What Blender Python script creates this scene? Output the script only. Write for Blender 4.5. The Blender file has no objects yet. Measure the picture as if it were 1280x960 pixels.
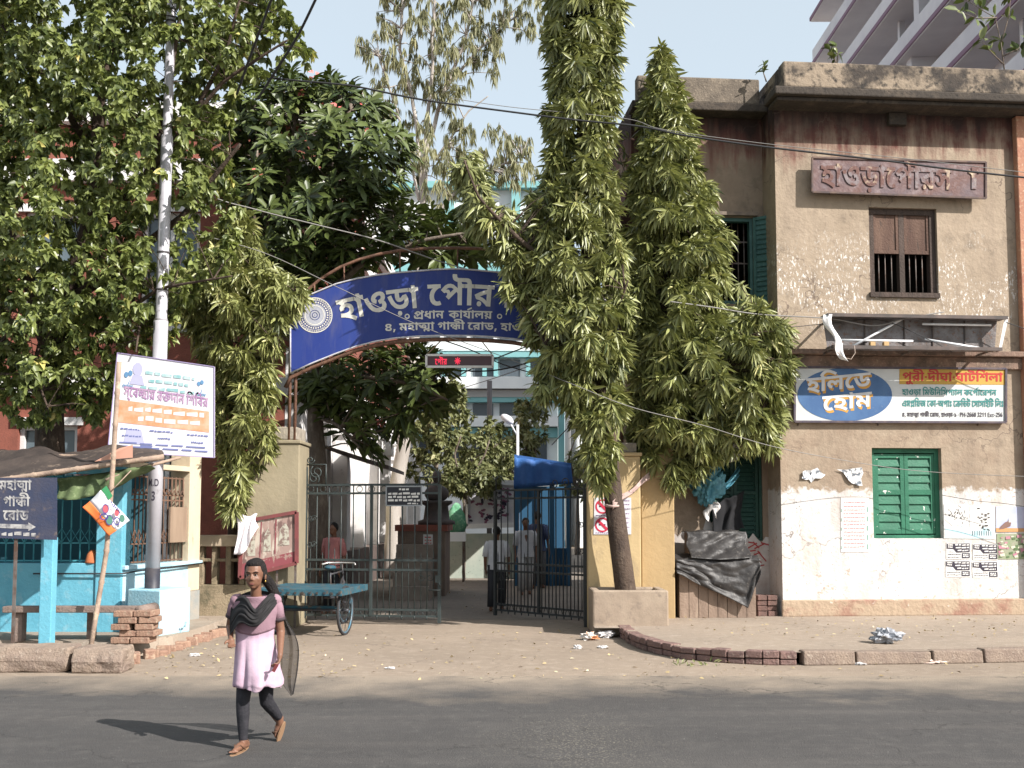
import bpy, bmesh, math, random
import numpy as np
from mathutils import Vector, Matrix, noise
from mathutils.geometry import delaunay_2d_cdt

SC = bpy.context.scene
COL = SC.collection
R = math.radians
rng = np.random.default_rng(7)
random.seed(7)

# ------------------------------------------------------------------ camera
H, PITCH, F, PPY = 1.75, R(4.2), 1350.0, 547.0      # PPY: image row of the optical axis (the picture is cropped off-centre)
cam = bpy.data.cameras.new('camera')
cam.sensor_width = 36; cam.lens = F / 1280 * 36
cam.shift_y = (PPY - 480) / 1280; cam.clip_start = 0.1; cam.clip_end = 2000
cam_o = bpy.data.objects.new('camera', cam); COL.objects.link(cam_o)
cam_o.location = (0, 0, H); cam_o.rotation_euler = (math.pi / 2 + PITCH, 0, 0)
SC.camera = cam_o

# ------------------------------------------------------------------ light
SUN_TRAVEL = Vector((-1.40, 1.00, -1.28)).normalized()
sun_el = math.asin(-SUN_TRAVEL.z); sun_az = math.atan2(-SUN_TRAVEL.x, -SUN_TRAVEL.y)
w = bpy.data.worlds.new('World'); SC.world = w; w.use_nodes = True
nt = w.node_tree
sky = nt.nodes.new('ShaderNodeTexSky'); sky.sky_type = 'NISHITA'; sky.sun_disc = False
sky.sun_elevation = sun_el; sky.sun_rotation = sun_az
sky.air_density = 1.0; sky.dust_density = 2.2; sky.ozone_density = 1.6; sky.altitude = 0
bg = nt.nodes['Background']; bg.inputs['Strength'].default_value = 0.138
hz = nt.nodes.new('ShaderNodeMix'); hz.data_type = 'RGBA'; hz.inputs[0].default_value = 0.58      # dry-season dust whitens the whole sky
hz.inputs[7].default_value = (4.0, 4.35, 4.25, 1); nt.links.new(sky.outputs[0], hz.inputs[6]); nt.links.new(hz.outputs[2], bg.inputs['Color'])
sl = bpy.data.lights.new('sun', 'SUN'); sl.energy = 5.0; sl.angle = R(0.55); sl.color = (1.0, 0.955, 0.90)
so = bpy.data.objects.new('sun', sl); COL.objects.link(so)
so.rotation_euler = SUN_TRAVEL.to_track_quat('-Z', 'Y').to_euler(); so.location = (20, -15, 25)
vs = SC.view_settings
vs.view_transform = 'Standard'; vs.look = 'None'; vs.gamma = 1; vs.exposure = 0.76; vs.use_curve_mapping = False
SC.cycles.max_bounces = 6; SC.cycles.transparent_max_bounces = 12
SC.cycles.use_denoising = True
try: SC.cycles.denoiser = 'OPENIMAGEDENOISE'
except Exception: pass
SC.cycles.sample_clamp_indirect = 6

# ------------------------------------------------------------------ measuring: a pixel of the 1280x960 photograph -> a place
CP, SP = math.cos(PITCH), math.sin(PITCH)
def ray(px, py):
    cx, cy = (px - 640) / F, (PPY - py) / F
    return Vector((cx, CP - cy * SP, SP + cy * CP))
def P(px, py, Y):
    d = ray(px, py); s = Y / d.y
    return Vector((d.x * s, Y, H + d.z * s))
def G(px, py, z=0.0):
    d = ray(px, py); s = (z - H) / d.z
    return Vector((d.x * s, d.y * s, z))
class Frame:
    """a wall plane: u runs along it, w goes in behind it, z is up"""
    def __init__(s, origin, deg):
        s.o = Vector(origin); a = R(deg)
        s.u = Vector((math.cos(a), math.sin(a), 0)); s.n = Vector((-math.sin(a), math.cos(a), 0))
        s.M = Matrix(((s.u.x, s.n.x, 0, s.o.x), (s.u.y, s.n.y, 0, s.o.y), (0, 0, 1, s.o.z), (0, 0, 0, 1)))
    def px(s, px, py, w=0.0):
        d = ray(px, py); c = Vector((0, 0, H)); o = s.o + s.n * w
        t = (o - c).dot(s.n) / d.dot(s.n); p = c + d * t - s.o
        return p.dot(s.u), p.z
    def rect(s, x0, y0, x1, y1, w=0.0):
        a = s.px(x0, y0, w); b = s.px(x1, y1, w); c = s.px(x0, y1, w); d = s.px(x1, y0, w)
        return (a[0] + c[0]) / 2, (b[0] + d[0]) / 2, (c[1] + b[1]) / 2, (a[1] + d[1]) / 2   # u0,u1,z0,z1
    def at(s, u, w, z): return s.o + s.u * u + s.n * w + Vector((0, 0, z))

# ------------------------------------------------------------------ materials
def new_mat(name):
    m = bpy.data.materials.new(name); m.use_nodes = True
    return m, m.node_tree, m.node_tree.nodes['Principled BSDF']
def N(nt, kind, **kw):
    n = nt.nodes.new('ShaderNode' + kind)
    for k, v in kw.items():
        if k.startswith('i_'):
            key = k[2:]
            n.inputs[int(key) if key.isdigit() else key].default_value = v
        else: setattr(n, k, v)
    return n
def coords(nt, scale=(1, 1, 1)):
    tc = N(nt, 'TexCoord'); mp = N(nt, 'Mapping'); mp.inputs['Scale'].default_value = scale
    nt.links.new(tc.outputs['Object'], mp.inputs['Vector']); return mp.outputs[0]
def noise_fac(nt, scale, lo, hi, detail=6, vec=None, rough=0.6, stretch=(1, 1, 1)):
    n = N(nt, 'TexNoise'); n.inputs['Scale'].default_value = scale; n.inputs['Detail'].default_value = detail
    n.inputs['Roughness'].default_value = rough
    nt.links.new(vec if vec is not None else coords(nt, stretch), n.inputs['Vector'])
    mr = N(nt, 'MapRange'); mr.inputs['From Min'].default_value = lo; mr.inputs['From Max'].default_value = hi
    nt.links.new(n.outputs['Fac'], mr.inputs['Value']); return mr.outputs[0]
def mixc(nt, fac, a, b, mode='MIX'):
    m = N(nt, 'Mix', data_type='RGBA', blend_type=mode)
    if hasattr(fac, 'is_output'): nt.links.new(fac, m.inputs[0])
    else: m.inputs[0].default_value = fac
    for k, v in ((6, a), (7, b)):
        if hasattr(v, 'is_output'): nt.links.new(v, m.inputs[k])
        else: m.inputs[k].default_value = (*v, 1) if len(v) == 3 else v
    return m.outputs[2]
def math_(nt, op, a, b=0.0, clamp=False):
    m = N(nt, 'Math', operation=op); m.use_clamp = clamp
    for k, v in ((0, a), (1, b)):
        if hasattr(v, 'is_output'): nt.links.new(v, m.inputs[k])
        else: m.inputs[k].default_value = v
    return m.outputs[0]
def add_bump(nt, b, scale, strength, detail=5, stretch=(1, 1, 1), dist=0.02, src=None):
    if src is None: src = noise_fac(nt, scale, 0.2, 0.8, detail, stretch=stretch)
    bp = N(nt, 'Bump'); bp.inputs['Strength'].default_value = strength; bp.inputs['Distance'].default_value = dist
    nt.links.new(src, bp.inputs['Height']); nt.links.new(bp.outputs[0], b.inputs['Normal'])
MATS = {}
def M(name, col, rough=0.8, col2=None, scale=3.0, lo=0.4, hi=0.65, col3=None, scale3=20, lo3=0.55, hi3=0.7,
      bump=0.0, bscale=30, metal=0.0, spec=0.3, stretch=(1, 1, 1), trans=0.0, fine=0.0):
    """painted, plastered, rusted ... surface: a base colour worn through to one or two others"""
    if name in MATS: return MATS[name]
    m, nt, b = new_mat(name); c = None
    if col2 is not None: c = mixc(nt, noise_fac(nt, scale, lo, hi, 8, stretch=stretch), col, col2)
    if col3 is not None: c = mixc(nt, noise_fac(nt, scale3, lo3, hi3, 8, stretch=stretch), c if c is not None else col, col3)
    if fine:
        g = noise_fac(nt, 90, 0.25, 0.75, 3)
        c = mixc(nt, fine, c if c is not None else col, mixc(nt, g, (0.25, 0.25, 0.25), (1.0, 1.0, 1.0)), 'MULTIPLY')
    if c is None: b.inputs['Base Color'].default_value = (*col, 1)
    else: nt.links.new(c, b.inputs['Base Color'])
    b.inputs['Roughness'].default_value = rough; b.inputs['Metallic'].default_value = metal
    b.inputs['Specular IOR Level'].default_value = spec
    if trans: b.inputs['Transmission Weight'].default_value = trans
    if bump: add_bump(nt, b, bscale, bump)
    MATS[name] = m; return m
def plain(name, col, rough=0.7, spec=0.3, metal=0.0): return M(name, col, rough, spec=spec, metal=metal)

# ------------------------------------------------------------------ mesh builder
class MB:
    def __init__(s, M=None): s.v = []; s.f = []; s.mi = []; s.M = M; s.cur = 0; s.sm = []; s.smooth = False
    def add(s, vs, fs, M=None):
        n = len(s.v)
        for v in vs:
            v = Vector(v)
            if M is not None: v = M @ v
            if s.M is not None: v = s.M @ v
            s.v.append(v)
        for f in fs: s.f.append([n + i for i in f]); s.mi.append(s.cur); s.sm.append(s.smooth)
        return s
    def box(s, x0, x1, y0, y1, z0, z1, M=None):
        vs = [(x, y, z) for z in (z0, z1) for y in (y0, y1) for x in (x0, x1)]
        return s.add(vs, [(0, 2, 3, 1), (4, 5, 7, 6), (0, 1, 5, 4), (2, 6, 7, 3), (0, 4, 6, 2), (1, 3, 7, 5)], M)
    def quad(s, a, b, c, d): return s.add([a, b, c, d], [(0, 1, 2, 3)])
    def beam(s, a, b, w, h, up=(0, 0, 1)):
        a, b = Vector(a), Vector(b); d = (b - a); L = d.length; d.normalize()
        up = Vector(up)
        if abs(d.dot(up)) > 0.98: up = Vector((0, 1, 0))
        x = d.cross(up).normalized(); z = x.cross(d)
        vs = []
        for t in (a, b):
            for i, j in ((-1, -1), (1, -1), (1, 1), (-1, 1)): vs.append(t + x * (i * w / 2) + z * (j * h / 2))
        return s.add(vs, [(3, 2, 1, 0), (4, 5, 6, 7), (0, 1, 5, 4), (1, 2, 6, 5), (2, 3, 7, 6), (3, 0, 4, 7)])
    def tube(s, pts, r, n=8, caps=True):
        pts = [Vector(p) for p in pts]; m = len(pts)
        rs = r if isinstance(r, (list, tuple)) else [r] * m
        base = len(s.v); vs = []; prev = None
        for i, p in enumerate(pts):
            t = (pts[min(i + 1, m - 1)] - pts[max(i - 1, 0)])
            t = t.normalized() if t.length > 1e-9 else Vector((0, 0, 1))
            if prev is None:
                a = Vector((1, 0, 0)) if abs(t.x) < 0.8 else Vector((0, 1, 0)); x = (a - t * a.dot(t)).normalized()
            else: x = (prev - t * prev.dot(t)); x = x.normalized() if x.length > 1e-6 else t.orthogonal().normalized()
            prev = x; y = t.cross(x)
            for k in range(n):
                a = 2 * math.pi * k / n; vs.append(p + (x * math.cos(a) + y * math.sin(a)) * rs[i])
        fs = [(i * n + k, i * n + (k + 1) % n, (i + 1) * n + (k + 1) % n, (i + 1) * n + k) for i in range(m - 1) for k in range(n)]
        if caps: fs += [tuple(range(n - 1, -1, -1)), tuple((m - 1) * n + k for k in range(n))]
        o = s.smooth; s.smooth = True; s.add(vs, fs); s.smooth = o; return s
    def lathe(s, prof, o, n=20):
        vs = []; m = len(prof)
        for r, z in prof:
            for k in range(n):
                a = 2 * math.pi * k / n; vs.append((o[0] + r * math.cos(a), o[1] + r * math.sin(a), o[2] + z))
        fs = [(i * n + k, i * n + (k + 1) % n, (i + 1) * n + (k + 1) % n, (i + 1) * n + k) for i in range(m - 1) for k in range(n)]
        fs += [tuple(range(n - 1, -1, -1)), tuple((m - 1) * n + k for k in range(n))]
        q = s.smooth; s.smooth = True; s.add(vs, fs); s.smooth = q; return s
    def ell(s, c, r, n=14, m=10, Mx=None):
        vs = []; c = Vector(c)
        for i in range(1, m):
            th = math.pi * i / m
            for k in range(n):
                a = 2 * math.pi * k / n
                q = Vector((r[0] * math.sin(th) * math.cos(a), r[1] * math.sin(th) * math.sin(a), r[2] * math.cos(th)))
                vs.append(c + (Mx @ q if Mx else q))
        t = Vector((0, 0, r[2])); t = Mx @ t if Mx else t
        vs += [c + t, c - t]; T, B = len(vs) - 2, len(vs) - 1
        fs = [(i * n + k, (i + 1) * n + k, (i + 1) * n + (k + 1) % n, i * n + (k + 1) % n) for i in range(m - 2) for k in range(n)]
        fs += [(T, k, (k + 1) % n) for k in range(n)] + [((m - 2) * n + (k + 1) % n, (m - 2) * n + k, B) for k in range(n)]
        q = s.smooth; s.smooth = True; s.add(vs, fs); s.smooth = q; return s
    def prism(s, poly, axis_fn, d0, d1):
        """poly 2D outline, axis_fn(a,b,d)->3D"""
        n = len(poly); vs = [axis_fn(a, b, d0) for a, b in poly] + [axis_fn(a, b, d1) for a, b in poly]
        fs = [tuple(range(n)), tuple(range(2 * n - 1, n - 1, -1))] + [(i, n + i, n + (i + 1) % n, (i + 1) % n) for i in range(n)]
        return s.add(vs, fs)
    def grid(s, nu, nv, fn, closed_u=False, smooth=True):
        vs = [fn(i / nu, j / nv) for j in range(nv + 1) for i in range(nu if closed_u else nu + 1)]
        W = nu if closed_u else nu + 1
        fs = [(j * W + i, j * W + (i + 1) % W, (j + 1) * W + (i + 1) % W, (j + 1) * W + i) for j in range(nv) for i in range(nu)]
        q = s.smooth; s.smooth = smooth; s.add(vs, fs); s.smooth = q; return s

WORLD = {}     # object name -> world position of its origin
def _mesh(name, mb, mats, off):
    me = bpy.data.meshes.new(name)
    me.from_pydata([v - off for v in mb.v], [], mb.f)
    for m in (mats if isinstance(mats, (list, tuple)) else [mats]): me.materials.append(m)
    if any(mb.mi): me.polygons.foreach_set('material_index', mb.mi)
    me.polygons.foreach_set('use_smooth', mb.sm)
    me.update(); return me
def bevel(o, wdt, seg=2):
    b = o.modifiers.new('bevel', 'BEVEL'); b.width = wdt; b.segments = seg; b.limit_method = 'ANGLE'; b.angle_limit = R(40); return o
def base_of(vs):
    a = np.array([tuple(v) for v in vs]); lo, hi = a.min(0), a.max(0)
    return Vector(((lo[0] + hi[0]) / 2, (lo[1] + hi[1]) / 2, lo[2]))
def tag(o, label=None, cat=None, group=None, kind=None):
    if label: o['label'] = label
    if cat: o['category'] = cat
    if group: o['group'] = group
    if kind: o['kind'] = kind
    return o
def thing(name, label, cat, loc, group=None):
    o = bpy.data.objects.new(name, None); COL.objects.link(o); o.location = loc; o.empty_display_size = 0.1
    WORLD[o.name] = Vector(loc); return tag(o, label, cat, group)
SPLIT = {'pilaster', 'column', 'room_back', 'choke_box', 'eyes', 'irises', 'eyebrows', 'sleeve', 'sleeve_band', 'prop', 'post', 'leg', 'stile', 'rail', 'bracket', 'tie_wire', 'hanger', 'balcony_slab', 'string_course',
         'yellow_panel', 'short_spear', 'window_bars', 'clamp_band', 'purple_edge', 'white_band', 'turquoise_band', 'platform_rim', 'sheet_tail', 'red_smear', 'steps', 'strap', 'plank_top', 'front_planks', 'latch', 'baluster', 'fin_wall', 'red_petal', 'green_petal', 'bird_picture', 'portrait_tint', 'printed_block'}
def islands(mb):
    p = list(range(len(mb.v)))
    def f(i):
        while p[i] != i: p[i] = p[p[i]]; i = p[i]
        return i
    for fc in mb.f:
        for a in fc[1:]: p[f(a)] = f(fc[0])
    out = {}
    for k, fc in enumerate(mb.f): out.setdefault(f(fc[0]), []).append(k)
    if len(out) < 2 or len(out) > 90: return [mb]
    res = []
    for ks in out.values():
        n = MB(); remap = {}
        for k in ks:
            for a in mb.f[k]:
                if a not in remap: remap[a] = len(n.v); n.v.append(mb.v[a])
            n.f.append([remap[a] for a in mb.f[k]]); n.mi.append(mb.mi[k]); n.sm.append(mb.sm[k])
        res.append(n)
    return res
def part(name, mb, mats, parent=None, *rest, **kw):
    if parent is not None and name in SPLIT:
        one = {'eyes': 'eye', 'irises': 'iris', 'eyebrows': 'eyebrow', 'window_bars': 'window_bar', 'steps': 'step', 'front_planks': 'plank'}.get(name, name); o = None
        for q in islands(mb): o = part1(one, q, mats, parent, *rest, **kw)
        return o
    return part1(name, mb, mats, parent, *rest, **kw)
def part1(name, mb, mats, parent=None, label=None, cat=None, group=None, kind=None, off=None, bev=0):
    """links the builder as ONE mesh object; with a parent it is a part, without one a thing of its own"""
    if off is None: off = WORLD[parent.name] if parent is not None else base_of(mb.v)
    off = Vector(off)
    o = bpy.data.objects.new(name, _mesh(name, mb, mats, off)); COL.objects.link(o)
    if parent is not None:
        o.parent = parent; o.location = off - WORLD[parent.name]
    else: o.location = off
    WORLD[o.name] = off
    if bev: bevel(o, bev)
    return tag(o, label, cat, group, kind)
def solid(name, mb, mats, label, cat, group=None, bev=0, off=None): return part(name, mb, mats, None, label, cat, group, None, off, bev)
def struct(name, mb, mats): return part(name, mb, mats, None, None, None, None, 'structure', (0, 0, 0))
def copy_tree(o, parent=None):
    c = o.copy(); COL.objects.link(c)
    if parent is not None: c.parent = parent
    for ch in list(o.children): copy_tree(ch, c)
    return c

# ------------------------------------------------------------------ lettering (Bengali outlines, drawn as flat painted shapes)
GLYPHS = {chr(r[0]): [r[1] * 2] + [[v * 2 for v in c] for c in r[2:]] for r in [
[44,156,[120,71,124,65,117,39,81,-60,25,-60,49,71]],
[45,185,[26,181,159,181,159,116,26,116]],
[46,144,[27,36,33,62,41,69,72,79,104,69,111,62,117,36,115,23,104,4,72,-6,50,-2,41,4,29,23]],
[48,279,[139,-5,101,0,70,17,46,44,29,80,19,125,16,178,21,248,28,277,51,324,68,340,88,353,111,360,139,362,177,357,208,341,232,314,249,277,259,232,263,178,261,142,250,80,228,34,211,17,191,5,167,-3],[139,60,154,63,165,73,173,89,179,112,183,178,179,245,173,268,165,285,154,294,139,298,124,294,113,284,105,268,97,215,96,178,100,113,105,89,113,73,124,63]],
[49,279,[126,0,127,272,62,214,22,263,138,357,206,357,206,0]],
[50,279,[19,55,152,202,170,235,173,259,172,270,162,286,134,295,98,285,61,258,17,310,61,343,104,359,162,361,182,357,215,340,239,315,246,299,253,262,247,226,220,176,119,67,262,67,262,0,19,0]],
[51,279,[117,-5,62,0,15,14,15,82,62,65,108,59,150,65,171,83,176,95,177,117,163,139,130,152,70,154,70,212,112,212,150,223,167,243,170,260,168,274,161,285,150,293,123,297,95,294,53,273,15,327,46,345,84,358,154,361,175,358,210,344,234,323,242,310,249,277,247,262,238,235,211,205,171,186,198,181,219,173,237,160,249,145,256,126,257,84,244,48,216,20,174,1]],
[52,279,[148,73,3,73,3,130,153,357,227,357,227,134,269,134,269,73,227,73,227,0,148,0],[148,134,151,260,73,134]],
[53,279,[117,-5,64,0,21,14,21,83,81,63,132,61,160,73,169,83,176,114,169,142,148,159,110,165,59,157,28,174,42,357,233,357,233,289,111,289,105,225,140,229,169,228,204,217,219,207,243,180,251,162,257,119,253,83,241,53,221,28,194,10,159,-1]],
[54,279,[145,-5,101,2,81,12,48,42,35,63,26,89,18,151,26,232,38,269,56,302,83,330,99,341,140,356,165,360,239,358,239,294,196,299,144,291,112,269,94,236,88,192,107,213,131,228,164,233,184,232,202,227,231,210,252,181,258,163,264,120,262,95,257,73,238,35,208,10,189,2],[144,59,155,61,174,73,181,85,186,118,185,134,176,158,168,165,145,172,127,169,113,160,104,147,98,125,103,94,112,76,125,63]],
[55,279,[176,289,15,289,15,356,263,356,263,307,134,0,50,0]],
[56,279,[140,-5,103,-2,72,7,48,21,31,40,21,64,17,91,19,114,26,134,37,150,67,176,85,186,56,210,36,238,28,276,35,310,43,324,68,345,101,357,140,362,178,357,211,345,236,323,244,310,251,275,242,238,220,210,188,188,223,165,243,146,257,122,261,93,255,57,247,41,221,16,185,0],[139,54,166,59,175,65,182,73,187,95,181,118,137,153,104,129,97,119,91,96,97,74,103,65,124,55],[139,222,167,243,175,269,174,279,165,294,139,303,121,299,112,292,103,269,112,243]],
[57,279,[86,-5,40,-2,40,62,101,58,134,66,159,79,181,109,191,164,165,137,138,125,94,124,61,136,36,159,20,193,15,236,17,261,29,303,54,334,89,354,133,361,157,359,198,344,216,331,244,292,259,236,260,181,256,139,240,82,209,37,178,14,159,6,137,0],[134,184,152,187,166,197,175,209,181,231,176,262,167,280,153,292,135,297,123,295,104,282,98,271,92,237,97,209,103,198,121,186]],
[2435,221,[31,237,36,264,50,286,83,307,110,311,138,307,171,286,185,264,189,237,185,209,171,187,138,166,110,162,82,166,50,187,36,209],[85,237,92,218,110,211,129,218,136,237,129,255,110,262,92,255],[31,75,36,102,50,124,83,145,110,149,138,145,171,124,185,102,189,75,185,48,171,25,138,4,110,0,83,4,50,25,36,48],[85,75,92,56,110,49,129,56,136,75,129,93,110,100,92,93]],
[2437,486,[491,311,491,253,444,253,444,0,373,0,362,16,333,45,284,76,315,120,349,99,375,76,373,253,-5,253,-5,311],[202,38,147,46,122,55,77,86,39,137,7,212,74,230,106,155,131,123,161,105,197,99,224,102,251,114,263,137,260,167,249,179,225,183,216,179,211,170,214,148,148,139,140,175,145,203,151,213,182,234,223,240,265,234,299,217,322,191,334,158,334,121,322,89,311,75,279,52,257,45],[169,211,166,221,154,239,118,257,158,279,181,274,212,257,229,238,237,212]],
[2439,290,[177,311,173,327,163,336,70,343,52,346,25,360,9,376,1,394,-4,427,-1,456,66,452,67,420,75,407,83,402,180,396,204,389,222,377,238,352,244,311],[135,240,163,238,208,226,238,205,255,178,260,149,257,124,249,104,235,87,216,75,164,59,150,79,232,51,295,15,258,-35,208,-5,152,21,90,42,23,56,34,112,93,103,139,105,164,112,185,130,189,148,183,167,166,180,154,184,124,184,108,178,102,168,105,151,38,142,31,178,32,190,44,211,80,232],[73,211,58,239,22,257,63,279,86,274,116,257,133,238,141,212],[294,311,294,253,-5,253,-5,311]],
[2441,375,[254,311,247,333,232,339,106,343,88,346,61,360,45,376,37,394,32,427,35,456,102,452,105,415,111,407,125,400,257,396,291,384,306,370,316,352,322,311],[380,311,380,253,207,253,207,188,212,177,220,175,234,180,263,211,323,222,342,189,354,156,358,120,356,99,342,63,330,48,296,24,248,11,198,11,155,19,116,37,97,51,62,88,47,113,19,174,8,212,74,230,98,163,125,115,157,86,194,72,213,70,253,77,268,85,279,97,285,111,288,128,284,150,264,182,321,186,296,158,258,130,220,118,185,119,160,131,144,152,136,185,136,253,-5,253,-5,311]],
[2447,402,[269,314,298,312,328,301,349,282,358,261,361,229,361,0,291,0,274,23,247,32,149,25,93,29,66,37,43,53,26,77,16,113,15,144,21,189,90,179,86,147,88,118,94,104,110,91,147,85,240,91,270,83,290,67,290,225,282,249,262,256,238,250,214,230,201,207,202,195,209,190,242,189,245,133,204,128,167,135,152,143,140,156,133,172,131,193,141,234,171,274,215,303,233,309]],
[2451,396,[270,314,299,312,323,305,342,294,356,278,365,260,366,221,361,205,343,177,315,154,261,127,237,183,279,204,288,212,295,234,292,247,283,255,259,257,228,247,203,224,200,216,204,207,221,201,207,143,163,155,148,166,130,195,128,211,133,239,148,264,172,285,201,301,234,311],[373,109,369,82,358,59,339,39,313,25,282,16,245,13,219,14,170,24,126,44,105,59,68,101,36,158,8,235,75,254,103,177,118,148,152,105,192,81,239,74,255,75,283,84,298,103,299,125,289,141,261,157,323,186,359,153,366,139]],
[2453,431,[436,311,436,253,272,253,274,0,203,0,175,32,122,69,81,86,34,98,8,161,108,209,214,244,204,230,204,253,-5,253,-5,311],[203,192,213,183,160,165,95,137,137,124,179,99,215,65,205,61],[416,127,409,95,385,70,357,61,301,63,304,122,336,123,344,130,346,140,344,150,326,168,266,186,266,243,293,239,341,223,380,199,407,167]],
[2455,355,[243,0,243,202,253,180,203,232,174,250,152,256,113,253,76,224,71,225,103,238,125,240,151,237,179,218,192,189,191,158,171,121,154,104,104,71,64,128,98,145,119,160,126,177,124,186,117,192,98,194,62,181,8,226,45,271,72,294,103,309,138,314,168,311,195,300,223,282,266,242,245,250,243,344,302,344,313,311,360,311,360,253,314,253,314,0]],
[2456,334,[339,311,339,253,292,253,292,0,221,0,179,36,142,56,100,70,50,80,28,128,87,164,110,154,66,157,43,168,28,184,19,213,21,228,33,252,76,285,142,267,113,252,97,236,92,218,96,203,106,196,126,194,165,209,195,162,108,115,107,124,149,113,187,95,222,69,221,253,-5,253,-5,311]],
[2460,504,[222,14,155,23,134,31,95,55,78,72,46,116,19,176,8,212,74,230,98,163,126,117,158,89,197,76,240,76,269,87,277,96,284,118,282,137,272,162,323,160,290,134,256,118,213,112,174,119,153,131,140,151,137,192,147,218,156,230,186,253,-5,253,-5,311,509,311,509,253,301,255,250,233,218,210,206,187,209,177,219,170,239,172,269,189,346,166,353,118,352,101,340,68,316,40,278,20],[457,95,461,54,473,9,403,-6,390,45,386,80,387,123,396,169,352,179,316,194,288,213,258,251,330,259,347,243,376,230,403,226,445,226,477,175,462,139]],
[2463,299,[304,311,304,253,110,253,111,99,116,78,131,69,156,70,180,83,200,103,210,124,208,142,195,151,166,149,157,207,187,212,222,211,237,208,259,196,273,178,280,157,275,110,250,65,209,30,174,15,155,11,105,12,83,19,66,30,47,57,40,89,39,253,-5,253,-5,311],[189,311,185,327,175,336,74,343,56,346,29,360,13,376,5,394,1,427,3,456,70,452,71,420,79,407,88,402,109,398,191,396,215,389,234,377,250,352,256,311]],
[2465,375,[380,311,380,253,207,253,207,188,212,177,220,175,234,180,263,211,323,222,342,189,354,156,358,120,356,99,342,63,330,48,296,24,248,11,198,11,155,19,116,37,97,51,62,88,47,113,19,174,8,212,74,230,98,163,125,115,157,86,194,72,213,70,253,77,268,85,279,97,285,111,288,128,284,150,264,182,321,186,296,158,258,130,220,118,185,119,160,131,144,152,136,185,136,253,-5,253,-5,311]],
[2470,322,[327,311,327,253,107,253,107,116,90,126,116,151,166,187,247,229,296,188,282,152,276,109,279,56,291,9,222,-6,209,44,205,108,214,153,232,193,253,166,177,122,95,54,36,92,36,253,-5,253,-5,311]],
[2471,316,[321,311,321,253,275,253,275,0,204,0,176,32,123,69,81,87,34,98,8,161,73,194,144,223,215,245,204,229,204,311],[204,193,214,184,154,164,95,137,137,124,180,99,216,65,206,61],[119,314,151,312,147,259,127,259,116,255,112,248,112,236,122,224,155,212,116,172,78,194,59,211,48,230,44,254,51,281,64,298,86,310]],
[2472,320,[325,311,325,253,278,253,278,0,207,0,207,102,217,77,172,123,137,143,107,147,95,142,88,133,90,114,119,96,88,38,49,60,34,75,16,110,15,146,26,174,36,184,59,200,100,208,143,201,182,182,219,152,209,147,207,253,-5,253,-5,311]],
[2474,386,[391,311,391,253,344,253,344,0,273,0,273,196,278,167,246,205,216,233,185,251,164,256,129,254,109,245,63,203,57,213,79,225,96,229,121,228,134,224,143,216,153,196,153,160,135,166,138,170,236,257,277,215,128,81,81,126,125,166,108,142,89,132,99,144,107,160,106,172,101,181,81,186,57,177,6,224,67,285,114,310,167,314,210,300,265,258,279,244,276,234,273,344,332,344,344,311]],
[2476,315,[320,311,320,253,274,253,274,0,203,0,175,32,122,69,81,86,34,98,8,161,108,209,214,244,205,229,205,253,-5,253,-5,311],[203,192,213,183,154,163,95,137,137,124,179,99,215,65,204,61]],
[2477,379,[223,14,156,23,115,41,96,55,62,92,46,115,19,175,8,212,74,230,98,163,126,117,159,89,197,76,218,75,257,81,282,100,290,120,290,147,283,166,268,184,325,227,346,193,358,159,362,123,355,84,334,52,300,28,278,20],[207,125,167,133,140,154,132,187,142,230,205,215,201,202,203,190,219,183,245,192,266,217,325,227,328,195,293,158,254,134],[384,311,384,253,-5,253,-5,311]],
[2478,326,[331,311,331,253,284,253,284,0,213,0,213,64,222,38,176,90,153,107,130,115,105,114,93,101,96,81,127,64,107,4,72,18,46,37,24,71,19,97,21,114,32,141,52,160,65,166,106,174,150,168,189,149,224,114,214,108,213,253,-5,253,-5,311],[164,159,162,140,93,158,85,193,71,208,47,217,11,223,24,275,90,260,129,242,153,214,161,189]],
[2479,333,[338,311,338,253,292,253,292,0,221,0,190,28,155,50,114,67,40,83,15,143,106,191,62,210,11,223,30,267,51,253,-5,253,-5,311],[221,253,83,253,92,256,123,243,174,208,180,161,98,123,97,127,127,120,177,100,222,69,233,56,224,52,221,95]],
[2480,315,[320,311,320,253,274,253,274,0,203,0,175,32,122,69,81,86,34,98,8,161,108,209,214,244,205,229,205,253,-5,253,-5,311],[203,192,213,183,154,163,95,137,137,124,179,99,215,65,204,61],[85,-8,65,-3,57,3,48,19,47,30,51,49,57,57,65,63,85,67,104,63,112,57,118,49,122,30,121,19,112,3,95,-7]],
[2482,391,[396,311,396,253,349,253,349,0,278,0,278,156,292,128,267,156,247,160,236,155,228,144,228,113,167,110,158,137,140,155,115,162,96,156,87,142,93,118,110,105,134,96,114,37,61,60,26,94,15,124,15,157,19,171,35,195,46,204,73,217,104,222,141,217,169,204,197,180,187,183,198,203,226,218,258,216,293,194,281,186,278,253,-5,253,-5,311]],
[2486,361,[366,311,366,253,319,253,319,0,248,0,248,344,307,344,319,311],[174,314,200,311,222,302,241,286,264,252,263,183,240,220,214,247,184,256,167,253,155,243,151,227,158,208,177,197,208,192,201,129,159,137,130,154,111,179,103,210,106,263,119,288,138,305],[41,314,84,305,107,287,122,259,126,241,127,205,118,177,99,152,69,135,27,129,21,192,46,195,68,205,77,220,76,236,66,249,49,255,0,251,-6,310]],
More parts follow.
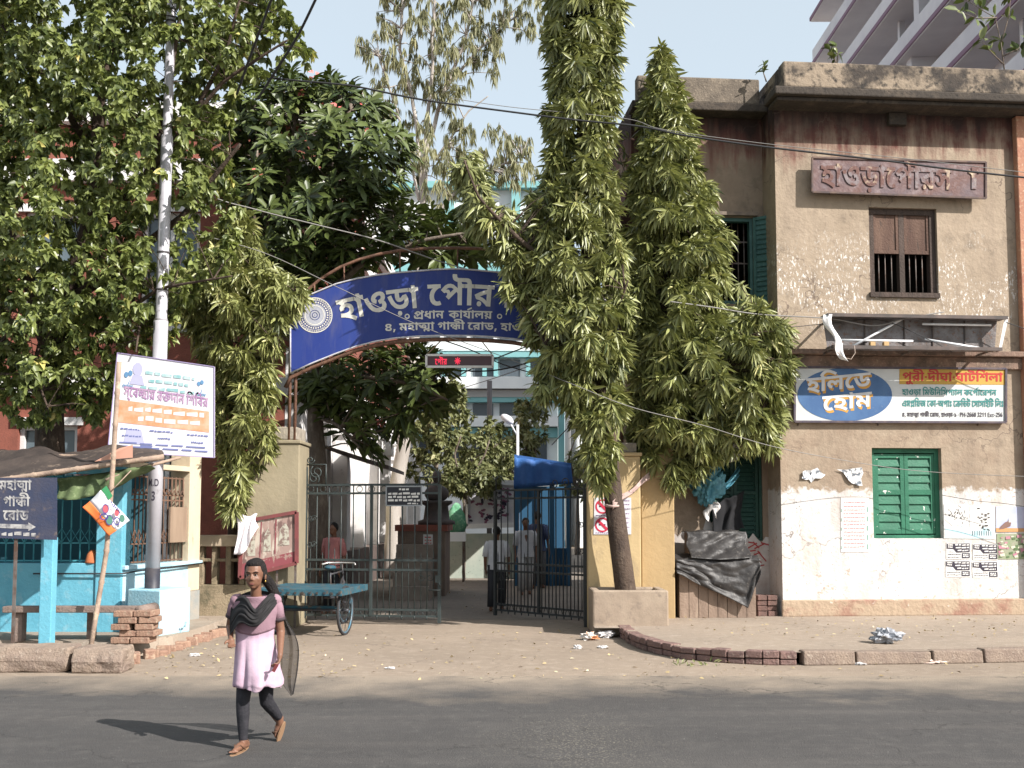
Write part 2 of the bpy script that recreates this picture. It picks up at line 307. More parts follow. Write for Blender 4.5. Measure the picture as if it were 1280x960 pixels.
[2488,356,[361,311,361,253,314,253,314,0,243,0,243,155,256,134,234,155,224,158,213,155,155,75,138,60,119,52,87,50,57,59,31,83,13,109,62,139,83,113,94,110,106,113,167,197,185,212,206,216,222,214,253,193,245,191,243,253,-5,253,-5,311],[119,121,110,169,93,197,62,212,12,220,31,280,69,261,126,244,148,223,157,204,163,165]],
[2489,289,[135,240,163,238,208,226,238,205,255,178,260,149,257,124,249,104,235,87,216,75,164,59,150,79,232,51,295,15,258,-35,208,-5,152,21,90,42,23,56,34,112,93,103,139,105,164,112,185,130,189,148,183,167,166,180,154,184,124,184,108,178,102,168,105,151,38,142,31,178,32,190,44,211,80,232],[73,211,58,239,22,257,63,279,86,274,116,257,133,238,141,212],[294,311,294,253,-5,253,-5,311]],
[2494,154,[159,311,159,253,113,253,113,0,42,0,42,220,25,244,8,252,-5,253,-5,311,12,310,26,305,44,280,42,344,101,344,112,311]],
[2495,154,[159,311,159,253,113,253,113,0,42,0,42,253,-5,253,-5,311,43,311,9,353,43,399,77,430,112,449,150,457,187,458,232,451,263,441,316,416,383,376,348,328,279,370,227,393,179,400,151,396,118,378,87,344,110,311]],
[2496,154,[159,253,113,253,113,0,42,0,42,253,-5,253,-5,311,41,311,22,354,-13,383,-67,401,-138,406,-197,400,-209,392,-209,386,-205,383,-103,379,-80,373,-56,356,-45,331,-43,308,-111,308,-115,324,-129,333,-212,336,-254,348,-266,358,-273,372,-275,388,-271,408,-259,425,-239,439,-211,450,-174,456,-128,458,-61,455,-4,443,43,423,78,394,101,357,113,311,159,311]],
[2497,0,[-154,-133,-178,-130,-202,-122,-222,-107,-233,-85,-232,-53,-225,-38,-213,-26,-197,-17,-176,-11,-128,-10,-64,-25,-22,-46,46,-92,8,-136,-64,-80,-113,-59,-143,-55,-158,-58,-169,-68,-169,-78,-164,-85,-142,-88,-130,-83,-122,-74,-113,-44,-113,9,-42,9,-42,-26,-49,-65,-61,-91,-81,-112,-111,-128]],
[2503,201,[206,311,206,253,177,253,144,231,125,213,99,170,92,132,96,99,114,69,131,60,149,57,185,66,210,13,188,3,156,-2,120,-1,98,4,61,24,35,57,22,103,22,152,32,192,53,228,83,257,120,277,88,255,-5,253,-5,311]],
[2509,0,[-80,-5,63,-88,35,-136,-110,-56]],
[2519,154,[113,0,42,0,42,253,-5,253,-5,311,159,311,159,253,113,253],[44,311,36,333,22,339,-118,343,-136,346,-164,360,-180,376,-188,394,-192,427,-189,456,-122,452,-119,415,-114,407,-100,400,32,397,60,393,81,384,96,370,105,352,112,311]],
[2524,375,[380,311,380,253,207,253,207,188,212,177,220,175,234,180,263,211,323,222,342,189,354,156,358,120,356,99,342,63,330,48,296,24,248,11,198,11,155,19,116,37,97,51,62,88,47,113,19,174,8,212,74,230,98,163,125,115,157,86,194,72,213,70,253,77,268,85,279,97,285,111,288,128,284,150,264,182,321,186,296,158,258,130,220,118,185,119,160,131,144,152,136,185,136,253,-5,253,-5,311],[189,-89,179,-88,162,-78,153,-62,151,-51,153,-41,162,-24,170,-18,189,-14,200,-15,216,-24,222,-32,227,-51,226,-62,216,-78,209,-84]],
[2527,333,[338,311,338,253,292,253,292,0,221,0,190,28,155,50,114,67,40,83,15,143,106,191,62,210,11,223,30,267,51,253,-5,253,-5,311],[221,253,83,253,92,256,123,243,174,208,180,161,98,123,97,127,127,120,177,100,222,69,233,56,224,52,221,95],[85,-16,74,-14,58,-5,48,12,47,22,48,33,58,49,65,55,85,60,104,55,112,49,118,42,122,22,121,12,112,-5,104,-11]],
[2535,312,[157,0,125,2,99,9,79,21,65,36,57,54,54,74,61,107,83,132,119,152,147,96,136,92,128,82,128,74,135,66,156,60,182,65,197,77,202,94,196,117,184,130,87,195,62,224,56,245,56,266,63,287,82,316,145,280,134,262,137,246,243,170,261,147,272,122,274,73,269,57,249,29,219,11,200,5]],
[2538,312,[157,0,118,3,86,11,60,24,41,41,30,63,26,87,35,122,64,151,114,174,113,148,66,174,40,200,31,233,38,260,56,283,70,293,106,306,128,310,209,306,246,292,269,273,276,261,281,238,277,211,254,182,205,156,201,175,247,154,276,127,284,109,286,87,283,60,272,38,253,22,228,10,196,2],[157,58,190,63,201,68,208,75,214,94,210,107,200,119,157,136,113,119,100,103,99,93,105,76,112,68,138,59],[157,192,181,200,201,211,208,227,203,240,185,250,155,253,129,250,110,241,104,227,109,212,127,201]],
[57344,412,[417,311,417,253,370,253,370,63,299,63,299,196,304,167,262,216,221,246,190,256,155,254,126,239,89,203,83,213,105,225,123,229,147,228,160,224,169,216,180,196,179,160,161,166,164,170,262,257,303,215,155,82,107,127,151,166,134,142,115,132,125,144,133,160,132,172,127,181,107,186,83,177,32,224,93,285,140,310,193,314,236,300,291,258,306,244,302,234,299,344,358,344,370,311],[370,-22,300,-22,283,-3,253,5,135,-3,95,0,68,8,44,21,35,31,20,58,15,97,21,142,88,133,84,102,87,81,97,67,121,57,160,56,220,63,250,63,273,57,299,37,299,90,370,91]],
[57345,487,[199,62,143,69,117,78,72,107,36,154,8,217,74,236,103,172,127,144,157,126,197,120,220,122,242,132,252,150,249,174,239,186,214,189,203,180,204,161,139,153,132,185,137,208,143,217,173,236,216,243,259,238,290,222,311,199,322,171,321,138,309,106,298,93,268,73,248,67],[342,311,342,253,-5,253,-5,311],[492,311,492,253,446,253,446,-66,375,-66,375,253,325,253,325,311],[253,35,242,64,222,84,284,100,306,71,315,36],[271,51,309,47,341,34,368,13,408,-31,375,-64,325,-17,304,-6,279,-2,269,-8,268,-17,273,-26,283,-31,255,-77,240,-70,214,-51,205,-39,199,-24,199,10,206,24,218,35,251,49]],
[57346,430,[289,261,289,-4,218,-4,168,30,142,41,98,52,73,114,186,165,223,178,218,166,218,268],[219,147,239,131,187,113,129,85,123,97,162,88,194,74,220,56],[-5,253,-5,311,435,311,435,253],[92,240,128,236,162,222,194,202,235,163,200,123,169,153,135,176,113,183,92,183,86,179,84,169,99,153,54,110,33,128,19,149,14,176,18,200,30,219,50,232],[397,110,399,70,407,33,342,21,329,90,329,120,335,152,353,194,383,168,267,135,258,190,372,225,414,186,401,150]],
[57347,386,[153,314,185,310,216,297,248,274,304,217,273,174,235,218,205,241,174,254,140,256,102,242,62,209,58,219,91,234,121,235,141,226,153,206,154,189,151,169,88,147,101,160,106,170,106,181,101,188,81,192,57,183,6,228,54,276,84,297,115,310],[272,215,125,96,81,142,117,170,136,177,162,202,234,258],[391,311,391,253,344,253,344,107,273,111,276,234,273,344,332,344,344,311],[137,101,179,92,210,70,225,86,253,90,269,83,290,63,275,68,273,116,344,117,344,-22,273,-22,273,50,281,10,269,29,253,37,243,31,243,10,185,6,173,36,148,46,139,45,132,37,137,21,156,10,134,-41,113,-33,82,-10,72,4,66,20,66,55,84,83,98,93]],
[57348,493,[498,311,498,253,-5,253,-5,311],[254,250,280,248,308,239,322,228,332,212,339,172,339,0,268,0,255,16,229,26,136,19,99,20,62,30,41,45,25,68,16,101,15,129,21,168,89,159,85,127,88,104,97,89,111,81,146,78,223,85,253,74,268,59,267,177,262,191,249,195,229,192,208,183,196,169,195,162,201,157,224,157,232,108,188,103,157,109,134,126,127,155,132,180,138,192,168,222,206,242],[402,210,424,208,443,201,458,190,468,176,477,139,467,101,450,78,424,60,389,47,371,103,394,111,405,122,409,135,403,150,394,154,379,153,360,143,328,99,301,135,331,179,347,193,364,203]],
[57349,0,[-156,374,20,458,46,409,-128,321]],
[57350,145,[150,311,150,253,109,253,139,262,113,232,104,203,105,172,120,100,118,62,111,39,98,18,76,1,45,-14,2,-27,-13,30,27,46,45,65,48,102,34,171,32,204,42,234,63,262,59,253,-5,253,-5,311]],
[57352,521,[206,311,206,253,106,253,107,132,112,121,121,116,149,119,178,136,186,154,184,161,179,164,149,166,129,173,104,195,100,199,105,250,121,236,143,225,211,220,236,207,247,186,250,169,245,137,234,116,213,91,197,79,159,64,104,59,82,63,65,71,47,90,39,111,37,253,-5,253,-5,311],[494,144,492,126,482,96,464,71,439,54,409,41,359,32,346,60,442,47,520,27,502,-29,376,3,315,12,224,20,230,78,288,73,353,77,388,88,401,96,418,116,423,141,416,166,394,182,378,186,345,185,340,234,397,234,448,220,470,203,484,184],[272,94,228,102,208,114,196,129,186,164,186,259,252,259,253,164,257,154,268,148,286,148,310,155,326,167,328,179,319,185,273,190,238,213,228,223,236,267,255,249,278,238,357,232,384,214,394,201,397,183,395,167,390,152,369,125,336,106,317,99],[526,311,526,253,179,253,179,311]],
[57353,508,[279,250,326,242,343,233,355,221,362,205,363,173,359,160,343,137,318,118,268,95,245,148,284,164,291,170,296,183,294,190,287,195,266,196,229,185,210,168,212,158,228,154,214,96,172,107,157,117,140,143,138,158,144,185,160,207,184,225,213,239,246,247],[371,85,367,60,355,40,336,23,310,10,278,3,240,0,167,9,124,27,103,40,66,76,34,126,8,193,74,211,100,147,115,122,149,86,189,66,236,59,283,68,299,82,299,99,290,111,263,123,323,152,357,124,365,112],[415,227,439,225,458,219,473,207,483,193,492,156,482,118,465,96,439,77,404,64,386,120,409,128,420,139,424,152,418,167,401,172,383,168,363,156,343,136,311,150,333,183,355,206,378,220],[513,311,513,253,-5,253,-5,311]]]}
_gc = {}
def glyph(ch):
    """-> advance, verts, triangles (non-zero winding fill)"""
    if ch in _gc: return _gc[ch]
    g = GLYPHS[ch]; adv = g[0]; cs = [np.array(c, float).reshape(-1, 2) for c in g[1:]]
    pts, edges = [], []
    for c in cs:
        n = len(pts); pts += [Vector(p) for p in c]; edges += [(n + i, n + (i + 1) % len(c)) for i in range(len(c))]
    if not pts: _gc[ch] = (adv, [], []); return _gc[ch]
    v, e, f = delaunay_2d_cdt(pts, edges, [], 0, 1e-3)[:3]
    out = []
    for t in f:
        x = sum(v[i].x for i in t) / 3; y = sum(v[i].y for i in t) / 3; wn = 0
        for c in cs:
            a = c; b = np.roll(c, -1, 0)
            l = (b[:, 0] - a[:, 0]) * (y - a[:, 1]) - (x - a[:, 0]) * (b[:, 1] - a[:, 1])
            wn += int(((a[:, 1] <= y) & (b[:, 1] > y) & (l > 0)).sum()) - int(((a[:, 1] > y) & (b[:, 1] <= y) & (l < 0)).sum())
        if wn: out.append(tuple(t))
    _gc[ch] = (adv, [(p.x, p.y) for p in v], out); return _gc[ch]
_lat = {}
def latin(ch):
    if ch in _lat: return _lat[ch]
    cu = bpy.data.curves.new('t', 'FONT'); cu.body = ch; cu.size = 1000; cu.offset = 22
    o = bpy.data.objects.new('t', cu); COL.objects.link(o); bpy.context.view_layer.update()
    me = o.evaluated_get(bpy.context.evaluated_depsgraph_get()).to_mesh()
    v = [(p.co.x, p.co.y) for p in me.vertices]; f = [tuple(p.vertices) for p in me.polygons]
    adv = (max(p[0] for p in v) if v else 200) + 70
    bpy.data.objects.remove(o); bpy.data.curves.remove(cu)
    _lat[ch] = (adv, v, f); return _lat[ch]
SIGNS = {'ো': ('ে', 'া'), 'ৌ': ('ে', 'ৗ')}
def visual(s):
    out = []
    for ch in s.replace('\u09a1\u09bc', '\u09dc').replace('\u09af\u09bc', '\u09df'):
        if ch in 'িেৈ' or ch in SIGNS:
            pre, post = SIGNS.get(ch, (ch, None))
            i = len(out) - 1
            while i > 0 and out[i] in '\ue005\ue006': i -= 1
            out.insert(i, pre)
            if post: out.append(post)
        else: out.append(ch)
    return out
def text_polys(s):
    x = 0; V, Fc = [], []; prev = None
    for ch in visual(s):
        if ch == ' ': x += 250; continue
        if ch == '•' or ch == '·':
            n = len(V); V += [(x + 130 + 75 * math.cos(a * .785), 300 + 75 * math.sin(a * .785)) for a in range(8)]; Fc.append(tuple(n + i for i in range(8))); x += 260; continue
        adv, v, f = glyph(ch) if ch in GLYPHS else latin(ch)
        n = len(V); dx = x
        V += [(a + dx, b) for a, b in v]; Fc += [tuple(n + i for i in t) for t in f]; x += adv
    return V, Fc, x
def text(mb, s, u0, u1, z0, h, put, shear=0.0):
    """letters of matra height h filling u0..u1 on the baseline z0; put(u,z)->3D; only the width is fitted"""
    V, Fc, W = text_polys(s); k = (u1 - u0) / W; kh = h / 622.0
    mb.add([put(u0 + a * k + shear * b * kh, z0 + b * kh) for a, b in V], Fc)
    return mb

# ================================================================== GROUND
def cracks(nt, scale, width, dens):
    """thin wandering cracks, only here and there"""
    v = N(nt, 'TexVoronoi', feature='DISTANCE_TO_EDGE'); v.inputs['Scale'].default_value = scale
    n = N(nt, 'TexNoise'); n.inputs['Scale'].default_value = 2.5; n.inputs['Detail'].default_value = 6; co = coords(nt); nt.links.new(co, n.inputs['Vector'])
    va = N(nt, 'VectorMath', operation='SCALE'); va.inputs['Scale'].default_value = .9; nt.links.new(n.outputs['Color'], va.inputs[0])
    ad = N(nt, 'VectorMath', operation='ADD'); nt.links.new(co, ad.inputs[0]); nt.links.new(va.outputs[0], ad.inputs[1]); nt.links.new(ad.outputs[0], v.inputs['Vector'])
    mr = N(nt, 'MapRange'); mr.inputs['From Min'].default_value = width; mr.inputs['From Max'].default_value = width * .3; nt.links.new(v.outputs['Distance'], mr.inputs['Value'])
    return math_(nt, 'MULTIPLY', mr.outputs[0], noise_fac(nt, .8, dens - .05, dens + .1, 4))
def ground_mat(name, c1, c2, c3, dust_edge=None, spots=None):
    m, nt, b = new_mat(name)
    v = coords(nt)
    c = mixc(nt, noise_fac(nt, 0.5, 0.35, 0.7, 8), c1, c2)
    c = mixc(nt, noise_fac(nt, 7, 0.5, 0.75, 8), c, c3)
    g = noise_fac(nt, 140, 0.25, 0.75, 2)
    c = mixc(nt, 0.55, c, mixc(nt, g, (0.45, 0.45, 0.45), (1.35, 1.35, 1.35)), 'MULTIPLY')
    sp = N(nt, 'SeparateXYZ'); nt.links.new(N(nt, 'TexCoord').outputs['Object'], sp.inputs[0])
    if dust_edge:   # sand blown over the far edge of the asphalt
        y0, y1, dc = dust_edge
        wob = noise_fac(nt, 0.9, 0.2, 0.8, 7)
        yy = math_(nt, 'ADD', sp.outputs[1], math_(nt, 'MULTIPLY', math_(nt, 'SUBTRACT', wob, 0.5), 2.2))
        mr = N(nt, 'MapRange'); mr.inputs['From Min'].default_value = y0; mr.inputs['From Max'].default_value = y1
        nt.links.new(yy, mr.inputs['Value'])
        c = mixc(nt, mr.outputs[0], c, mixc(nt, noise_fac(nt, 60, 0.3, 0.7, 3), dc, tuple(x * 0.8 for x in dc)))
        # long tyre-worn streaks
        st = noise_fac(nt, 1.0, 0.5, 0.75, 6, stretch=(0.12, 2.2, 1))
        c = mixc(nt, math_(nt, 'MULTIPLY', st, 0.25), c, (0.17, 0.15, 0.135))
    c = mixc(nt, math_(nt, 'MULTIPLY', noise_fac(nt, .28, .45, .6, 7, stretch=(.5, 1.6, 1)), .45), c, mixc(nt, .5, c, tuple(x * .62 for x in c1)))      # old repairs and worn lanes
    c = mixc(nt, math_(nt, 'MULTIPLY', noise_fac(nt, 1.7, .58, .72, 8), .5), c, c3)
    c = mixc(nt, math_(nt, 'MULTIPLY', cracks(nt, .55, .010, .48), .6), c, tuple(x * .45 for x in c1))
    c = mixc(nt, noise_fac(nt, 38, .70, .74, 3), c, tuple(min(.6, x * 2.4) for x in c3))
    if spots:       # crumbled patch with pale chippings
        sx, sy, sr, sc_ = spots
        dx = math_(nt, 'SUBTRACT', sp.outputs[0], sx); dy = math_(nt, 'MULTIPLY', math_(nt, 'SUBTRACT', sp.outputs[1], sy), 0.45)
        d = math_(nt, 'SQRT', math_(nt, 'ADD', math_(nt, 'MULTIPLY', dx, dx), math_(nt, 'MULTIPLY', dy, dy)))
        near = N(nt, 'MapRange'); near.inputs['From Min'].default_value = sr; near.inputs['From Max'].default_value = 0.1
        nt.links.new(math_(nt, 'ADD', d, math_(nt, 'MULTIPLY', noise_fac(nt, 2.2, 0.2, 0.8, 5), 0.7)), near.inputs['Value'])
        chips = noise_fac(nt, 45, 0.56, 0.62, 2)
        c = mixc(nt, math_(nt, 'MULTIPLY', near.outputs[0], chips), c, sc_)
    nt.links.new(c, b.inputs['Base Color'])
    b.inputs['Roughness'].default_value = 0.92; b.inputs['Specular IOR Level'].default_value = 0.2
    add_bump(nt, b, 70, 0.5, 6, dist=0.012)
    return m
DIRT = ground_mat('dusty earth', (0.315, 0.252, 0.195), (0.255, 0.204, 0.16), (0.37, 0.306, 0.245))
ASPH = ground_mat('asphalt', (0.080, 0.0755, 0.073), (0.065, 0.062, 0.061), (0.097, 0.0915, 0.0865), (10.5, 12.1, (0.32, 0.262, 0.205)), (0.55, 8.6, 1.2, (0.21, 0.19, 0.155)))
PAVE = ground_mat('worn pavement', (0.335, 0.271, 0.213), (0.28, 0.229, 0.184), (0.40, 0.336, 0.277))
YARD = ground_mat('yard tar', (0.20, 0.17, 0.145), (0.26, 0.22, 0.18), (0.16, 0.14, 0.12))

def sheet(poly, z): return MB().add([(x, y, z) for x, y in poly], [tuple(range(len(poly)))])
struct('ground', sheet([(-400, -60), (400, -60), (400, 700), (-400, 700)], 0.0), DIRT)
struct('road', sheet([(-70, -9), (70, -9), (70, 12.05), (-70, 12.05)], 0.004), ASPH)
struct('courtyard', sheet([(-3.6, 18.6), (3.3, 18.6), (12, 50), (-12, 50)], 0.004), YARD)

# ---- raised pavement on the right with its curved kerb
PZ = 0.16
kerb_px = [(774, 779), (771, 788), (775, 798), (790, 808), (812, 816), (850, 824), (905, 829), (960, 832), (1015, 832), (1090, 831), (1160, 830), (1225, 829), (1290, 827)]
KR = [G(x, y, 0) for x, y in kerb_px]; KR.append(KR[-1] + Vector((14, 0.9, 0)))
def offs(pts, d):
    out = []
    for i, p in enumerate(pts):
        t = (pts[min(i + 1, len(pts) - 1)] - pts[max(i - 1, 0)]).normalized(); out.append(p + Vector((-t.y, t.x, 0)) * d)
    return out
KI = offs(KR, 0.05)
FFo = P(979, 769, 17.62)
FF = Frame((FFo.x, FFo.y, 0), 5.0)
back = [FF.at(16, 0.6, 0), FF.at(-3.6, 1.2, 0), Vector((KI[0].x + .02, 17.55, 0))]
pv = MB()
for p, q_ in zip(KI[2:], KI[3:]): pv.quad((p.x, p.y, PZ - .012), (q_.x, q_.y, PZ - .012), (q_.x, 19.2 + .09 * (q_.x - 4), PZ - .012), (p.x, 19.2 + .09 * (p.x - 4), PZ - .012))
pv.quad((1.2, KI[2].y, PZ - .012), (KI[2].x, KI[2].y, PZ - .012), (KI[2].x, 19, PZ - .012), (1.2, 19, PZ - .012))
struct('pavement', pv, PAVE)
kb = MB()
random.seed(3)
def resample(pts, step):
    L = [0]
    for a, b in zip(pts, pts[1:]): L.append(L[-1] + (b - a).length)
    n = int(L[-1] / step); out = []
    for k in range(n + 1):
        s = k * step; i = max(j for j in range(len(L)) if L[j] <= s + 1e-9); i = min(i, len(pts) - 2)
        t = (s - L[i]) / (L[i + 1] - L[i]); out.append(pts[i].lerp(pts[i + 1], t))
    return out
STONE = M('kerb stone', (0.30, 0.23, 0.18), 0.9, (0.22, 0.165, 0.135), 5, col3=(0.38, 0.31, 0.25), bump=0.6, bscale=40, fine=.4)
RSTONE = M('kerb brick', (0.25, 0.155, 0.135), 0.9, (0.17, 0.11, 0.10), 6, col3=(0.33, 0.25, 0.21), bump=0.7, bscale=40, fine=.4)
ks = resample(KR, 0.21); s0 = next(i for i, p in enumerate(ks) if p.x > 3.55)
kb = MB(); i = 0
while i < s0 - 1:                                  # rough bricks on edge, round the curve
    a, b = ks[i], ks[i + 1]; d = (b - a).normalized(); n_ = Vector((-d.y, d.x, 0)); g = .008
    h1 = random.uniform(0.060, .075); j = random.uniform(-.012, .012)
    for z0, z1, o in ((0, h1, j - .01), (h1 + .008, PZ + random.uniform(-.015, .006), j)):
        A = a + d * g - n_ * o; B = b - d * g - n_ * o; A2 = a + d * g + n_ * .17; B2 = b - d * g + n_ * .17
        kb.add([(*A.xy, z0), (*B.xy, z0), (*B2.xy, z0), (*A2.xy, z0), (*A.xy, z1), (*B.xy, z1), (*B2.xy, z1), (*A2.xy, z1)],
               [(3, 2, 1, 0), (4, 5, 6, 7), (0, 1, 5, 4), (1, 2, 6, 5), (2, 3, 7, 6), (3, 0, 4, 7)])
    i += 1
kerb_bricks = struct('kerb', kb, RSTONE); bevel(kerb_bricks, .012)
kb = MB(); x = ks[s0 - 1]
pts = resample(KR, 0.05); st = next(i for i, p in enumerate(pts) if p.x > 3.55 - .15)
while st < len(pts) - 30:
    L = random.choice((13, 21, 19, 9, 24)); a, b = pts[st], pts[st + L]; d = (b - a).normalized(); n_ = Vector((-d.y, d.x, 0)); o = random.uniform(-.02, .015)
    A = a + d * .012 - n_ * o; B = b - d * .012 - n_ * o; A2 = A + n_ * .2; B2 = B + n_ * .2; z1 = PZ + random.uniform(-.012, .01)
    kb.add([(*A.xy, 0), (*B.xy, 0), (*B2.xy, 0), (*A2.xy, 0), (*(A + n_ * .025).xy, z1), (*(B + n_ * .02).xy, z1 - .01), (*B2.xy, z1), (*A2.xy, z1)],
           [(3, 2, 1, 0), (4, 5, 6, 7), (0, 1, 5, 4), (1, 2, 6, 5), (2, 3, 7, 6), (3, 0, 4, 7)])
    st += L
k2 = struct('kerb', kb, STONE); bevel(k2, .018)

# ---- raised pavement on the left, crumbling towards the gate
LZ = 0.2
lp_px = [(-60, 818), (0, 818), (90, 820), (150, 822), (215, 812), (262, 796), (285, 786), (292, 776)]
LPp = [G(x, y, 0) for x, y in lp_px]
LPp[0] = Vector((-14, LPp[1].y, 0))
poly = [(p.x, p.y) for p in LPp] + [(-4.6, 17.6), (-14, 17.6)]
lm = MB()
n = len(LPp)
cx = lambda p, k: (p[0], p[1], k)
lm.add([cx(p, LZ - .02) for p in poly], [tuple(range(len(poly)))])
for a, b in zip(LPp, LPp[1:]):
    q = Vector((0.05, -0.05, 0)); lm.add([(a.x, a.y, LZ - .02), (b.x, b.y, LZ - .02), (b.x + .06, b.y - .10, 0), (a.x + .06, a.y - .10, 0)], [(3, 2, 1, 0)])
struct('left_pavement', lm, PAVE)

# ================================================================== OLD MUNICIPAL BUILDING
FW0 = FF.px(1000, 437)[1]
zt = {k: FF.px(1000, v)[1] for k, v in dict(cornice=126, red=178, ledge=440, white=612, plinth=749).items()}
def plaster(name, base, dark, red, white=True, sign=0):
    m, nt, b = new_mat(name)
    tc = N(nt, 'TexCoord'); sp = N(nt, 'SeparateXYZ'); nt.links.new(tc.outputs['Object'], sp.inputs[0])
    z = sp.outputs[2]
    big = noise_fac(nt, 1.1, 0.3, 0.7, 9); mid = noise_fac(nt, 5, 0.35, 0.7, 9); streak = noise_fac(nt, 3.5, 0.35, 0.7, 8, stretch=(1.2, 1.2, 0.16))
    c = mixc(nt, big, base, dark); c = mixc(nt, math_(nt, 'MULTIPLY', mid, 0.45), c, tuple(min(1, x * 1.25) for x in base))
    c = mixc(nt, noise_fac(nt, 4, 0.55, 0.7, 9), c, tuple(x * 0.72 for x in base))
    def step(lo, hi, wob=0.35, src=None):
        src = src or streak
        zz = math_(nt, 'ADD', z, math_(nt, 'MULTIPLY', math_(nt, 'SUBTRACT', src, 0.5), wob))
        r = N(nt, 'MapRange'); r.inputs['From Min'].default_value = lo; r.inputs['From Max'].default_value = hi
        nt.links.new(zz, r.inputs['Value']); return r.outputs[0]
    # old oxide-red coat that survives under the cornice, then soot mixed with painted cornice shade
    c = mixc(nt, math_(nt, 'MULTIPLY', step(zt['cornice'] - 1.15, zt['cornice'] - 0.55, 0.8), math_(nt, 'ADD', mid, 0.5), True), c, red)
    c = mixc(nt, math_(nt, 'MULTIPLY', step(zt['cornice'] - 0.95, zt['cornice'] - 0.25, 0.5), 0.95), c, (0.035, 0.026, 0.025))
    if white:
        band = math_(nt, 'MULTIPLY', step(zt['ledge'] + 0.15, zt['ledge'] + 0.5, .4), math_(nt, 'SUBTRACT', 1.0, step(zt['ledge'] + 1.5, zt['ledge'] + 2.1, .5)))
        fl = noise_fac(nt, 24, 0.555, 0.58, 9, stretch=(1.2, 1.2, 0.5), rough=0.78)
        c = mixc(nt, math_(nt, 'MULTIPLY', math_(nt, 'MULTIPLY', fl, band), noise_fac(nt, 1.2, 0.44, 0.54, 5)), c, (0.78, 0.75, 0.72))
        # damp brown patches under the ledge
        c = mixc(nt, math_(nt, 'MULTIPLY', math_(nt, 'SUBTRACT', 1.0, step(zt['ledge'] - .3, zt['ledge'] - .1, .2)), math_(nt, 'MULTIPLY', noise_fac(nt, 2.6, .4, .7, 8), .55)), c, (0.24, 0.17, 0.125))
        # whitewash at the foot, ragged upper edge, scraped
        rag = noise_fac(nt, 7, 0.2, 0.8, 9)
        wf = math_(nt, 'SUBTRACT', 1.0, step(zt['white'] - 0.03, zt['white'] + 0.03, 0.28, rag))
        scr = noise_fac(nt, 18, 0.60, 0.66, 9, rough=.75)
        wc = mixc(nt, scr, (0.60, 0.59, 0.585), (0.40, 0.33, 0.285)); wc = mixc(nt, noise_fac(nt, 2, .42, .7, 9), wc, (0.55, 0.52, 0.49)); wc = mixc(nt, noise_fac(nt, 6, .60, .63, 9, rough=.7), wc, (0.44, 0.36, 0.30))
        wc = mixc(nt, math_(nt, 'MULTIPLY', noise_fac(nt, 3.2, .48, .66, 9, stretch=(1, 1, .35)), .5), wc, (0.50, .42, .36)); wc = mixc(nt, noise_fac(nt, 28, .665, .70, 6), wc, (0.35, .14, .13)); wc = mixc(nt, noise_fac(nt, 33, .66, .69, 5), wc, (0.12, .11, .11))
        c = mixc(nt, wf, c, wc)
    c = mixc(nt, math_(nt, 'MULTIPLY', cracks(nt, 0.9, 0.012, .5), .75), c, (0.12, .09, .075))
    c = mixc(nt, math_(nt, 'MULTIPLY', noise_fac(nt, 2.2, .52, .72, 8, stretch=(1, 1, .12)), .35), c, (0.16, .125, .10))       # rain streaks
    nt.links.new(c, b.inputs['Base Color']); b.inputs['Roughness'].default_value = 0.92; b.inputs['Specular IOR Level'].default_value = 0.15
    add_bump(nt, b, 14, 0.45, 9, dist=0.02)
    return m
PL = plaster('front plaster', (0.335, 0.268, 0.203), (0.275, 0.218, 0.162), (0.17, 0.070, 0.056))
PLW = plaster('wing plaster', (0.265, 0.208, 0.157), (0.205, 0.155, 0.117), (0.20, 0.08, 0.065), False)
SOOT = M('sooty lime render', (0.27, 0.215, 0.16), 0.95, (0.06, 0.05, 0.043), 2.4, .43, .6, (0.04, .035, .032), 7, .50, .64, bump=.5, bscale=18)
DARKC = M('black mould cornice', (0.055, 0.046, 0.039), 0.95, (0.10, 0.08, 0.063), 4, .48, .7, col3=(0.028, .025, .023), bump=.5, bscale=18)
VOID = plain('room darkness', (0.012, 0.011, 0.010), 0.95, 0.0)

def wall_holes(F_, u0, u1, z0, z1, holes, w=0.0, depth=0.28):
    us = sorted({u0, u1, *[h[0] for h in holes], *[h[1] for h in holes]}); zs = sorted({z0, z1, *[h[2] for h in holes], *[h[3] for h in holes]})
    mb = MB(); a = F_.at
    for i in range(len(us) - 1):
        for j in range(len(zs) - 1):
            uc, zc = (us[i] + us[i + 1]) / 2, (zs[j] + zs[j + 1]) / 2
            if any(h[0] < uc < h[1] and h[2] < zc < h[3] for h in holes): continue
            mb.quad(a(us[i], w, zs[j]), a(us[i + 1], w, zs[j]), a(us[i + 1], w, zs[j + 1]), a(us[i], w, zs[j + 1]))
    for h in holes:
        l, r, b, t = h[:4]
        for p, q in (((l, b), (l, t)), ((l, t), (r, t)), ((r, t), (r, b)), ((r, b), (l, b))):
            mb.quad(a(p[0], w, p[1]), a(q[0], w, q[1]), a(q[0], w + depth, q[1]), a(p[0], w + depth, p[1]))
    return mb
FFx = 0
bld = thing('municipal_building', 'weathered two-storey beige corner building with oxide-red stains under its sooty cornice and a whitewashed foot', 'building', FF.at(2.2, 0, 0))
UR = 9.0
zc = zt['cornice']
win_up = FF.rect(1087, 260, 1172, 370); win_lo = FF.rect(1091, 560, 1178, 673)
hole = lambda r: (r[0], r[1], min(r[2], r[3]), max(r[2], r[3]))
win_up, win_lo = hole(win_up), hole(win_lo)
mb = wall_holes(FF, 0, UR, 0, zc + .3, [win_up, win_lo])
